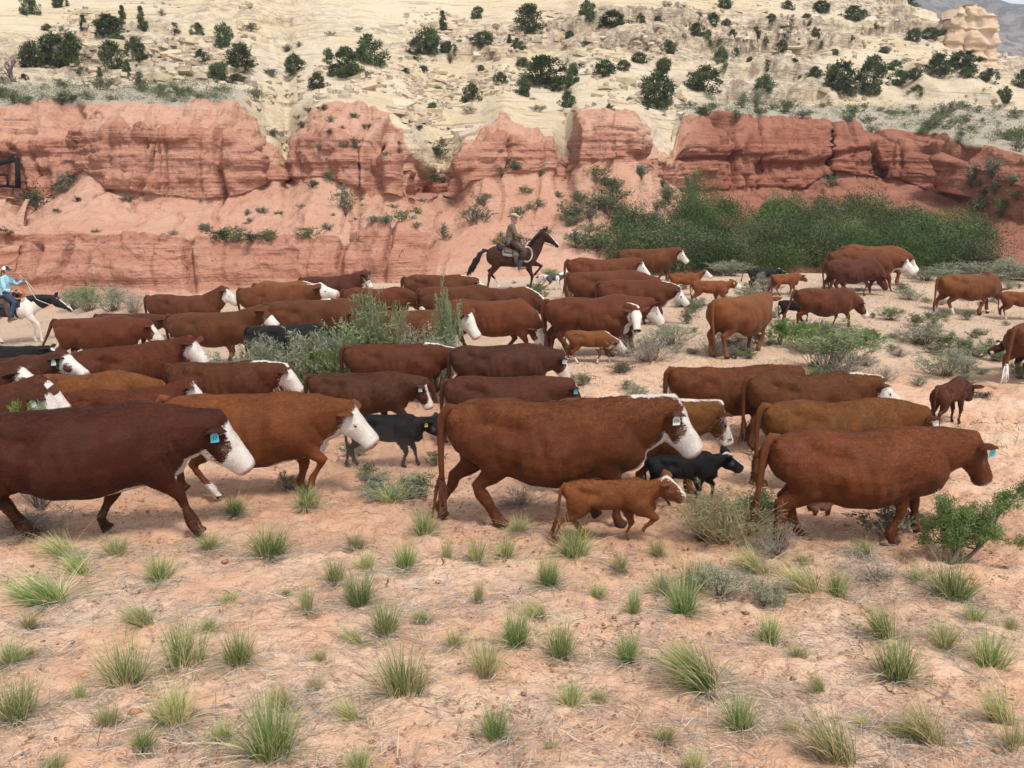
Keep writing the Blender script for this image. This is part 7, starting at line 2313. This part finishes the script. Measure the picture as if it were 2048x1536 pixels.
# ---------------------------------------------------------------- junipers
def juniper_meshes():
    out = []
    for k in range(9):
        r = np.random.default_rng(900 + k)
        tall = k >= 6
        nc = 46 if not tall else 30
        C_, S_ = [], []
        for q in range(nc):
            a = r.uniform(0, 2 * math.pi); hh = r.beta(1.5, 1.4)
            env = (1 - (abs(hh - .42) / .62) ** 2.2) if not tall else (1 - hh) ** .65 * .85 + .05
            rr = (.44 if not tall else .40) * max(env, .1) * math.sqrt(r.uniform(.15, 1)) * (1 + .25 * math.sin(3 * a + k))
            C_.append((math.cos(a) * rr, math.sin(a) * rr, .08 + .86 * hh)); S_.append(r.uniform(.07, .15))
        C_, S_ = np.array(C_), np.array(S_)
        n = 2300
        kk = r.integers(0, nc, n)
        dr = r.normal(0, 1, (n, 3)); dr /= np.linalg.norm(dr, axis=1, keepdims=True)
        P = C_[kk] + dr * S_[kk][:, None] * (r.random((n, 1)) ** .5)
        d = dr + r.normal(0, .5, (n, 3)) + (0, 0, .5)
        d /= np.linalg.norm(d, axis=1, keepdims=True)
        tone = (r.random((nc, 1))[kk] * .65 + .35 * r.random((n, 1)))
        c = np.array((.036, .060, .026)) * (1 - tone) + np.array((.125, .150, .068)) * tone
        V, F, Cc = ribbons(P, d, r.uniform(.05, .10, n), r.uniform(.030, .055, n), r.uniform(0, .3, n), r, 1, c, c * 1.15)
        me = make_mesh('crown', V, F, True, {'tint': Cc}); me.materials.append(JLEAF)
        mb = MB()
        mb.tube([(0, 0, -.12), (.02, .01, .1), (-.01, .02, .3), (.03, 0, .55)], [.045, .035, .026, .01], 6)
        for q in range(6):
            i = r.integers(0, nc)
            mb.tube([(0, 0, r.uniform(.05, .25)), C_[i] * .55 + (0, 0, .06), C_[i]], [.022, .014, .005], 5)
        v, f, _ = mb.arrays()
        tm = make_mesh('trunk', v, f, True); tm.materials.append(BARK)
        out.append((me, tm))
    return out
JLEAF = leaf_material('juniper_leaf', .10, .30)
JUN = juniper_meshes()
JUNIPERS = [
 (55,28,36,34,0),(58,121,46,46,0),(105,132,66,58,0),(142,128,42,56,0),(220,138,50,50,0),(270,128,36,46,0),(250,150,24,32,1),(282,60,28,44,1),(243,38,20,28,1),(215,70,66,38,0),(165,64,24,30,1),(228,90,32,24,0),(388,70,28,24,0),(447,95,36,44,0),
 (472,141,62,50,0),(432,162,40,32,0),(470,166,46,20,0),(585,150,44,38,0),(402,120,26,24,0),(198,163,22,28,1),(628,180,36,32,0),(653,127,22,28,0),(690,142,52,42,0),(115,12,28,24,0),(42,158,18,16,0),
 (885,62,24,36,1),(955,38,26,24,0),(858,110,50,48,0),(833,110,42,32,0),(893,107,32,24,0),(742,131,62,52,0),(700,157,62,28,0),(668,152,30,26,0),(967,94,46,28,0),(1058,66,56,48,0),(1018,84,14,20,1),(1036,96,28,22,0),(1168,50,34,38,0),(1220,54,56,30,0),
 (1140,77,18,18,0),(1320,58,28,26,0),(1283,46,16,20,0),(1172,97,18,16,0),(1336,107,28,26,0),(1278,127,34,22,0),(1326,145,30,28,0),(1245,142,32,22,0),(1210,152,42,32,0),(1080,168,84,50,0),(1045,137,32,20,0),(1142,175,34,44,0),(1048,192,32,38,0),(1110,182,32,28,0),
 (1002,168,28,26,0),(940,205,40,36,0),(866,227,22,22,0),(1137,218,32,36,0),(1312,218,68,66,0),(847,146,22,16,0),(808,144,18,14,0),(1220,217,18,16,0),
 (1448,19,32,22,0),(1645,27,36,24,0),(1397,50,22,20,0),(1425,54,26,24,0),(1452,57,18,16,0),(1392,70,32,24,0),(1412,100,34,32,0),(1470,77,20,16,0),(1512,72,24,16,0),(1533,94,32,28,0),(1567,105,24,24,0),(1473,112,16,18,0),(1635,77,20,18,0),
 (1573,70,20,12,0),(1637,100,24,18,0),(1620,52,24,22,0),(1540,44,22,16,0),(1575,17,28,18,0),(1700,82,20,16,0),(1715,42,48,28,0),(1330,142,30,26,0),(1436,142,32,44,0),(1408,186,64,48,0),(1522,142,22,18,0),(1525,190,42,34,0),(1635,152,28,22,0),
 (1680,193,70,62,0),(1742,188,58,66,0),(1790,142,28,22,0),(1800,170,48,28,0),(1832,157,32,22,0),(1880,153,54,42,0),(1930,137,62,34,0),(1942,152,42,20,0),(1978,165,34,28,0),(1835,194,30,20,0),(2010,208,30,34,0),(1800,24,62,28,0),
 (1830,80,32,24,0),(1862,78,42,22,0),(1895,84,42,28,0),(2040,172,28,32,0),(1770,105,20,14,0),(1748,60,22,14,0),(1670,110,20,14,0),(1590,125,18,12,0),(1500,120,16,12,0),(1245,95,18,12,0),(1110,120,18,12,0),(960,140,18,14,0),(320,120,20,14,0),(345,60,18,14,0),(90,60,22,16,0)]
def build_junipers():
    rows = [(-50, 45, 'in the highest row on the pale slope'), (45, 85, 'in the second row down the pale slope'), (85, 125, 'in the third row down the pale slope'), (125, 160, 'in the fourth row down the pale slope'), (160, 400, 'in the lowest row above the red cliffs')]
    for i, (px, py, w, h, tall) in enumerate(JUNIPERS):
        q = on_hill(px, py)
        if q is None:
            continue
        P, T = q
        d = float(P[1])
        r = np.random.default_rng(300 + i)
        k = (6 + i % 3) if tall else i % 6
        o = empty('juniper_tree', (float(P[0]), d + .3, float(P[2]) - .15), r.uniform(0, 6))
        link('crown', JUN[k][0], None, o); link('trunk', JUN[k][1], None, o)
        o.scale = (w * d / F_PX * 1.08, w * d / F_PX * 1.08, h * d / F_PX * 1.15)
        row = next(z for z in rows if z[0] <= py < z[1])
        mates = sorted([t for t in JUNIPERS if row[0] <= t[1] < row[1]])
        j = mates.index(JUNIPERS[i])
        size = 'large' if w > 48 else ('small' if w < 24 else 'mid sized')
        shape = 'pointed' if tall else ('spreading' if w > 1.5 * h else 'rounded')
        if j < 20:
            where = '%s from the left %s' % (ORD[j], row[2])
        else:
            jj = len(mates) - 1 - j
            where = '%s from the right %s' % (ORD[min(jj, 19)], row[2])
        tag(o, '%s %s juniper, %s' % (size, shape, where), 'juniper', 'junipers on the pale slope')
    # dead snag
    P, T = on_hill(27, 160)
    r = np.random.default_rng(31)
    mb = MB()
    def br(p, d, ln, rad, dep):
        pts = [np.array(p)]; dd = np.array(d, float)
        for k in range(4):
            dd = _nrm(dd + r.normal(0, .2, 3)); pts.append(pts[-1] + dd * ln / 4)
        mb.tube(pts, list(np.linspace(rad, rad * .35, 5)), 5)
        if dep:
            for q in range(4):
                br(pts[r.integers(1, 5)], _nrm(dd + r.normal(0, .8, 3) + (0, 0, .2)), ln * r.uniform(.45, .7), rad * .5, dep - 1)
    br((0, 0, -.2), (0, 0, 1), .9, .10, 3); br((0, 0, 0), (-.6, 0, .8), .8, .07, 3)
    o = mb.build('dead_tree', plain('dead_wood', (.15, .11, .10), .9, .1, .3, 20))
    o.location = tuple(P); o.scale = (1.25,) * 3
    tag(o, 'bare leafless snag on the pale slope at the picture edge', 'dead tree')
build_junipers()

# ---------------------------------------------------------------- sage on terraces, talus and in the wash
def build_wild_shrubs():
    r = np.random.default_rng(21)
    big = [(75, 418, 46, 44, 'dark', 'dark green bush in the hollow of the red bank below the alcove'), (140, 372, 50, 34, 'sage', 'grey bush on the sand ramp below the alcove'), (122, 386, 36, 26, 'sage', 'smaller grey bush lower on the sand ramp below the alcove'),
           (440, 482, 46, 30, 'dark', 'dark green bush, first in the row on the low red ledge'), (472, 483, 46, 32, 'sagegreen', 'green bush, second in the row on the low red ledge'), (505, 484, 40, 28, 'dark', 'dark green bush, third in the row on the low red ledge'), (535, 485, 40, 30, 'sagegreen', 'green bush, fourth in the row on the low red ledge'),
           (415, 462, 26, 20, 'sage', 'grey bush just before the row on the low red ledge'), (612, 474, 44, 24, 'sagegreen', 'green bush alone on the low red ledge'), (650, 460, 26, 18, 'sage', 'grey bush alone near the notch in the low red ledge'), (800, 440, 46, 24, 'sagegreen', 'green bush on the grey ledge beneath the second buttress'),
           (770, 446, 40, 20, 'sage', 'grey bush on the grey ledge beneath the second buttress'), (690, 425, 34, 50, 'sage', 'tall grey bush in the gully of the second buttress'), (745, 442, 30, 16, 'sage', 'low grey bush on the near end of the grey ledge'), (832, 424, 20, 16, 'sagegreen', 'small green bush off the end of the grey ledge'),
           (948, 448, 46, 42, 'sage', 'round grey bush on red soil behind the cowboy back'), (888, 478, 28, 32, 'sage', 'grey bush above the black tail of the bay horse'), (885, 372, 36, 28, 'dark', 'dark bush at the mouth of the pale gully'), (870, 362, 26, 24, 'sagegreen', 'green bush in the throat of the pale gully'),
           (5, 470, 26, 22, 'dark', 'dark bush on the bank at the picture edge'), (660, 360, 26, 22, 'sage', 'grey bush on the flank of the second buttress'), (1940, 262, 40, 16, 'sage', 'grey bush on the lip of the right hand red bank'), (1945, 370, 44, 40, 'sage', 'large grey bush on the right hand red bank'),
           (1960, 420, 60, 34, 'sage', 'grey bush low on the right hand red bank'), (1930, 395, 40, 30, 'sagegreen', 'green bush low on the right hand red bank'), (1985, 350, 40, 22, 'sage', 'grey bush high on the right hand red bank'), (1660, 372, 30, 26, 'sage', 'grey bush below the dark crack in the right hand cliff')]
    for i, (px, py, w, h, kind, lab) in enumerate(big):
        q = on_hill(px, py)
        P, T = q
        shrub('shrub', lab, kind, i % 2, (float(P[0]), float(P[1]) + .1, float(P[2]) - .1), w * P[1] / F_PX * 1.1, h * P[1] / F_PX * 1.15, i * 1.3, 'larger shrubs of the red banks', True)
    def scatter(n, x0, x1, y0, y1, wr, kinds, lab, grp, name='sagebrush', ok=None):
        c = 0
        for _ in range(n * 3):
            if c >= n:
                break
            px, py = r.uniform(x0, x1), r.uniform(y0, y1)
            q = on_hill(px, py)
            if q is None or (ok and not ok(px, py, q[1])):
                continue
            P = q[0]
            w = r.uniform(*wr) * (1 if r.random() < .8 else 1.5)
            shrub(name, lab, str(r.choice(kinds)), int(r.integers(0, 2)), (float(P[0]), float(P[1]), float(P[2]) - .06), w, w * r.uniform(.55, .85), r.uniform(0, 6), grp, False)
            c += 1
    scatter(40, 0, 470, 165, 208, (.35, .75), ['sage', 'sage', 'sagegreen'], 'grey green sagebrush on the terrace above the big red buttress', 'sagebrush on the left terrace', ok=lambda x, y, T: T > 3.95)
    scatter(62, 1370, 2048, 212, 275, (.45, .95), ['sagegreen', 'sagegreen', 'sage'], 'green sagebrush on the terrace above the far red cliff', 'sagebrush on the right terrace', ok=lambda x, y, T: T > 3.95)
    scatter(18, 1900, 2048, 270, 430, (.5, 1.0), ['sage', 'sagegreen'], 'grey sagebrush spilling down the right hand red bank', 'sagebrush of the right bank')
    scatter(40, 1140, 1400, 350, 500, (.5, 1.0), ['sage', 'sagegreen', 'sage'], 'grey sagebrush on the red slope beside the brush hollow', 'sagebrush of the middle slope', ok=lambda x, y, T: T < 3.4)
    scatter(24, 960, 1160, 330, 500, (.35, .7), ['sage', 'sagegreen'], 'grey sagebrush on the red slope above the cowboy', 'sagebrush above the cowboy', ok=lambda x, y, T: T < 3.6)
    scatter(34, 590, 860, 215, 470, (.2, .5), ['sage', 'dark', 'sage'], 'little grey shrub dotting the second red buttress', 'shrubs of the second buttress')
    scatter(14, 60, 560, 400, 470, (.25, .5), ['sage', 'sage', 'dark'], 'little grey shrub on the pink talus below the big buttress', 'shrubs of the left talus')
    scatter(36, 480, 1360, 60, 330, (.3, .8), ['sage', 'dark', 'sage'], 'small dark shrub between the pale slabs', 'shrubs between the slabs', ok=lambda x, y, T: T > 4.1)
    scatter(18, 1360, 2040, 30, 200, (.4, .9), ['sage', 'dark'], 'small dark shrub on the far pale slope', 'shrubs of the far pale slope', ok=lambda x, y, T: T > 4.7)
    scatter(12, 100, 480, 20, 165, (.3, .8), ['sage', 'dark'], 'small dark shrub among the tumbled pale blocks', 'shrubs among tumbled blocks', ok=lambda x, y, T: T > 4.7)
    def carpet(name, lab, spots, cat):
        Vs, Fs, Cs, n0 = [], [], [], 0
        for P, w, h, b0, b1, n in spots:
            u = r.normal(0, 1, (n, 3)); u /= np.linalg.norm(u, axis=1, keepdims=True)
            u[:, 2] = np.abs(u[:, 2])
            Q = u * (r.random((n, 1)) ** .35) * np.array((w * .5, w * .5, h)) * (1 + .09 * r.normal(0, 1, (n, 1))) + P
            d = u + r.normal(0, .6, (n, 3)) + (0, 0, .4)
            d /= np.linalg.norm(d, axis=1, keepdims=True)
            tone = np.clip(r.random((n, 1)) * .7 + .3 * u[:, 2:], 0, 1)
            c = np.array(b0) * (1 - tone) + np.array(b1) * tone
            ls = .075 if w < 1.0 else .085
            V, F, C = ribbons(Q, d, r.uniform(.6, 1.3, n) * ls, r.uniform(.5, 1.0, n) * ls * .55, r.uniform(0, .3, n), r, 1, c, c * 1.1)
            Vs.append(V); Fs.append(F + n0); Cs.append(C); n0 += len(V)
        o = mesh_obj(name, np.concatenate(Vs), np.concatenate(Fs), JLEAF, None, True, {'tint': np.concatenate(Cs)})
        tag(o, lab, cat, None, 'stuff')
    SG0, SG1, GG0, GG1 = (.12, .14, .085), (.24, .26, .17), (.085, .125, .045), (.17, .225, .095)
    spots = []
    for x0, x1, y0, y1, n, f in ((0, 470, 162, 207, 260, .3), (1365, 2048, 208, 285, 520, .65)):
        for _ in range(n):
            q = on_hill(r.uniform(x0, x1), r.uniform(y0, y1))
            if q is None or q[1] < 3.95 or q[1] > 5.05: continue
            w = r.uniform(.3, .9); g = r.random() < f
            spots.append((q[0], w, w * r.uniform(.35, .6), GG0 if g else SG0, GG1 if g else SG1, 46))
    carpet('terrace_ground_cover', 'low sage and grass carpeting the terraces above the red cliffs', spots, 'ground cover')
    # the dense brush filling the hollow of the wash
    spots = []
    for k in range(420):
        px = r.uniform(1225, 1960); py = r.uniform(395, 548)
        edge = 410 + 14 * vnoise(px * .05, 1, 0, 4) + 62 * (1 - sstep(1225, 1400, px)) + 60 * sstep(1720, 1960, px) + 14 * vnoise(px * .02, 0, 0, 3)
        if py < edge:
            continue
        q = on_hill(px, py)
        if q is None:
            continue
        w = .6 + 2.1 * r.random() ** 1.4; h = w * r.uniform(.34, .80)
        g = r.random(); m_ = r.uniform(.6, 1.55)
        b0, b1 = ((.026, .052, .020), (.078, .125, .045)) if g < .5 else ((.045, .085, .024), (.125, .195, .058))
        if g > .84 - .3 * (1 - sstep(1200, 1330, px)):
            b0, b1 = (.10, .105, .065), (.21, .215, .135)
        b0, b1 = np.array(b0) * m_, np.array(b1) * m_
        spots.append((q[0], w, h, b0, b1, int(300 + 420 * w)))
    carpet('brush_thicket', 'dense dark green brush filling the hollow below the red cliff', spots, 'brush')
build_wild_shrubs()

# ---------------------------------------------------------------- fallen slabs
def slab_geo(r, w):
    n = int(r.integers(5, 8))
    a = np.sort(r.uniform(0, 2 * math.pi, n))
    a = np.linspace(0, 2 * math.pi, n, endpoint=False) + r.normal(0, .22, n)
    rad = r.uniform(.7, 1.15, n)
    x, y = np.cos(a) * rad * w * .5, np.sin(a) * rad * w * .34
    t = w * r.uniform(.14, .34)
    top = np.stack([x, y, np.full(n, t) + r.normal(0, .03 * w, n)], -1)
    ins = np.stack([x * .9, y * .9, np.full(n, t * 1.07)], -1)
    bot = np.stack([x * .94, y * .94, np.full(n, -t * .6)], -1)
    V = np.concatenate([bot, top, ins])
    F = [tuple(range(n - 1, -1, -1)), tuple(range(2 * n, 3 * n))]
    for k in range(n):
        F.append((k, (k + 1) % n, n + (k + 1) % n, n + k)); F.append((n + k, n + (k + 1) % n, 2 * n + (k + 1) % n, 2 * n + k))
    return V, F
def build_slabs():
    M = NT('pale_slab')
    oi = M.n('ObjectInfo'); co = M.coord('Object')
    tone = M.attr('tint')
    nz = M.noise(co, 3.0, 5, .65)
    M.color(M.mix(M.math('MULTIPLY', M.rng(nz, .45, .7), .45), tone, (.36, .27, .19)))
    M.normal(M.bump(nz, .12, .7))
    SM = M.m
    r = np.random.default_rng(41)
    zones = [(150, 470, 20, 165, 75, (.5, 1.6), 'pale tumbled block on the slope above the big red buttress', 'tumbled blocks above the big buttress'),
             (690, 960, 140, 330, 60, (.5, 1.6), 'pale slab in the broken gully between the red buttresses', 'slabs of the middle gully'),
             (860, 1330, 20, 240, 95, (.5, 1.4), 'pale slab on the broken middle slope', 'slabs of the middle slope'),
             (1330, 1980, 20, 200, 60, (.6, 1.5), 'pale slab on the far slope', 'slabs of the far slope'),
             (500, 680, 165, 335, 0, (.5, 1.2), '', '')]
    meshes = []
    for k in range(14):
        v, f = slab_geo(r, 1.0)
        c = np.array((.60, .50, .37)) * r.uniform(.75, 1.12) * np.array((1, r.uniform(.94, 1.02), r.uniform(.85, 1.1)))
        me = make_mesh('rock_slab', v, f, False, {'tint': np.tile(np.append(c, 1), (len(v), 1))})
        me.materials.append(SM)
        meshes.append(me)
    for x0, x1, y0, y1, n, wr, lab, grp in zones:
        c = 0
        for _ in range(n * 4):
            if c >= n: break
            px, py = r.uniform(x0, x1), r.uniform(y0, y1)
            if vnoise(px * .012, py * .03, 0, 9) < -.25: continue
            q = on_hill(px, py)
            if q is None or q[1] < 4.03: continue
            P = q[0]
            w = wr[0] + (wr[1] - wr[0]) * r.random() ** 2.2
            o = link('pale_rock', meshes[int(r.integers(0, 14))])
            o.location = (float(P[0]), float(P[1]), float(P[2]) - .03)
            o.rotation_euler = (R(r.normal(16, 9)), R(r.normal(-4, 9)), r.uniform(-.5, .5) + (math.pi if r.random() < .5 else 0))
            o.scale = (w * r.uniform(1, 1.4), w * r.uniform(.7, 1.2), w * r.uniform(.4, .85))
            tag(o, lab, 'rock', grp)
            c += 1
    # the many smaller stones between them
    Vs, Fs, Cs, n0 = [], [], [], 0
    for _ in range(3600):
        z = zones[int(r.choice(5, p=[.2, .2, .32, .2, .08]))]
        px, py = r.uniform(z[0] - 60, z[1] + 40), r.uniform(max(z[2] - 15, 3), z[3] + 10)
        if vnoise(px * .012, py * .03, 0, 9) < -.15 + .3 * (r.random() - .5): continue
        q = on_hill(px, py)
        if q is None or q[1] < 4.03: continue
        P = q[0]
        w = .2 + .55 * r.random() ** 1.8
        v, f = slab_geo(r, w)
        a = r.uniform(0, 6.28); ca, sa = math.cos(a), math.sin(a)
        tl = r.normal(.25, .2)
        v = v @ np.array([[1, 0, 0], [0, math.cos(tl), math.sin(tl)], [0, -math.sin(tl), math.cos(tl)]])
        v = v @ np.array([[ca, sa, 0], [-sa, ca, 0], [0, 0, 1]]) + P
        c = np.array((.56, .465, .35)) * r.uniform(.55, 1.15)
        Vs.append(v); Fs += [tuple(i + n0 for i in q2) for q2 in f]; n0 += len(v)
        Cs.append(np.tile(np.append(c, 1), (len(v), 1)))
    o = mesh_obj('rock_rubble', np.concatenate(Vs), Fs, SM, None, False, {'tint': np.concatenate(Cs)})
    tag(o, 'small pale rubble strewn between the slabs', 'rubble', None, 'stuff')
build_slabs()

# ---------------------------------------------------------------- rock tower on the skyline
def build_tower():
    q = on_hill(1935, 112)
    P = q[0]
    d = float(P[1])
    k = d / F_PX
    r = np.random.default_rng(8)
    n, m = 96, 90
    th = np.linspace(0, 2 * math.pi, n, endpoint=False)
    hh = np.linspace(0, 1, m)
    TH, HH = np.meshgrid(th, hh, indexing='ij')
    wid = np.interp(hh, [0, .12, .28, .5, .62, .8, .93, 1.0], [1.30, 1.14, 1.02, 1.0, .93, .90, .78, .5])[None, :]
    sq = 1 / np.maximum(np.abs(np.cos(TH)), np.abs(np.sin(TH))) ** .55
    rad = 50 * k * wid * sq
    x = np.cos(TH) * rad; y = np.sin(TH) * rad * .8; z = HH * 118 * k - 1.2
    # steps in the outline: a lower shoulder on each side
    z = np.where((np.cos(TH) > .45) & (HH > .82), -1.2 + .82 * 118 * k + (z + 1.2 - .82 * 118 * k) * .35, z)
    z = np.where((np.cos(TH) < -.6) & (HH > .74), -1.2 + .74 * 118 * k + (z + 1.2 - .74 * 118 * k) * .3, z)
    nrm = np.stack([np.cos(TH), np.sin(TH), 0 * TH], -1)
    D = .45 * fbm(x * .5, y * .5, z * .5, 4, 5) + .40 * sstep(.0, .15, vnoise(x * .8, y * .8, z * .55, 9)) - .5 * sstep(.86, .98, 1 - np.abs(vnoise(x * .7, y * .7, z * .12, 11)))
    st = z / 1.25 + .3 * vnoise(x * .4, y * .4, z * .4, 13); fr = st - np.floor(st)
    D += .30 * (sstep(0, .1, fr) * (1 - fr)) + .12 * fbm(x * 2.5, y * 2.5, z * 3.5, 3, 15)
    V = np.stack([x, y, z], -1) + nrm * D[..., None]
    top = V[:, -1].mean(0)
    V = np.concatenate([V.reshape(-1, 3), top[None]])
    idx = np.arange(n * m).reshape(n, m)
    F = [(idx[i, j], idx[(i + 1) % n, j], idx[(i + 1) % n, j + 1], idx[i, j + 1]) for i in range(n) for j in range(m - 1)] + [(idx[i, -1], idx[(i + 1) % n, -1], n * m) for i in range(n)]
    M = NT('tower_rock')
    co = M.coord('Object')
    n1 = M.noise(co, .8, 6, .65); n2 = M.noise(M.map(co, (.4, .4, 3.5)), 1.0, 5, .65)
    c = M.mix(M.rng(n1, .35, .65), (.60, .475, .345), (.52, .37, .25))
    c = M.mix(M.math('MULTIPLY', M.rng(n2, .5, .65), .6), c, (.40, .27, .18))
    M.color(c)
    M.normal(M.bump(n1, .25, .8))
    o = mesh_obj('rock_tower', V, F, M.m, None, True)
    o.location = (float(P[0]), d + 1.5, float(P[2]))
    tag(o, 'blocky tan sandstone tower standing on the skyline of the pale slope', 'rock tower')
build_tower()

# ---------------------------------------------------------------- old timbers at the alcove
def build_timbers():
    P, T = on_hill(14, 345)
    d = float(P[1]) - 1.15
    def w(px, py, dd=0.0):
        return np.array([float(q) for q in at(px, py, d + dd)])
    mb = MB()
    for a, b_, r_ in ((w(-14, 330), w(37, 318), .11), (w(34, 316), w(36, 374), .12), (w(-14, 352), w(12, 349), .06), (w(13, 348), w(16, 374), .06), (w(-14, 372), w(40, 374, .3), .07), (w(20, 320), w(26, 310), .08)):
        mb.tube([a, a * .5 + b_ * .5 + (0, .03, .02), b_], [r_, r_ * .9, r_], 8)
    o = mb.build('timber_frame', plain('dark_timber', (.022, .017, .015), .9, .1, .35, 8, .01))  # very dark brown over every beam
    tag(o, 'dark old timber frame set in the red alcove at the picture edge', 'timber frame')
build_timbers()
# ================================================================ AIR
def build_haze():
    mb = MB()
    mb.box((250, 600, 140), (2600, 2200, 300))
    M = bpy.data.materials.new('dusty_air')
    M.use_nodes = True
    t = M.node_tree
    t.nodes.clear()
    out = t.nodes.new('ShaderNodeOutputMaterial')
    v = t.nodes.new('ShaderNodeVolumePrincipled')
    v.inputs['Color'].default_value = (.80, .87, 1.0, 1)
    v.inputs['Density'].default_value = .00045
    v.inputs['Anisotropy'].default_value = .2
    t.links.new(v.outputs[0], out.inputs['Volume'])
    o = mb.build('haze', M, None, False)
    tag(o, 'thin dusty air over the whole valley', 'haze', None, 'stuff')
build_haze()

def build_dust():
    """Low dust kicked up by hooves: soft puffs that thin out to nothing inside their own bounds."""
    for k, (px, py, Y, w, h, dn, lab) in enumerate(((735, 960, 11.2, 2.6, 1.0, .30, 'faint dust rising round the black calf tagged yellow'), (1010, 1010, 10.0, 2.2, .7, .30, 'faint dust under the belly of the cow tagged 706'), (60, 640, 26.0, 9.0, 1.6, .10, 'thin dust trailing behind the herd at the red bank'))):
        x = float(at(px, py, Y)[0]); z = float(ground_z(x, Y))
        mb = MB()
        mb.ellipsoid((0, 0, 0), (1, 1, 1), 24, 14)
        M = bpy.data.materials.new('trail_dust')
        M.use_nodes = True
        t = M.node_tree
        t.nodes.clear()
        out = t.nodes.new('ShaderNodeOutputMaterial'); v = t.nodes.new('ShaderNodeVolumePrincipled')
        v.inputs['Color'].default_value = (.86, .70, .56, 1)
        tc = t.nodes.new('ShaderNodeTexCoord')
        ln = t.nodes.new('ShaderNodeVectorMath'); ln.operation = 'LENGTH'
        mr = t.nodes.new('ShaderNodeMapRange'); mr.interpolation_type = 'SMOOTHSTEP'
        mr.inputs[1].default_value = .15; mr.inputs[2].default_value = .95; mr.inputs[3].default_value = dn; mr.inputs[4].default_value = 0
        nz = t.nodes.new('ShaderNodeTexNoise'); nz.inputs['Scale'].default_value = 2.2; nz.inputs['Detail'].default_value = 3
        ml = t.nodes.new('ShaderNodeMath'); ml.operation = 'MULTIPLY'
        t.links.new(tc.outputs['Object'], ln.inputs[0]); t.links.new(ln.outputs['Value'], mr.inputs[0])
        t.links.new(tc.outputs['Object'], nz.inputs['Vector'])
        t.links.new(mr.outputs[0], ml.inputs[0]); t.links.new(nz.outputs['Fac'], ml.inputs[1])
        t.links.new(ml.outputs[0], v.inputs['Density']); t.links.new(v.outputs[0], out.inputs['Volume'])
        o = mb.build('trail_dust', M, None, True)
        o.location = (x, Y, z + .25 * h)
        o.scale = (w * .5, .9 if w < 5 else 2.5, h * .6)
        tag(o, lab, 'dust', None, 'stuff')
build_dust()
